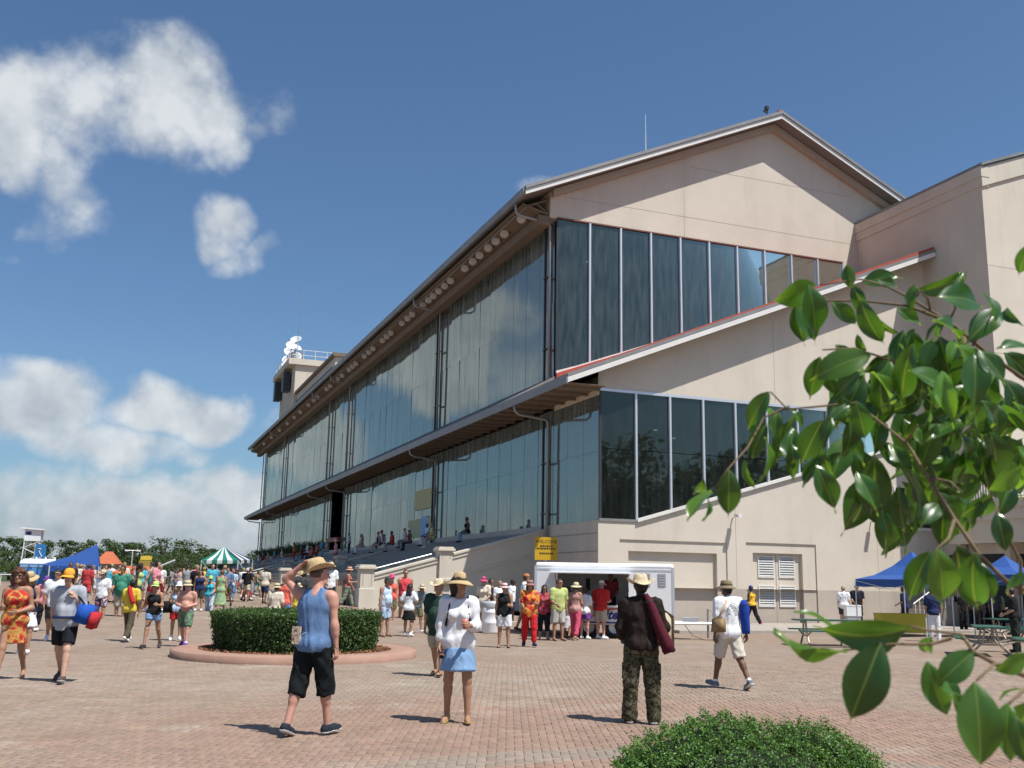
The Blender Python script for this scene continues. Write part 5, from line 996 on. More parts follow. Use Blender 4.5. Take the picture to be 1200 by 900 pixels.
def fabric(col, pat=None, col2=None, sc=14):
    key = (tuple(col), pat, col2, sc)
    if key in FABN: return FABN[key]
    nm = 'cloth_%d' % len(FABN)
    if pat is None: M = mat(nm, col, .85, var=.12, scale=6, bump=.75, bscale=15, spec=.2, stretch=(1, 1, .55))
    else:
        M = bpy.data.materials.new(nm); M.use_nodes = True; t = M.node_tree; b = t.nodes['Principled BSDF']; b.inputs['Roughness'].default_value = .85; b.inputs['Specular IOR Level'].default_value = .2; L = t.links.new
        co = t.nodes.new('ShaderNodeTexCoord'); rp = t.nodes.new('ShaderNodeValToRGB')
        if pat == 'stripe':
            wv = t.nodes.new('ShaderNodeTexWave'); wv.bands_direction = 'Z'; wv.inputs['Scale'].default_value = sc; wv.inputs['Distortion'].default_value = .4; L(co.outputs['Object'], wv.inputs['Vector']); L(wv.outputs['Fac'], rp.inputs[0])
        else:
            nz = t.nodes.new('ShaderNodeTexNoise'); nz.inputs['Scale'].default_value = sc; nz.inputs['Detail'].default_value = 2; L(co.outputs['Object'], nz.inputs['Vector']); L(nz.outputs['Fac'], rp.inputs[0])
        cs = (col,)+tuple(col2); e = rp.color_ramp.elements; rp.color_ramp.interpolation = 'CONSTANT' if pat != 'dye' else 'LINEAR'
        pos = np.linspace(0, 1, len(cs)) if pat in ('stripe',) else np.linspace(.32, .62, len(cs))
        while len(e) < len(cs): e.new(.5)
        for q, (c, p_) in enumerate(zip(cs, pos)): e[q].position = float(p_); e[q].color = (*c, 1)
        L(rp.outputs[0], b.inputs['Base Color'])
    FABN[key] = M; return M
def ruffle(V, amp, seed, F=None):
    """folds: push the cloth outwards only, so that it never cuts into the body"""
    r = np.random.default_rng(seed); w_ = np.zeros(len(V))
    for _ in range(6): k = r.standard_normal(3)*np.array([34, 34, 16]); w_ += np.sin(V@k+r.random()*6.28+1.5*np.sin(V@(k*.4)))
    w_ = np.clip(.5+w_/4.5, 0, 1.2)**1.5
    n = np.cross(V[F[:, 2]]-V[F[:, 0]], V[F[:, 3]]-V[F[:, 1]]); N = np.zeros_like(V)
    for c in range(4): np.add.at(N, F[:, c], n)
    N /= np.linalg.norm(N, axis=1)[:, None]+1e-12; return V+N*(w_*amp)[:, None]
def hatmesh(kind, J, M, scale=1.0):
    """polar surface around the head axis"""
    na = 28; prof = {'straw': [(.0, .135), (.05, .134), (.085, .115), (.098, .07), (.102, .03), (.13, .022), (.17, .005), (.205, -.02), (.203, -.026), (.16, .0), (.10, .02)], 'cowboy': [(.0, .125), (.03, .120), (.06, .135), (.082, .12), (.094, .07), (.101, .025), (.13, .018), (.16, .022), (.182, .032), (.181, .026), (.14, .012), (.10, .016)],
            'boonie': [(0, .115), (.07, .112), (.09, .095), (.098, .05), (.102, .02), (.13, .005), (.16, -.02), (.158, -.026), (.12, .0), (.10, .01)], 'cap': [(0, .120), (.04, .116), (.07, .098), (.088, .068), (.0955, .035), (.097, .006), (.094, .004)], 'visor': [(.1, .05), (.104, .012), (.1, .008)], 'bandana': [(0, .112), (.05, .106), (.08, .082), (.094, .05), (.098, .02), (.095, .015)],
            'pith': [(0, .13), (.06, .125), (.09, .10), (.1, .04), (.14, .02), (.18, .0), (.178, -.006), (.1, .02)]}[kind]
    V = []; hd = J['head']+J['hu']*.025-J['hf']*.008; hf, hr, hu = J['hf'], J['hr'], J['hu']
    for r_, z in prof:
        for k in range(na):
            a = 2*math.pi*k/na; c, s = math.cos(a), math.sin(a); zz = z; rr = r_
            if kind == 'cowboy' and r_ > .11: zz += .65*(r_-.10)*(c*c)-.40*(r_-.10)*s*s
            if kind == 'straw' and r_ > .11: zz += .012*math.sin(2*a+.6)*(r_-.1)/.1
            if kind == 'cowboy' and z > .1: zz -= .018*max(0, 1-abs(c)*2)
            V.append(hd+hr*c*rr*.90*scale+hf*s*rr*1.05*scale+hu*zz)
    F = []
    for i in range(len(prof)-1):
        for k in range(na): F.append((i*na+k, i*na+(k+1) % na, (i+1)*na+(k+1) % na, (i+1)*na+k)[::-1])
    if kind in ('cap', 'visor'):
        b = len(V); m = 9
        for j in range(3):
            for k in range(m):
                a = math.pi*(.14+.72*k/(m-1)); r_ = (.096, .155, .192)[j]-((.03, .055)[j-1]*(abs(k-4)/4)**2 if j else 0); V.append(hd+hr*math.cos(a)*r_*.9+hf*math.sin(a)*r_*1.08+hu*(.014-.010*j-.012*abs(math.cos(a))*j))
        for j in range(2):
            for k in range(m-1): F.append((b+j*m+k, b+j*m+k+1, b+(j+1)*m+k+1, b+(j+1)*m+k))
    return npmesh('hat', np.array(V), np.array(F), M, True)
PCOUNT = [0]
fem_ = lambda sp: sp.get('fem', 0)
def person(label, px, py, head, heading, lod=2, skin='fair', top=None, bottom=None, shoes=None, hair=None, hat=None, hts=None, group=None, pos=None, extra=None, minh=1.5, **sp):
    """px,py: picture point between the feet; head: picture y of the crown or hat top; heading: 0 walks away, 180 towards the camera"""
    PCOUNT[0] += 1; seed = PCOUNT[0]
    p = ghit(px, py) if pos is None else np.array(pos); D = float((p-CAM)@CF)
    H = ((py-head)*D/FPX-(.035 if hat else 0)) if hts is None else hts; H = min(1.98, max(minh if sp.get('legs') != 'sit' else .9, H)); h = (.011, .016, .026)[lod]
    S, J = skeleton(sp); sm = skinmat(skin)
    hires = lod < 2
    names = [k for k in S if not (hires and k[:4] in ('hand', 'hfin', 'thum'))]
    if lod == 2: names = [k for k in names if k[:4] not in ('nose', 'brow')]
    v = Vol([S[k] for k in names], h)
    for k in names:
        q = S[k]; v.add(q[0], q[1], q[2], q[3], q[4] if len(q) > 4 else None, .012 if k in ('nose', 'brow') or k[:3] in ('ear', 'thu', 'hfi') else (.02 if k[:4] in ('toeL', 'toeR', 'heel', 'face', 'jaw') else .035))
    V, F = v.mesh(); Vs = [V]; Fs = [F]
    if hires:
        for n in 'LR':
            hp_ = handprims(J, n, sp.get('curl', (.55, .55))['LR'.index(n)]); hv = Vol(hp_, .0055 if lod == 0 else .0085, .02)
            for q in hp_: hv.add(q[0], q[1], q[2], q[3], q[4] if len(q) > 4 else None, .006)
            a, b = hv.mesh(); Fs.append(b+sum(len(x) for x in Vs)); Vs.append(a)
    o = link('person', npmesh('person', np.concatenate(Vs), np.concatenate(Fs), sm, True)); o.location = p; s_ = H/1.755; o.scale = (s_,)*3; o.rotation_euler = (0, 0, -YAW-rad(heading)); tag(o, label, 'person', group)
    T, FW, RT = J['T'], J['FW'], J['RT']; amp = (.014, .014, .012)[lod]
    def garment(name, prims, cuts, M, k=.04, amp_=amp, sph=None, hems=()):
        vv = Vol(prims, h*(1.0 if lod < 2 else .95))
        for q in prims: vv.add(q[0], q[1], q[2], q[3], q[4] if len(q) > 4 else None, k)
        for n, pt in cuts: vv.cut(n, pt)
        for sd, n, pt in hems:
            X, Y, Z = vv.grid((slice(None),)*3); vv.f = np.maximum(vv.f, np.minimum((X-pt[0])*n[0]+(Y-pt[1])*n[1]+(Z-pt[2])*n[2], sd*X+.01))
        a, b = vv.mesh()
        if len(a): return link(name, npmesh(name, ruffle(a, amp_, seed*7+len(name), b), b, M, True), o)
    def infl(k, d, t=1.0, d2=None):
        q = S[k]; e = q[0]+(q[1]-q[0])*t; return (q[0], e, q[2]+d, q[2]+(q[3]-q[2])*t+(d if d2 is None else d2))+tuple(q[4:])
    bust = [k for k in S if k[:4] in ('bust',) or k == 'gut']
    if top:
        kind, M = top[0], top[1]; hem = top[2] if len(top) > 2 else -.10; d = .019 if kind != 'tank' else .014; pr = [infl(k, d) for k in ['ribs', 'chest', 'belly']+bust]
        if hem < .02: pr += [infl('pelvis', d+.010), infl('butt', d+.012)]
        if hem < -.15:
            q = S['pelvis']; hl = J['pel']+T*(hem-.05); pr.append((J['pel'], hl, .15, .17+.25*max(0, -hem-.2), (FW, .78)))
        if kind != 'strap' and not sp.get('snug'):
            wd = (.150 if fem_(sp) else .172)*(.55+.45*sp.get('bulk', 1)); pr.append((J['ch']-T*.02, J['pel']+T*min(hem, .0), wd*.94, wd*(.98 if not fem_(sp) else 1.08), (FW, .74)))
        cuts = [(-T, J['pel']+T*hem)]; sph = None
        if kind in ('tank', 'strap'):
            q = S['shoulders']; w_ = .62 if kind == 'tank' else .45; c = (q[0]+q[1])/2; pr.append((c+(q[0]-c)*w_, c+(q[1]-c)*w_, .072, .072)); cuts.append((un(T+FW*.35), J['sh']+T*(.05 if kind == 'tank' else .0)+FW*.03))
        else:
            pr += [infl('shoulders', .017), infl('trap', .008)]; cuts.append((un(T+FW*.55), J['sh']+T*.055+FW*.035))
            for n in 'LR':
                pr.append(infl('delt'+n, .018))
                if kind == 'tee': pr.append(infl('uarm'+n, .022, .72, .032))
                elif kind in ('long', 'roll'): pr += [infl('uarm'+n, .018, 1, .020), infl('farm'+n, .016, .96 if kind == 'long' else .6, .016)]
        garment('shirt', pr, cuts, M)
        if kind in ('tee', 'long', 'roll') and lod == 0:
            pass
    if bottom:
        kind, M = bottom[0], bottom[1]; L_ = bottom[2] if len(bottom) > 2 else {'shorts': .86, 'pants': .96, 'capri': .55, 'brief': .38}.get(kind, .5); d = .015; wz_ = J['pel']+T*(.105 if not sp.get('gut') else .05) if not (top and (len(top) < 3 or top[2] < .0)) else J['pel']+T*min(.105, (top[2] if len(top) > 2 else -.10)+.05)
        pr = [infl('pelvis', d), infl('butt', d), infl('belly', .008)]; cuts = [(T, wz_)]; hems = []
        if kind in ('skirt',):
            hz = J['pel']+np.array([0, .02, -L_]); pr += [(J['pel']-T*.02, hz, .155, .165+.18*L_, (FW, .80))]; cuts.append(((0, 0, -1), hz))
        else:
            for n in 'LR':
                sd = -1 if n == 'L' else 1; td = un(S['thigh'+n][1]-S['thigh'+n][0])
                if kind in ('shorts', 'brief'):
                    q = S['thigh'+n]; L2 = L_*.97; e = q[0]+(q[1]-q[0])*L2; pr.append((q[0], e+td*.06, q[2]+.016, q[2]+(q[3]-q[2])*L2+(.024 if kind == 'brief' else .034))); hems.append((sd, td, e))
                if kind == 'longshorts':
                    cdn = un(J['ank'+n]-J['knee'+n]); e = J['knee'+n]+cdn*.10; pr += [infl('thigh'+n, .02, 1, .034), (J['knee'+n], e+cdn*.06, .090, .088)]; hems.append((sd, cdn, e))
                if kind in ('pants', 'capri', 'cargo'):
                    pr += [infl('thigh'+n, .016, 1, .026 if kind != 'cargo' else .034), infl('calf'+n, .026 if kind != 'cargo' else .036, L_ if kind != 'cargo' else .99, .030 if kind != 'cargo' else .052), infl('bulge'+n, .012)]
        garment('trousers' if kind in ('pants', 'capri', 'cargo') else ('skirt' if kind == 'skirt' else 'shorts'), pr, cuts, M, .03, hems=hems)
        if kind == 'cargo':
            for n, sd in (('L', -1), ('R', 1)):
                c = S['thigh'+n][0]*.3+S['thigh'+n][1]*.7+RT*sd*.088; link('pocket', MB().box(c[0]-.028, c[0]+.028, c[1]-.085, c[1]+.085, c[2]-.10, c[2]+.09).mesh('pocket', M), o)
    if shoes:
        kind, M = shoes
        for n in 'LR':
            fd, dn = J['foot'+n]; pr = [infl('heel'+n, .012 if kind == 'shoe' else .007), infl('toe'+n, .012 if kind == 'shoe' else .008)]
            if kind == 'shoe': pr.append((J['ank'+n]-fd*.01, J['ank'+n]+dn*.03, .046, .046))
            vv = Vol(pr, h*.75)
            for q in pr: vv.add(q[0], q[1], q[2], q[3], None, .02)
            vv.cut(-dn, J['ank'+n]+dn*(-.012 if kind == 'shoe' else .052)); vv.cut(dn, S['heel'+n][0]+dn*.034)
            a, b = vv.mesh()
            if len(a):
                so = link('shoe' if kind == 'shoe' else 'sandal', npmesh('shoe', a, b, M, True), o)
                if kind == 'sandal' and lod < 2: c = S['heel'+n][1]; link('strap', MB().tube([c-np.array([.042, 0, .01]), c-dn*.040-np.array([.02, 0, 0]), c-dn*.040+np.array([.02, 0, 0]), c+np.array([.042, 0, -.01])], .008, 5).mesh('strap', M), so)
            if kind == 'shoe' and lod == 0:
                z = S['heel'+n]; q = [(z[0], z[1], .052, .050), (S['toe'+n][0], S['toe'+n][1], .050, .040)]; vv = Vol(q, .010)
                for e in q: vv.add(e[0], e[1], e[2], e[3], None, .02)
                vv.cut(-dn, z[0]+dn*.012); vv.cut(dn, z[0]+dn*.038); a, b = vv.mesh(); link('sole', npmesh('sole', a, b, fabric((.62, .62, .60)), True), so)
            if kind == 'shoe' and lod < 2 and sp.get('legs') != 'sit' and sp.get('socks'):
                A_ = J['ank'+n]; kk = un(J['knee'+n]-A_); link('sock', MB().tube([A_, A_+kk*.05], .044, 8).mesh('sock', fabric((.75, .75, .75))), o)
    if hair:
        kind, col = hair; hd, hf, hr, hu = J['head'], J['hf'], J['hr'], J['hu']; g = {'short': .010, 'buzz': .004, 'long': .014, 'curly': .03, 'bun': .012}[kind]; pr = [infl('cranium', g), (hd-hf*.03, hd-hf*.035-hu*.03, .078+g, .06+g)]
        vv = Vol(pr+([(hd-hf*.07, J['neck']-FW*.075-T*.12, .08, .07)] if kind in ('long', 'curly') else []), h)
        for q in pr: vv.add(q[0], q[1], q[2], q[3], q[4] if len(q) > 4 else None, .02)
        X, Y, Z = vv.grid((slice(None),)*3); fwd = (X-hd[0])*hf[0]+(Y-hd[1])*hf[1]+(Z-hd[2])*hf[2]; upp = (X-hd[0])*hu[0]+(Y-hd[1])*hu[1]+(Z-hd[2])*hu[2]
        vv.f = np.maximum(vv.f, np.minimum(fwd-.012, .062-upp)); vv.f = np.maximum(vv.f, -.075-upp if kind != 'buzz' else -.02-upp+fwd*0)
        if kind in ('long', 'curly'):
            w_ = .055 if kind == 'long' else .085; e = J['neck']-FW*.085-T*(.10 if kind == 'long' else .03)
            vv.add(hd-hf*.06+hr*.03, e+hr*.05, .065 if kind == 'long' else .085, w_, None, .03); vv.add(hd-hf*.06-hr*.03, e-hr*.05, .065 if kind == 'long' else .085, w_, None, .03)
        a, b = vv.mesh()
        if len(a): link('hair', npmesh('hair', ruffle(a, .03 if kind == 'curly' else .008, seed, b), b, mat('hair_%.2f_%.2f' % col[:2], col, .5, var=.25, scale=30, bump=.5, bscale=90, stretch=(1, 1, .2), spec=.4), True), o)
    if hat:
        hobj = link('hat', hatmesh(hat[0], J, hat[1], hat[2] if len(hat) > 2 and isinstance(hat[2], float) else 1.0), o)
        if hat[0] in ('straw', 'cowboy', 'boonie') and lod < 2:
            hd = J['head']+J['hu']*.025-J['hf']*.008; vs = []
            for z in (.03, .052):
                for k in range(20): a = k*math.pi/10; r_ = .1045-.10*(z-.03); vs.append(hd+J['hr']*math.cos(a)*r_*.9+J['hf']*math.sin(a)*r_*1.05+J['hu']*z)
            link('hat_band', MB().add(vs, [(k, (k+1) % 20, 20+(k+1) % 20, 20+k) for k in range(20)]).mesh('band', hat[3] if len(hat) > 3 else fabric((.10, .07, .045))), hobj)
    if lod < 2 and sp.get('face', True):
        hd, hf, hr, hu = J['head'], J['hf'], J['hr'], J['hu']; EY = mat('eye_dark', (.02, .015, .012), .25); LP = mat('lip', tuple(min(1, c*.75) for c in SKIN[skin][:1])+(SKIN[skin][1]*.5, SKIN[skin][2]*.5), .5)
        if sp.get('shades'):
            mb = MB()
            for sd in (-1, 1): c = hd+hf*.088+hr*sd*.033+hu*.012; mb.add([c+hr*.028*math.cos(t)+hu*.018*math.sin(t)+hf*(.004-.010*abs(math.cos(t)) if math.cos(t)*sd > 0 else .004) for t in np.linspace(0, 6.283, 13)[:-1]], [tuple(range(12))])
            mb.tube([hd+hf*.094-hr*.012+hu*.018, hd+hf*.094+hr*.012+hu*.018], .004, 5)
            for sd in (-1, 1): mb.tube([hd+hf*.082+hr*sd*.062+hu*.018, hd+hf*.0+hr*sd*.082+hu*.018], .004, 5)
            link('sunglasses', mb.mesh('shades', mat('shades', (.012, .012, .014), .12, spec=.7)), o)
        else:
            for sd in (-1, 1): c = hd+hf*.0845+hr*sd*.031+hu*.012; link('eye', MB().tube([c-hr*.011, c+hr*.011], [.0065, .0065], 6).mesh('eye', EY), o)
        c = hd+hf*.086-hu*.050; link('mouth', MB().tube([c-hr*.022-hf*.006, c, c+hr*.022-hf*.006], [.003, .0065, .003], 6).mesh('mouth', LP), o)
    if extra: extra(o, S, J)
    return o, S, J
def wpt(o, q):
    """a point of a person's own space in the world"""
    return np.array(Matrix.LocRotScale(o.location, o.rotation_euler, o.scale) @ Vector(q))
# ------------------------------------------------------------------ who is on the plaza
c_ = dict(white=(.74, .75, .77), ltblue=(.42, .56, .72), slate=(.115, .20, .36), navy=(.02, .03, .09), black=(.014, .014, .016), grey=(.30, .31, .32), ltgrey=(.48, .49, .50), khaki=(.46, .40, .31), tan=(.50, .42, .30), olive=(.14, .13, .07), green=(.05, .22, .15), dkgreen=(.022, .05, .035), red=(.50, .03, .03), coral=(.66, .13, .09), pink=(.70, .25, .32), hotpink=(.70, .08, .22), orange=(.72, .20, .04), yellow=(.66, .50, .06), lime=(.45, .58, .18), turq=(.05, .42, .55), denim=(.20, .33, .52), jeans=(.10, .17, .32), burg=(.20, .03, .045), cream=(.66, .58, .46), brown=(.11, .065, .04), purple=(.16, .06, .28), charcoal=(.05, .052, .055), straw=(.55, .40, .21), paleStraw=(.62, .52, .33))
f_ = lambda n: fabric(c_[n])
STRAW = mat('straw', c_['straw'], .8, var=.18, scale=60, bump=.5, bscale=200); PALE = mat('straw_pale', c_['paleStraw'], .8, var=.15, scale=60, bump=.5, bscale=200); BOON = fabric((.22, .18, .11))
HB, HBR, HBL, HG, HGI = (.012, .010, .009), (.05, .028, .016), (.35, .24, .11), (.22, .21, .20), (.16, .06, .025)
def thg(name, label, cat, meshes, group=None):
    """small carried thing: (part name, MB, material) in world coordinates"""
    base = np.array(meshes[0][1].v).mean(0); t = thing(name, label, cat, tuple(base), group)
    for n, m, M in meshes: m.build(n, M, t, True)
    return t
def tubebag(o, a, b, r0, r1, name, label, M, strap=None):
    """a long sleeve bag between two points of the carrier's space, gathered at the top"""
    a, b = wpt(o, a), wpt(o, b); d = b-a; n = 9; pts = [a+d*t+np.array([.006*math.sin(9*t), .006*math.cos(7*t), 0]) for t in np.linspace(0, 1, n)]; rs = [r0*.45, r0*.9, r0]+[r0+(r1-r0)*t for t in np.linspace(.2, 1, n-3)]; rs[-1] = r1*.9
    ms = [('sleeve', MB().tube(pts, rs, 12), M), ('drawcord', MB().tube([pts[1]-d*.002, pts[1]+d*.02], rs[1]*1.06, 12), fabric(c_['charcoal']))]
    if strap: ms.append(('strap', MB().tube([wpt(o, q) for q in strap], .014, 6), M))
    return thg(name, label, 'bag', ms)
# --- the man in the blue sleeveless shirt
o, S, J = person('man in blue sleeveless shirt and black shorts holding his straw hat, walking away', 362, 863, 690, 22, 0, 'pink', ('tank', fabric(c_['slate'])), ('longshorts', fabric((.008, .011, .012))), ('shoe', fabric((.02, .025, .035))), ('buzz', (.10, .065, .045)), None, legs='step2', arms=('head', 'down'), hy=.75, bulk=1.10, spread=.07, lean=.02, curl=(.5, .7), hts=1.83)
Jh = dict(J); Jh['head'] = J['head']+J['hu']*.035-J['hf']*.02; Jh['hu'] = un(J['hu']-J['hf']*.28+J['hr']*.05); Jh['hf'] = un(np.cross(Jh['hu'], J['hr'])); Jh['hr'] = un(np.cross(Jh['hf'], Jh['hu']))
ht = link('hat', hatmesh('cowboy', Jh, STRAW, 1.04), o)
q = J['pel']-J['FW']*.155-J['RT']*.12
link('booklet', MB().box(q[0]-.05, q[0]+.05, q[1]-.012, q[1]+.010, q[2]-.03, q[2]+.15).mesh('booklet', fabric((.55, .22, .10), 'dye', ((.7, .6, .45), (.2, .1, .08)), 18)), o)
link('shirt_print', MB().tube([J['wa']-J['FW']*.128-J['RT']*.12-J['T']*.10, J['wa']-J['FW']*.145-J['RT']*.02-J['T']*.04], .006, 4).mesh('print', fabric(c_['ltblue'])), o)
# --- the woman in white
o, S, J = person('woman in white blouse, denim skirt and straw sun hat holding a red drink', 535, 848, 675, 183, 0, 'tan', ('roll', fabric(c_['white']), -.12), ('skirt', fabric(c_['denim']), .34), ('sandal', fabric((.42, .30, .10))), ('long', HB), ('straw', STRAW, .88), fem=1, legs='ease', arms=('bent', ((.22, .02, -1), (.02, .28, -1))), hy=-.85, spread=.06, curl=(.75, .8), shades=1, bulk=1.03)
def strapline(o, J, sd, M, parent):
    s = J['sh']+J['RT']*sd*.105; pts = [s-J['FW']*.10, s+J['T']*.072-J['FW']*.02, s+J['T']*.055+J['FW']*.05, J['ch']+J['RT']*sd*.125+J['FW']*.125, J['ch']+J['RT']*sd*.155+J['FW']*.085-J['T']*.13, J['wa']+J['RT']*sd*.16-J['FW']*.03]
    link('backpack_strap', MB().tube(pts, .014, 6).mesh('strap', M), parent)
for sd in (-1, 1): strapline(o, J, sd, f_('black'), o)
w0 = wpt(o, J['wrL']+J['fvL']*.075+J['pnL']*.035); thg('drink_cup', 'clear plastic cup of red drink in the hand of the woman in white', 'cup', [('cup', MB().lathe([(0, -.05), (.028, -.05), (.040, .07), (.037, .07), (.026, -.045)], 14, tuple(w0)), mat('clear_cup', (.60, .16, .13), .15)), ('drink', MB().lathe([(0, -.044), (.0265, -.044), (.0365, .045), (0, .045)], 14, tuple(w0)), mat('red_drink', (.62, .08, .07), .15)), ('straw', MB().tube([w0+(0, 0, -.03), w0+(.02, 0, .13)], .004, 5), fabric(c_['white']))])
w0 = wpt(o, J['wrR']+J['fvR']*.095+J['pnR']*.03); thg('phone', 'small dark phone in the lowered hand of the woman in white', 'phone', [('body', MB().box(w0[0]-.012, w0[0]+.012, w0[1]-.028, w0[1]+.028, w0[2]-.055, w0[2]+.055), fabric(c_['black']))])
# --- the man in camouflage trousers
CAMO = fabric((.022, .024, .014), 'camo', ((.055, .06, .028), (.10, .085, .05), (.03, .025, .016), (.14, .13, .085)), 11)
o, S, J = person('man in dark shirt and camouflage trousers with straw hat seen from behind', 752, 849, 676, 2, 0, 'dark', ('long', fabric((.020, .013, .010)), -.08), ('cargo', CAMO), ('shoe', fabric((.05, .045, .03))), ('short', HB), ('cowboy', PALE, 1.06), legs='stand', arms=(((.22, .05, -1), (-.1, .85, -.5)), ((.34, -.02, -1), (-.05, .75, -.55))), spread=.09, bulk=1.08, hy=-.15, lean=.02)
MAR = fabric((.085, .012, .022))
tubebag(o, J['sh']+J['T']*.12-J['FW']*.12+J['RT']*.05, J['pel']-J['FW']*.17+J['RT']*.33-J['T']*.10, .055, .085, 'chair_bag', 'long maroon folding-chair bag slung over the camouflage man', MAR, [J['sh']+J['T']*.10-J['FW']*.1+J['RT']*.05, J['sh']+J['T']*.075+J['RT']*.09, J['sh']+J['FW']*.1+J['RT']*.12, J['ch']+J['FW']*.14+J['RT']*.1])
pp = [wpt(o, J['pel']+J['RT']*x+J['FW']*y+J['T']*z) for x, y, z in ((.27, .05, -.10), (.40, .05, -.10), (.40, .05, .33), (.27, .05, .42))]
thg('folded_seat', 'folded tan seat with dark frame under the arm of the camouflage man', 'folding seat', [('frame', MB().tube(pp+[pp[0]], .014, 6), fabric(c_['brown'])), ('seat_cloth', MB().prism(pp, (0, .012, 0)), f_('tan'))])
# --- the man in the white printed T-shirt
PRINT = fabric(c_['white'])
o, S, J = person('man in white T-shirt with round back print, khaki shorts and olive hat, walking away', 856, 808, 680, -22, 0, 'brown', ('tee', PRINT, -.12), ('shorts', fabric((.58, .53, .46)), 1.0), ('shoe', fabric((.17, .18, .20))), ('short', HB), ('boonie', BOON, 1.02), legs='walk', arms=('down', 'swb'), hy=-.35, bulk=1.1, socks=1, spread=.06)
pc = J['ch']-J['FW']*.137+J['T']*.0; nrm = -J['FW']; mb = MB()
for r0, r1 in ((.105, .092), (.075, .066), (.05, .0)):
    n = 24; vs = [pc+nrm*(.012-.10*(r*math.cos(a))**2)+J['RT']*r*math.cos(a)+J['T']*(r*math.sin(a)) for r in (r0, max(r1, .001)) for a in np.linspace(0, 6.283, n+1)[:-1]]; mb.add(vs, [(k, (k+1) % n, n+(k+1) % n, n+k) for k in range(n)])
link('back_print', mb.mesh('print', fabric((.28, .31, .27), 'dye', ((.55, .56, .52), (.12, .14, .12)), 40)), o)
tubebag(o, J['sh']-J['FW']*.16+J['RT']*.20+J['T']*.02, J['pel']-J['FW']*.13+J['RT']*.24-J['T']*.05, .085, .07, 'chair_bag', 'royal blue folding-chair bag on the back of the man in white T-shirt', fabric((.015, .05, .30)))
a = J['pel']-J['RT']*.25-J['FW']*.06; q = [wpt(o, a+J['RT']*x+J['FW']*y+J['T']*z) for x, y, z in ((-.06, -.13, -.02), (-.06, .13, -.02), (-.04, .11, .19), (-.04, -.11, .19))]; dv = wpt(o, a+J['RT']*.12)-wpt(o, a)
thg('shoulder_bag', 'tan leather shoulder bag on the hip of the man in white T-shirt', 'bag', [('body', MB().prism(q, dv), mat('leather', (.25, .16, .07), .6, var=.15)), ('strap', MB().tube([wpt(o, z) for z in (a+J['T']*.18, J['ch']-J['RT']*.19-J['FW']*.12, J['sh']-J['RT']*.09-J['FW']*.10, J['sh']-J['RT']*.08+J['T']*.07, J['ch']+J['FW']*.14, a+J['FW']*.12+J['T']*.18)], .018, 6), mat('leather_light', (.52, .38, .22), .6))])
# --- the man with the orange cap
o, S, J = person('man in orange cap, grey polo shirt and black shorts carrying a blue bag', 70, 800, 666, 176, 0, 'fair', ('tee', fabric((.36, .38, .42), 'stripe', ((.42, .44, .47),), 30), -.13), ('shorts', fabric((.012, .012, .018)), .80), ('shoe', fabric((.08, .06, .06))), ('short', HBR), ('cap', fabric((.72, .33, .04))), legs='walk', arms=('strap', 'swb'), bulk=1.0, gut=.015, shades=1, hp=-.05, hy=.1, socks=0)
q = J['pel']-J['RT']*.30+J['FW']*.02; w0 = wpt(o, q)
B0 = fabric((.02, .09, .42)); R0 = fabric((.46, .03, .04)); e1 = wpt(o, q+J['RT'])-w0; e2 = wpt(o, q+J['FW'])-w0; e3 = np.array([0, 0, 1.])
def slab(w0, u, v, wv, a, b, c): return MB().add([w0+u*i*a+v*j*b+wv*k*c for k in (-1, 1) for i, j in ((-1, -1), (1, -1), (1, 1), (-1, 1))], [(0, 3, 2, 1), (4, 5, 6, 7), (0, 1, 5, 4), (1, 2, 6, 5), (2, 3, 7, 6), (3, 0, 4, 7)])
thg('tote_bag', 'big blue shoulder bag with red end carried by the man in the orange cap', 'bag', [('body', slab(w0+e3*.12, un(e1+.3*e3), e2, un(e3-.3*e1), .10, .17, .14), B0), ('red_panel', slab(w0+e3*.02-e1*.14, un(e1+.3*e3), e2, un(e3-.3*e1), .05, .145, .125), R0), ('strap', MB().tube([w0+e3*.28+e2*.1, wpt(o, J['sh']-J['RT']*.12+J['FW']*.07), wpt(o, J['sh']-J['RT']*.12+J['T']*.08), w0+e3*.28-e2*.1], .014, 6), f_('black'))])
link('waist_pack', MB().tube([J['wa']-J['T']*.06+J['RT']*(.185*math.cos(a_))+J['FW']*(.17*math.sin(a_)+.01) for a_ in np.linspace(.2, 2.95, 9)], .022, 6).mesh('belt', f_('navy')), o)
# --- the woman in the red dress, cut by the left edge
o, S, J = person('woman with curly brown hair and sunglasses in a red and gold dress', 10, 797, 668, 168, 0, 'tan', ('strap', fabric((.48, .035, .03), 'dye', ((.48, .03, .03), (.50, .33, .08), (.42, .04, .03)), 7), -.36), None, ('sandal', fabric((.45, .32, .2))), ('curly', (.10, .035, .018)), None, fem=1, legs='walk2', arms=('belly', 'bent'), shades=1)
# --- the man in the dark green shirt behind the woman in white
o, S, J = person('man in dark green shirt, khaki shorts and straw hat behind the woman in white', 512, 793, 681, 200, 0, 'tan', ('tee', fabric(c_['dkgreen']), -.20), ('shorts', fabric((.40, .35, .25)), .95), ('sandal', fabric((.03, .025, .02))), ('short', HG), ('cowboy', PALE, 1.05, fabric(c_['charcoal'])), legs='step', arms=('bentlow', 'down'), bulk=1.18, gut=.09)
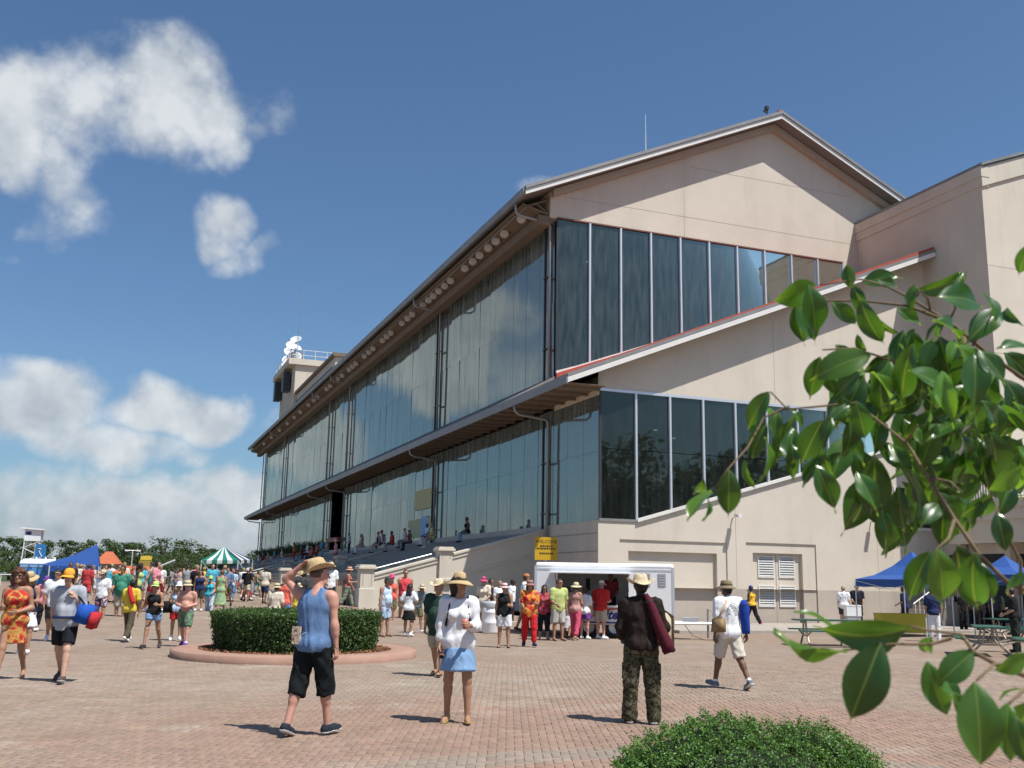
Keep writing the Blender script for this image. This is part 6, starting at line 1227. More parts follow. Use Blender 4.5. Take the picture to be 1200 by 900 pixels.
# --- middle distance
G1 = 'people crossing the plaza'
def M_(*a, **k): k.setdefault('group', G1); return person(*a, **k)
M_('woman in navy tank top and white skirt carrying a straw hat near the left edge', 27, 767, 672, 175, 1, 'tan', ('tank', f_('navy'), -.04), ('skirt', f_('white'), .36), ('shoe', f_('white')), ('long', HBL), ('straw', STRAW), fem=1, legs='step', arms=('bent', 'down'), hp=-.35)
M_('person in pink T-shirt, black trousers and cap behind the woman with white skirt', 49, 740, 682, 170, 1, 'pink', ('tee', f_('pink')), ('capri', f_('black')), ('shoe', f_('white')), ('short', HBR), ('cap', f_('purple')), fem=1, legs='step2', arms=('bent', 'down'))
M_('dark-haired man in white T-shirt just behind the orange cap', 60, 752, 668, 160, 1, 'tan', ('tee', f_('white')), ('shorts', f_('charcoal')), ('shoe', f_('white')), ('short', HB), legs='walk', arms=('down', 'down'), shades=1, hy=.4)
M_('man in white shirt, straw hat and patterned shorts with a blue bag', 116, 732, 669, 172, 1, 'tan', ('tee', f_('white')), ('shorts', fabric(c_['ltgrey'], 'dye', (c_['burg'], c_['navy'], c_['ltgrey']), 9)), ('shoe', f_('black')), ('short', HBR), ('cowboy', PALE), legs='step', arms=('down', 'down'))
M_('tall man in green T-shirt and khaki shorts', 139, 731, 664, 178, 1, 'tan', ('tee', f_('green'), -.14), ('shorts', f_('khaki'), 1.0), ('shoe', f_('ltgrey')), ('short', HBR), legs='stand', arms=('down', 'bentlow'), bulk=1.18, gut=.07, socks=1, shades=1)
o, S, J = M_('person in yellow T-shirt and olive trousers walking away with a red sleeve bag', 149, 752, 680, 8, 1, 'brown', ('tee', f_('yellow'), -.12), ('pants', fabric((.085, .07, .045))), ('shoe', f_('white')), ('short', HB), legs='walk', arms=('bentlow', 'down'))
tubebag(o, J['sh']-J['FW']*.13-J['RT']*.03+J['T']*.14, J['wa']-J['FW']*.17+J['RT']*.16, .06, .06, 'chair_bag', 'red sleeve bag on the back of the person in yellow', f_('red'))
M_('woman in black tank top, green visor cap and denim shorts', 177, 760, 681, 176, 1, 'tan', ('strap', f_('black'), -.06), ('brief', f_('denim'), .42), ('shoe', f_('charcoal')), ('short', HBR), ('cap', f_('lime')), fem=1, legs='walk2', arms=('bent', ((.55, .0, -1), (.35, .15, -1))), shades=1)
o, S, J = M_('woman in red shorts with a black shoulder bag beside the shirtless man', 205, 751, 683, 165, 1, 'tan', ('strap', f_('ltblue')), ('shorts', f_('red'), .7), ('shoe', f_('white')), ('short', HB), ('cap', f_('white')), fem=1, legs='step', arms=('bent', 'bent'), socks=1)
w0 = wpt(o, J['pel']+J['RT']*.26+J['T']*.06); thg('handbag', 'black bag hanging at the side of the woman in red shorts', 'bag', [('body', MB().box(w0[0]-.14, w0[0]+.14, w0[1]-.09, w0[1]+.09, w0[2]-.16, w0[2]+.14), f_('black')), ('strap', MB().tube([w0+(0, 0, .13), wpt(o, J['sh']+J['RT']*.13+J['T']*.07)], .014, 5), f_('black'))])
M_('shirtless man in grey patterned shorts and straw hat left of the hedge', 215, 758, 680, 178, 1, 'pink', None, ('shorts', fabric((.10, .10, .10), 'dye', ((.20, .20, .19), (.10, .28, .10), (.09, .09, .10)), 8), .95), ('shoe', f_('purple')), ('buzz', HG), ('boonie', PALE), legs='walk', arms=('belly', 'belly'), bulk=1.12, gut=.045, shades=1, socks=1)
M_('woman in turquoise top and white trousers behind the shirtless man', 244, 723, 675, 178, 1, 'pink', ('strap', f_('turq'), -.10), ('pants', fabric((.50, .58, .70))), ('shoe', f_('white')), ('short', HBR), ('cap', f_('lime')), fem=1, legs='step', arms=('bentlow', 'down'), bulk=1.12)
M_('woman in long green and yellow patterned dress walking away', 257, 719, 669, 5, 1, 'tan', ('strap', fabric((.12, .32, .18), 'dye', ((.50, .48, .16), (.10, .30, .28), (.34, .42, .12)), 9), -.62), None, ('shoe', f_('tan')), ('short', HGI), fem=1, legs='step2', arms=('down', 'down'))
M_('man in light blue shirt, jeans and red hat walking away', 271, 705, 667, 3, 1, 'fair', ('tee', f_('ltblue')), ('pants', f_('jeans')), ('shoe', f_('white')), ('short', HG), ('cap', f_('red')), legs='walk', arms=('down', 'down'), bulk=1.1)
M_('man in black T-shirt, khaki shorts and white cap facing the camera', 288, 705, 666, 178, 1, 'tan', ('tee', f_('black')), ('shorts', f_('tan')), ('shoe', f_('brown')), ('short', HB), ('cap', f_('ltgrey')), legs='step', arms=('down', 'bentlow'), bulk=1.12)
M_('woman in navy tank top behind the shirtless man', 232, 716, 673, 170, 1, 'tan', ('strap', f_('navy')), ('shorts', f_('charcoal')), ('shoe', f_('white')), ('long', HBR), fem=1, legs='stand', arms=('hip', 'down'))
# behind the hedge
M_('woman in cream top and straw hat with dark band behind the hedge', 320, 752, 684, 8, 1, 'tan', ('tee', f_('cream')), ('shorts', f_('purple')), ('shoe', f_('white')), ('short', HBR), ('boonie', PALE), fem=1, legs='stand', arms=('down', 'bentlow'))
M_('woman in coral tank top, red hat and blue shorts behind the hedge', 331, 744, 674, 14, 1, 'pink', ('tank', f_('coral')), ('brief', f_('jeans')), ('shoe', f_('white')), ('short', HBL), ('straw', fabric((.62, .07, .03)), .8), fem=1, legs='step', arms=('down', 'down'))
M_('child in yellow top behind the hedge next to the man in blue', 347, 738, 684, 10, 1, 'fair', ('tee', f_('yellow')), ('shorts', f_('white')), ('shoe', f_('white')), ('short', HBL), ('straw', PALE, .8), legs='stand', arms=('down', 'down'), minh=1.2)
M_('person in dark top with white cap behind the hedge', 352, 733, 669, 20, 1, 'brown', ('tee', f_('charcoal')), ('shorts', f_('black')), ('shoe', f_('white')), ('short', HB), ('cap', f_('white')), legs='stand', arms=('bentlow', 'down'))
M_('person with straw hat and white shirt half hidden by the raised straw hat', 385, 718, 660, 160, 1, 'tan', ('tee', f_('white')), ('shorts', f_('black')), ('shoe', f_('black')), ('short', HBR), ('straw', PALE), legs='step', arms=('down', 'bentlow'))
M_('woman in pink top and sage trousers striding right past the litter bin', 406, 715, 664, 80, 1, 'tan', ('strap', fabric((.42, .12, .12)), -.02), ('capri', fabric((.20, .23, .16)), .6), ('sandal', f_('tan')), ('short', HBR), ('boonie', fabric((.60, .34, .24))), fem=1, legs='walk', arms=('swf', 'bent'))
# group left of the stair pier
M_('man in pale blue sleeveless shirt and blue shorts, seen from the side', 450, 746, 677, 125, 1, 'tan', ('tank', fabric((.50, .60, .72)), -.14), ('shorts', fabric(c_['ltblue']), .9), ('sandal', f_('charcoal')), ('short', HBR), ('cap', f_('charcoal')), legs='stand', arms=('down', 'down'), bulk=1.14, gut=.07)
M_('woman in orange top with pink visor behind the man in pale blue', 457, 733, 673, 160, 1, 'pink', ('strap', f_('coral')), ('shorts', f_('olive')), ('shoe', f_('white')), ('short', HBL), ('cap', f_('hotpink')), fem=1, legs='stand', arms=('down', 'bentlow'))
M_('bald man in red sleeveless shirt beside the stair wall', 473, 732, 669, 165, 1, 'tan', ('tank', fabric((.62, .07, .08)), -.12), ('shorts', f_('khaki')), ('shoe', f_('white')), ('buzz', HBR), legs='step', arms=('down', 'down'), bulk=1.12, socks=1)
M_('woman in white T-shirt and black skirt seen from behind with crossed bag strap', 478, 746, 686, 12, 1, 'tan', ('tee', f_('white')), ('skirt', f_('black'), .40), ('shoe', f_('white')), ('long', HB), fem=1, legs='ease', arms=('hip', 'hip'), socks=1)
M_('person in grey shirt and sun hat bending beside the woman in black skirt', 488, 742, 684, 140, 1, 'tan', ('tee', fabric((.18, .22, .24))), ('shorts', f_('olive')), ('shoe', f_('white')), ('short', HBR), ('straw', PALE, .85), legs='step', arms=('bentlow', 'down'), lean=.35)
# queue at the trailer
G2 = 'people queueing around the trailer'
Q_ = lambda *a, **k: M_(*a, group=G2, **k)
Q_('woman in black vest, white shorts and pale pink hat facing the camera', 590, 759, 684, 180, 1, 'tan', ('tank', f_('black'), -.10), ('shorts', f_('white'), .85), ('sandal', f_('black')), ('short', HBL), ('boonie', fabric((.66, .48, .47))), fem=1, legs='stand', arms=('bent', 'down'), bulk=1.1, shades=1)
Q_('person in tie-dyed red and orange tunic, red trousers and striped hat', 620, 758, 681, 176, 1, 'tan', ('tee', fabric((.50, .03, .04), 'dye', ((.62, .06, .04), (.72, .34, .04), (.45, .03, .10)), 5), -.16), ('pants', fabric((.55, .02, .025)), .8), ('shoe', f_('navy')), ('long', HBR), ('boonie', fabric((.08, .05, .25), 'stripe', ((.62, .30, .05), (.5, .04, .08)), 26)), fem=1, legs='step', arms=('bent', 'bentlow'), bulk=1.1)
Q_('woman with long dark hair in burgundy top and black cropped trousers', 637, 750, 687, 172, 1, 'tan', ('tee', fabric((.30, .03, .05), 'dye', ((.36, .04, .06), (.40, .12, .14)), 12), -.14), ('capri', f_('black'), .4), ('sandal', f_('brown')), ('long', HB), fem=1, legs='stand', arms=('down', 'down'), bulk=1.1, shades=1)
Q_('bald man in lime polo shirt and pale shorts looking right', 654, 751, 680, 155, 1, 'tan', ('tee', fabric((.46, .52, .19)), -.12), ('shorts', fabric((.46, .44, .40)), 1.0), ('sandal', f_('brown')), ('buzz', HBR), legs='stand', arms=('down', 'bentlow'), hy=-.5, bulk=1.08, shades=1)
Q_('woman in beige top and long white skirt between the bald man and straw hat', 665, 748, 689, 20, 1, 'tan', ('strap', fabric((.52, .42, .28))), ('skirt', f_('white'), .62), ('sandal', f_('brown')), ('short', HBR), fem=1, legs='step', arms=('down', 'down'))
Q_('woman in big straw hat and rose trousers facing the trailer', 674, 750, 684, 30, 1, 'tan', ('strap', fabric((.50, .28, .24))), ('pants', fabric((.60, .09, .16)), .8), ('sandal', f_('tan')), ('short', HBR), ('straw', PALE), fem=1, legs='step', arms=('down', 'bentlow'))
Q_('woman in white top and purple shorts with a crossed bag strap at the trailer', 685, 749, 690, 25, 1, 'pink', ('tee', f_('white')), ('shorts', f_('purple'), .6), ('shoe', f_('white')), ('short', HBR), fem=1, legs='stand', arms=('down', 'down'), socks=1, bulk=1.1)
Q_('man in red polo shirt, white cap and khaki shorts at the counter', 704, 749, 681, 35, 1, 'pink', ('tee', f_('red'), -.10), ('shorts', f_('khaki'), .9), ('shoe', f_('white')), ('short', HG), ('cap', f_('white')), legs='stand', arms=('down', 'bent'), bulk=1.12, socks=1)
Q_('woman in coral dress right of the man in red', 711, 746, 690, 30, 1, 'pink', ('strap', fabric((.66, .17, .16)), -.34), None, ('sandal', f_('tan')), ('short', HBL), fem=1, legs='stand', arms=('down', 'bent'))
o, S, J = Q_('vendor with dark hair and maroon shirt inside the trailer', 715, 740, 686, 185, 1, 'brown', ('tee', fabric((.16, .02, .03))), ('pants', f_('black')), ('shoe', f_('black')), ('short', HB), legs='stand', arms=('bentlow', 'bentlow'), pos=np.array(Tr.matrix_basis @ Vector((2.35, .75, .5))), hts=1.50, minh=1.4)
Q_('woman in pink hat and cream top standing behind the white barrel', 566, 737, 677, 190, 1, 'tan', ('tee', f_('cream')), ('shorts', f_('tan')), ('shoe', f_('white')), ('short', HBR), ('straw', f_('hotpink'), .8), fem=1, legs='stand', arms=('bentlow', 'down'))
Q_('woman in black strap top behind the pink hat', 573, 733, 679, 120, 1, 'tan', ('strap', f_('black')), ('pants', f_('black')), ('shoe', f_('black')), ('short', HBR), fem=1, legs='stand', arms=('down', 'down'))
Q_('blonde woman in white top behind the black vest', 584, 734, 682, 150, 1, 'fair', ('tee', f_('white')), ('skirt', fabric((.50, .56, .66)), .6), ('sandal', f_('tan')), ('short', HBL), fem=1, legs='stand', arms=('bentlow', 'down'))
Q_('man in white T-shirt with dark skin standing by the shaded wall', 599, 731, 680, 110, 1, 'dark', ('tee', f_('white')), ('shorts', f_('navy')), ('shoe', f_('white')), ('short', HB), legs='stand', arms=('down', 'down'))
Q_('man in white shirt with orange headband at the left end of the trailer', 614, 740, 673, 95, 1, 'tan', ('tee', f_('white'), -.2), ('shorts', f_('khaki')), ('shoe', f_('brown')), ('short', HBR), ('bandana', fabric((.5, .2, .08))), legs='step', arms=('down', 'bentlow'))
# right-hand side
G3 = 'people by the gable wall and tents'
R_ = lambda *a, **k: M_(*a, group=G3, **k)
R_('girl in yellow top, black leggings and pink shoes walking by the gable wall', 882, 734.5, 686, -35, 1, 'dark', ('strap', fabric((.72, .40, .04)), -.04), ('pants', f_('black')), ('shoe', f_('hotpink')), ('short', (.02, .022, .05)), ('bandana', fabric((.03, .05, .22))), fem=1, legs='walk', arms=('bentlow', 'down'))
R_('grey-haired woman in white T-shirt near the tent leg', 990, 736, 688, 20, 1, 'fair', ('tee', f_('white'), -.14), ('shorts', f_('charcoal')), ('shoe', f_('black')), ('short', (.30, .22, .14)), fem=1, legs='stand', arms=('down', 'down'), bulk=1.14)
R_('man in dark T-shirt left of the grey-haired woman', 982, 733, 689, 15, 1, 'tan', ('tee', f_('black')), ('pants', f_('charcoal')), ('shoe', f_('black')), ('short', HBR), legs='stand', arms=('down', 'down'))
R_('man in black T-shirt facing the camera behind the tent leg', 1006, 734, 686, 190, 1, 'tan', ('tee', fabric((.02, .022, .035))), ('pants', f_('black')), ('shoe', f_('black')), ('short', HBR), legs='stand', arms=('bentlow', 'bentlow'), bulk=1.15)
R_('person in navy shirt and white trousers at the tent front leg', 1096, 752, 690, 10, 1, 'tan', ('tee', f_('navy')), ('pants', f_('white')), ('shoe', f_('white')), ('short', HB), legs='stand', arms=('down', 'down'))
R_('person in dark clothes with bare arm at the right edge', 1192, 765, 690, -60, 1, 'fair', ('tee', f_('black')), ('pants', fabric((.02, .03, .022))), ('shoe', f_('black')), ('short', HBR), fem=1, legs='stand', arms=('bentlow', 'bentlow'))
R_('dark-dressed person seated at the far green table', 1150, 742, 700, 160, 2, 'dark', ('tee', f_('black')), ('pants', f_('black')), ('shoe', f_('black')), ('short', HB), legs='stand', hts=1.7)
R_('dark-dressed person standing in the shade under the balcony', 1168, 740, 690, 190, 2, 'brown', ('tee', f_('charcoal')), ('pants', f_('black')), ('shoe', f_('black')), ('short', HB), legs='stand', hts=1.72)
R_('person in pale green top under the balcony', 1180, 738, 690, 170, 2, 'tan', ('tee', fabric((.3, .36, .2))), ('pants', f_('black')), ('shoe', f_('black')), ('short', HBR), legs='stand', hts=1.68)
for k, (px, py, cl) in enumerate(((1130, 741, 'black'), (1142, 738, 'charcoal'), (1158, 737, 'navy'), (1188, 744, 'black'), (1062, 739, 'navy'))):
    R_('%s in %s clothes %s' % ('person', cl, ('left of the far green table', 'deep in the balcony shade', 'beside the dark shade panels', 'right of the far green table', 'behind the yellow serving table')[k]), px, py, 690, 150+40*k, 2, ('dark', 'tan', 'brown', 'fair', 'tan')[k], ('tee', f_(cl)), ('pants', f_('black')), ('shoe', f_('black')), ('short', HB), legs='stand', arms=('bentlow', 'down'), hts=1.66+.03*k)
# ------------------------------------------------------------------ people on the terrace and in the far crowd
cn = ['white', 'black', 'navy', 'red', 'coral', 'pink', 'orange', 'yellow', 'lime', 'turq', 'ltblue', 'green', 'burg', 'cream', 'grey', 'white', 'slate', 'khaki', 'navy', 'white', 'black', 'ltgrey']
nice = dict(ltblue='light blue', turq='turquoise', burg='burgundy', ltgrey='light grey', slate='slate blue')
bn = ['black', 'khaki', 'denim', 'white', 'navy', 'olive', 'grey', 'tan', 'red']; hn = [None, 'straw', 'cap', 'boonie', 'cowboy', None]
used = set(); CR_ = np.random.default_rng(21)
mute = lambda n: fabric(tuple(round(float(v), 4) for v in (np.array(c_[n])*.80+.12*np.mean(c_[n]))))
def rnd_person(tail, group, px=None, py=None, pos=None, legs=None, hdg=None, sit=False):
    for _ in range(200):
        t, b, h_ = CR_.choice(cn), CR_.choice(bn), hn[CR_.integers(len(hn))]; fem = int(CR_.random() < .5)
        hc = CR_.choice(['white', 'red', 'navy', 'straw', 'straw', 'lime', 'orange']) if h_ else None
        if h_ in ('straw', 'cowboy'): hc = CR_.choice(['straw', 'paleStraw', 'white'])
        hw = '' if not h_ else ' and %s %s' % ({'straw': 'straw-coloured', 'paleStraw': 'pale straw'}.get(hc, hc), {'straw': 'sun hat', 'cap': 'cap', 'boonie': 'brimmed hat', 'cowboy': 'cowboy hat'}[h_])
        lab = '%s in %s top, %s %s%s %s' % ('woman' if fem else 'man', nice.get(t, t), nice.get(b, b), 'trousers' if sit else 'shorts', hw, tail)
        if lab not in used and len(lab.split()) <= 16: used.add(lab); break
    kinds = ['tee', 'tee', 'tank'] if not fem else ['tee', 'strap', 'tank']
    person(lab, px or 0, py or 0, 0, CR_.choice([0, 180, 170, 10, 90, -90, 150]) if hdg is None else hdg, 2, CR_.choice(['fair', 'tan', 'pink', 'tan', 'brown', 'dark']), (CR_.choice(kinds), mute(t), -.12), ('pants' if sit else CR_.choice(['shorts', 'shorts', 'capri']), mute(b)), ('shoe', f_(CR_.choice(['white', 'black', 'brown']))), (CR_.choice(['short', 'long'] if fem else ['short', 'buzz']), [HB, HBR, HBL, HG][CR_.integers(4)]), None if not h_ else ((h_, f_(hc) if hc not in ('straw', 'paleStraw') else (STRAW if hc == 'straw' else PALE))), hts=(1.05 if False else 1.60+.22*CR_.random()), group=group, pos=pos, fem=fem, legs=legs or CR_.choice(['stand', 'step', 'walk', 'walk2']), arms=(CR_.choice(['down', 'bent', 'bentlow', 'swf']), CR_.choice(['down', 'down', 'bentlow', 'swb'])), bulk=.98+.2*CR_.random())
# far crowd
slots = []
while len(slots) < 84:
    px = CR_.uniform(78, 312); D = CR_.uniform(36, 92); p = at(px, 690, D); 
    if D < 42 and 190 < px < 300: continue
    if any(abs(px-a) < 3.2 and abs(D-b) < 6 for a, b in slots) or any(abs(px-a)*D/FPX < .5 and abs(D-b) < .7 for a, b in slots): continue
    if px > 296 and D > 60: continue
    slots.append((px, D))
for i, (px, D) in enumerate(sorted(slots, key=lambda s: -s[1])):
    p = at(px, 690, D); p[2] = float(gz(p[0], p[1]))
    z = 'below the blue marquee' if px < 125 else 'below the red roofs' if px < 180 else 'left of the striped tent' if px < 236 else 'below the striped tent'
    rnd_person('%s %s' % ('in the near crowd' if D < 52 else 'in the far crowd', z), 'crowd at the far end of the plaza', pos=p)
# terrace: step i has its tread at 1.75+.27 i
for k, (px, stp, sit) in enumerate(((303, 3, 0), (310, 5, 1), (317, 4, 1), (324, 6, 1), (333, 5, 1), (344, 6, 0), (356, 5, 1), (363, 6, 1), (368, 4, 1), (374, 6, 1), (380, 7, 1), (386, 6, 1), (393, 3, 0), (408, 7, 0), (427, 6, 1), (447, 6, 1), (451, 7, 1), (463, 6, 1), (478, 7, 1), (484, 6, 1), (505, 7, 1), (511, 6, 1), (552, 7, 1))):
    x = 10.6+.89*stp+.45; z = 1.75+.27*stp; p = hit(px, 660, 0, x); y = min(140, max(45, p[1]))
    rnd_person('on the terrace, %s' % ('near the first stair' if px > 440 else 'by the portal' if px > 370 else 'towards the far end'), 'spectators on the seating terrace', pos=np.array([x-(.25 if sit else 0), y, z]), legs='sit' if sit else 'stand', hdg=-111, sit=True)
# ------------------------------------------------------------------ fig branch hanging into the picture from the right
def leafmesh(w, curl, fold, twist, wave):
    ny, nxh = 11, 3; V = []; F = []
    for i in range(ny):
        t = i/(ny-1); prof = max(0., math.sin(math.pi*min(1, (t/.90))**1.0))**.72 if t < .90 else 0; prof = max(prof, .0); tip = max(0, (t-.8)/.2)
        wd = w*.5*max(prof, (.10*(1-t)/.2+.012) if t > .8 else .03 if t < .04 else 0)
        yc = t*(1-.10*curl*t); zc = -curl*.30*t*t+.05*math.sin(t*3.14); a = twist*t
        for j in range(-nxh, nxh+1):
            u = j/nxh; x = u*wd; z = abs(u)*wd*fold+wave*.035*math.sin(7*t+2*u)*abs(u); V.append((x*math.cos(a)-z*math.sin(a), yc, zc+x*math.sin(a)+z*math.cos(a)))
    m = 2*nxh+1
    for i in range(ny-1):
        for j in range(m-1): F.append((i*m+j, i*m+j+1, (i+1)*m+j+1, (i+1)*m+j))
    V.append((0, -.16, .02)); V += [(.012, 0, 0), (-.012, 0, 0)]; k = len(V); F.append((k-3, k-2, k-1, k-1)) if False else None
    return V, F
def leafmat():
    M = mat('fig_leaf', (.045, .13, .015), .34, var=.12, scale=3, attr='OBJ', spec=.5, coat=.5); t = M.node_tree; L = t.links.new; b = t.nodes['Principled BSDF']
    b.inputs['Coat Roughness'].default_value = .16
    src = b.inputs['Base Color'].links[0].from_socket; co = t.nodes.new('ShaderNodeTexCoord'); sp = t.nodes.new('ShaderNodeSeparateXYZ'); L(co.outputs['Object'], sp.inputs[0])
    ab = t.nodes.new('ShaderNodeMath'); ab.operation = 'ABSOLUTE'; L(sp.outputs[0], ab.inputs[0]); mr_ = t.nodes.new('ShaderNodeMapRange'); mr_.inputs[1].default_value = .004; mr_.inputs[2].default_value = .016; mr_.inputs[3].default_value = .55; mr_.inputs[4].default_value = 0; L(ab.outputs[0], mr_.inputs[0])
    mx = t.nodes.new('ShaderNodeMix'); mx.data_type = 'RGBA'; L(mr_.outputs[0], mx.inputs[0]); L(src, mx.inputs[6]); mx.inputs[7].default_value = (.22, .30, .07, 1); L(mx.outputs[2], b.inputs['Base Color'])
    # side veins as faint relief
    wv = t.nodes.new('ShaderNodeTexWave'); wv.inputs['Scale'].default_value = 5.5; wv.bands_direction = 'Y'; cb = t.nodes.new('ShaderNodeCombineXYZ'); ad = t.nodes.new('ShaderNodeMath'); ad.operation = 'SUBTRACT'; L(sp.outputs[1], ad.inputs[0]); L(ab.outputs[0], ad.inputs[1]); L(ad.outputs[0], cb.inputs[1]); L(cb.outputs[0], wv.inputs['Vector'])
    bp = t.nodes.new('ShaderNodeBump'); bp.inputs['Strength'].default_value = .05; bp.inputs['Distance'].default_value = .02; L(wv.outputs['Fac'], bp.inputs['Height']); L(bp.outputs[0], b.inputs['Normal'])
    tr = t.nodes.new('ShaderNodeBsdfTranslucent'); mt = t.nodes.new('ShaderNodeMix'); mt.data_type = 'RGBA'; mt.blend_type = 'MULTIPLY'; mt.inputs[0].default_value = 1; L(mx.outputs[2], mt.inputs[6]); mt.inputs[7].default_value = (2.6, 2.2, .8, 1); L(mt.outputs[2], tr.inputs[0])
    ms = t.nodes.new('ShaderNodeMixShader'); ms.inputs[0].default_value = .38; L(b.outputs[0], ms.inputs[1]); L(tr.outputs[0], ms.inputs[2]); L(ms.outputs[0], t.nodes['Material Output'].inputs[0]); return M
FM = leafmat(); LM = []
for w, c, fo, tw, wa in ((.45, .5, .26, .0, 1.0), (.40, .9, .36, .6, 1.2), (.36, 1.3, .42, -.7, 1.4), (.48, .35, .2, .25, .9), (.33, .6, .65, .8, 1.6)):
    v, f = leafmesh(w, c, fo, tw, wa); LM.append(npmesh('leaf', v, f, FM, True))
trunk = at(1560, 700, 3.0); Fg = thing('fig_tree', 'fig tree branch with glossy green leaves hanging in from the right', 'tree', (trunk[0], trunk[1], 0))
FR = np.random.default_rng(5)
def leaf(b, t, D, roll=None, kind=None, dark=1.0, dd=None, young=0.0):
    """b, t: picture points of stalk and tip; D: distance"""
    B0 = at(b[0], b[1], D); T0 = at(t[0], t[1], D+(FR.normal()*.03 if dd is None else dd)); y = T0-B0; Ln = np.linalg.norm(y); y /= Ln
    n = -CF*.9+np.array([0, 0, .55])-CR*.1; n -= y*(n@y); n = un(n); r = FR.normal()*.55 if roll is None else roll; x = np.cross(y, n); n = n*math.cos(r)+x*math.sin(r); x = np.cross(y, n)
    o = link('leaf', LM[FR.integers(5) if kind is None else kind], Fg); m = Matrix.Identity(4)
    for i in range(3): m[i][0], m[i][1], m[i][2], m[i][3] = x[i]*Ln, y[i]*Ln, n[i]*Ln, B0[i]-Fg.location[i]
    o.matrix_basis = m; g = dark*(1+.16*FR.normal()); base = np.array([.034, .104, .014])*(1-young)+np.array([.12, .27, .03])*young; o.color = (*np.clip(base*g, .005, .6), 1)
    return B0
HERO = [((955,335),(904,354),1.85,.9,3,.8),((947,333),(960,402),1.8,-.2,0,0),((934,356),(940,411),1.95,.5,1,.1),((936,352),(959,405),1.92,.1,0,.1),((998,338),(991,305),1.85,.6,3,.3),((1009,331),(1060,322),1.95,.2,0,0),((1028,329),(1059,335),1.85,.4,1,.1),((1000,335),(1038,403),1.8,1.0,2,0),((975,354),(1008,383),1.9,.4,0,.2),((1009,352),(1033,414),1.75,.9,1,.1),((961,418),(947,472),1.75,.1,0,.15),((968,418),(979,474),1.8,1.1,4,.5),((978,404),(1005,425),1.85,.3,1,.1),((1005,392),(1013,423),1.9,.8,4,.4),
 ((1073,334),(1061,366),1.8,.7,1,.3),((1077,341),(1146,322),1.9,1.25,4,.3),((1098,348),(1162,354),1.7,.15,0,-.0),((1151,343),(1176,377),1.7,-.5,1,.1),((1173,364),(1131,400),1.75,.0,0,0),((1173,366),(1191,372),1.8,.7,2,0),((1051,361),(1085,382),1.75,.5,1,.2),((1141,414),(1144,482),1.55,.0,0,0),((1147,410),(1181,450),1.55,.2,3,.05),((1204,408),(1170,402),1.6,.3,0,0),((1206,286),(1192,326),1.6,.2,0,.1),((1071,388),(1073,428),1.75,.0,0,0),((1060,388),(1042,437),1.8,.7,1,.0),((1105,380),(1093,401),1.8,.3,1,.1),((1110,376),(1078,392),1.9,.3,2,.1),
 ((901,459),(872,505),1.7,.1,0,.2),((898,496),(874,543),1.75,.2,1,.0),((854,550),(854,612),1.62,.05,0,.1),((834,575),(801,607),1.62,.8,3,.8),((824,561),(814,588),1.66,.7,1,.3),((828,581),(830,611),1.68,1.1,4,.2),((911,482),(906,520),1.75,.5,1,.3),((897,512),(900,566),1.7,.9,4,.5),((873,540),(881,577),1.72,1.1,4,.4),((964,492),(935,549),1.6,.0,0,0),((931,503),(921,550),1.7,.6,1,.0),((956,545),(985,609),1.6,.3,1,0),((996,475),(970,494),1.65,.2,0,0),((925,480),(950,500),1.75,.6,2,.4),((888,485),(884,520),1.8,.2,0,0),((940,482),(922,497),1.7,.3,1,.1),
 ((1004,553),(1032,603),1.6,.2,1,0),((1034,598),(1041,635),1.65,.6,1,0),((1053,570),(1058,638),1.65,.4,2,0),((1168,600),(1181,652),1.45,.2,0,-.2),((1088,454),(1090,502),1.6,.9,3,.7),((1127,577),(1096,567),1.6,.7,0,0),((1121,582),(1129,606),1.6,.5,4,0),((1100,591),(1080,615),1.5,.1,3,0),((1107,583),(1102,656),1.55,.3,1,-.2),((1073,500),(1079,521),1.6,.5,3,.8),((987,465),(996,505),1.65,.3,0,0),((1150,470),(1178,505),1.55,.2,1,0),((1003,470),(1017,522),1.6,.3,0,0),
 ((1090,646),(1060,708),1.40,.3,0,.05),((1096,642),(1111,720),1.36,.0,0,.75),((1142,648),(1137,732),1.42,.7,1,.1),((1067,734),(955,764),1.28,1.0,2,.25),((977,736),(931,711),1.35,1.0,3,.6),((992,762),(903,752),1.32,1.25,4,.85),((1032,753),(992,855),1.22,.05,3,-.15),((1003,748),(1020,764),1.35,.4,3,.8),((1141,763),(1092,808),1.25,.0,3,.15),((1087,775),(1109,853),1.28,.6,1,.2),((1091,746),(1078,772),1.32,.5,1,0),((1142,798),(1152,912),1.12,.1,3,.45),((1116,812),(1157,860),1.15,.5,1,.4),((1110,800),(1122,828),1.2,.6,4,0),((1182,824),(1177,902),1.15,.6,1,.25),((1210,820),(1186,870),1.15,.3,0,.2),((1206,768),(1162,788),1.22,.7,3,.6),((1200,810),(1170,806),1.2,.9,2,.3),((1206,676),(1171,692),1.35,.2,0,0),((1190,840),(1206,905),1.1,.5,0,.2),((1120,640),(1128,712),1.5,.4,0,-.2),((1150,660),(1165,712),1.5,.5,1,0)]
for b, t, D, r, k, yv in HERO: leaf(b, t, D, r*(1 if FR.random() < .7 else -1) if abs(r) > .55 else r, k, 1.0 if yv >= 0 else .75, None, max(0, yv))
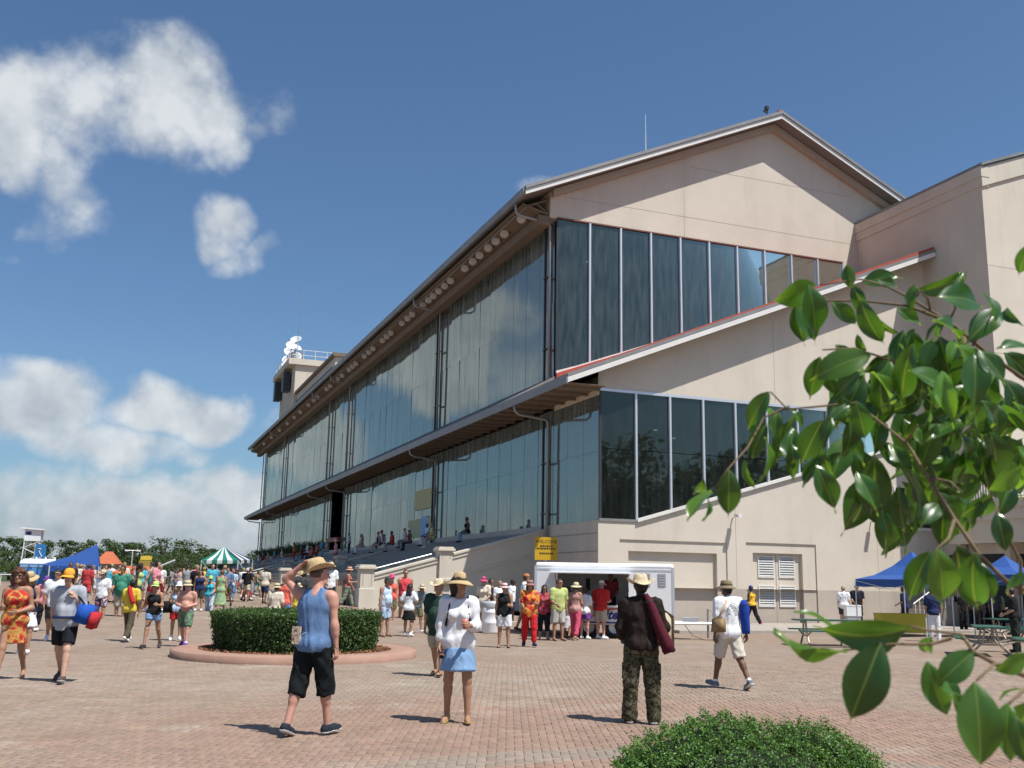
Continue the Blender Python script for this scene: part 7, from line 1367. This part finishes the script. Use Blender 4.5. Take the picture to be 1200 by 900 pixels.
def fill(poly, n, Lr, Dr, drop=1.0):
    P = np.array(poly, float); lo, hi = P.min(0), P.max(0); k = 0
    while k < n:
        q = lo+(hi-lo)*FR.random(2); ins = False; j = len(P)-1
        for i in range(len(P)):
            if (P[i][1] > q[1]) != (P[j][1] > q[1]) and q[0] < (P[j][0]-P[i][0])*(q[1]-P[i][1])/(P[j][1]-P[i][1])+P[i][0]: ins = not ins
            j = i
        if not ins: continue
        a = math.pi/2+FR.normal()*.6*drop; L = Lr[0]+(Lr[1]-Lr[0])*FR.random(); D = Dr[0]+(Dr[1]-Dr[0])*FR.random()
        leaf(q, q+L*np.array([math.cos(a), math.sin(a)]), D, None, None, .9, None, .8 if FR.random() < .22 else .15*FR.random()); k += 1
fill([(985,430),(1040,405),(1120,385),(1200,420),(1200,540),(1150,545),(1100,560),(1060,600),(1000,560)], 140, (46, 82), (1.6, 2.4))
fill([(1060,355),(1110,365),(1150,390),(1120,420),(1040,420)], 12, (32, 55), (1.7, 2.1)); fill([(880,470),(960,470),(1000,500),(985,545),(940,520),(890,520)], 9, (36, 58), (1.6, 1.9))
fill([(1085,560),(1200,545),(1200,600),(1110,610)], 8, (40, 60), (1.5, 1.9)); fill([(1210,300),(1500,250),(1560,620),(1215,640)], 26, (50, 85), (1.5, 2.6)); fill([(1230,660),(1400,640),(1400,800),(1240,800)], 5, (60, 90), (1.2, 1.8))
TW = mat('twig', (.17, .115, .06), .8, var=.2, scale=30)
def twig(pts, r0, r1, nm='twig'):
    P = [at(x, y, D)+FR.normal(size=3)*.004*(0 < i < len(pts)-1) for i, (x, y, D) in enumerate(pts)]; n = len(P); MB().tube(P, [r0+(r1-r0)*(i/(n-1))**.6 for i in range(n)], 7).build(nm, TW, Fg, True)
tb_ = np.array([trunk[0], trunk[1], 0]); top_ = at(1500, 350, 2.9)
MB().tube([tb_, tb_*.5+top_*.5+np.array([.05, .04, 0]), top_, at(1430, 150, 2.7), at(1380, -100, 2.6)], [.075, .06, .045, .03, .012], 10).build('trunk', BARK, Fg, True)
twig([(1500,350,2.9),(1380,420,2.5),(1300,470,2.1),(1230,470,1.85),(1150,412,1.78),(1112,377,1.8),(1072,349,1.85),(1040,338,1.88),(1005,331,1.86),(960,334,1.84)], .007, .0013, 'branch')
twig([(1112,377,1.8),(1062,360,1.8),(1010,352,1.85),(975,353,1.88),(940,354,1.9)], .0035, .0014)
twig([(1500,420,2.9),(1400,560,2.2),(1300,640,1.8),(1225,705,1.5),(1185,683,1.46),(1150,655,1.46),(1118,610,1.5),(1090,560,1.55),(1060,520,1.6),(1005,475,1.66),(950,478,1.7),(925,476,1.72),(903,459,1.7)], .006, .0013, 'branch')
twig([(1150,412,1.78),(1125,430,1.75),(1080,430,1.75),(1040,420,1.76),(1000,408,1.78),(964,410,1.76)], .004, .0014)
twig([(925,476,1.72),(900,498,1.74),(875,525,1.68),(856,548,1.62),(834,576,1.62)], .0022, .0012)
twig([(1400,760,1.9),(1290,830,1.4),(1215,795,1.24),(1180,778,1.24),(1150,766,1.25),(1115,748,1.3),(1085,740,1.3),(1067,734,1.28)], .006, .0013, 'branch')
twig([(1115,748,1.3),(1090,752,1.3),(1040,750,1.27),(992,762,1.32)], .0025, .0012); twig([(1180,778,1.24),(1165,785,1.2),(1145,797,1.14)], .0025, .0015); twig([(1215,795,1.24),(1195,815,1.18),(1183,824,1.15)], .003, .0015)
twig([(1225,705,1.5),(1195,690,1.45),(1190,650,1.45),(1180,615,1.45),(1168,598,1.45)], .004, .0015); twig([(1118,610,1.5),(1110,640,1.42),(1097,644,1.38)], .003, .0015); twig([(1150,655,1.46),(1144,648,1.43)], .002, .0015)
for x, y, D, x2, y2 in ((1112,377,1.8,1112,345), (1130,395,1.78,1128,420), (1090,362,1.82,1078,341), (1140,405,1.77,1165,365), (1090,560,1.55,1127,577), (1060,520,1.6,1075,498), (1072,349,1.85,1073,334), (1230,470,1.85,1205,410), (1300,470,2.1,1206,288), (1100,430,1.75,1141,414)):
    twig([(x, y, D), ((x+x2)/2+4, (y+y2)/2, D-.03), (x2, y2, D-.05)], .0024, .0013)
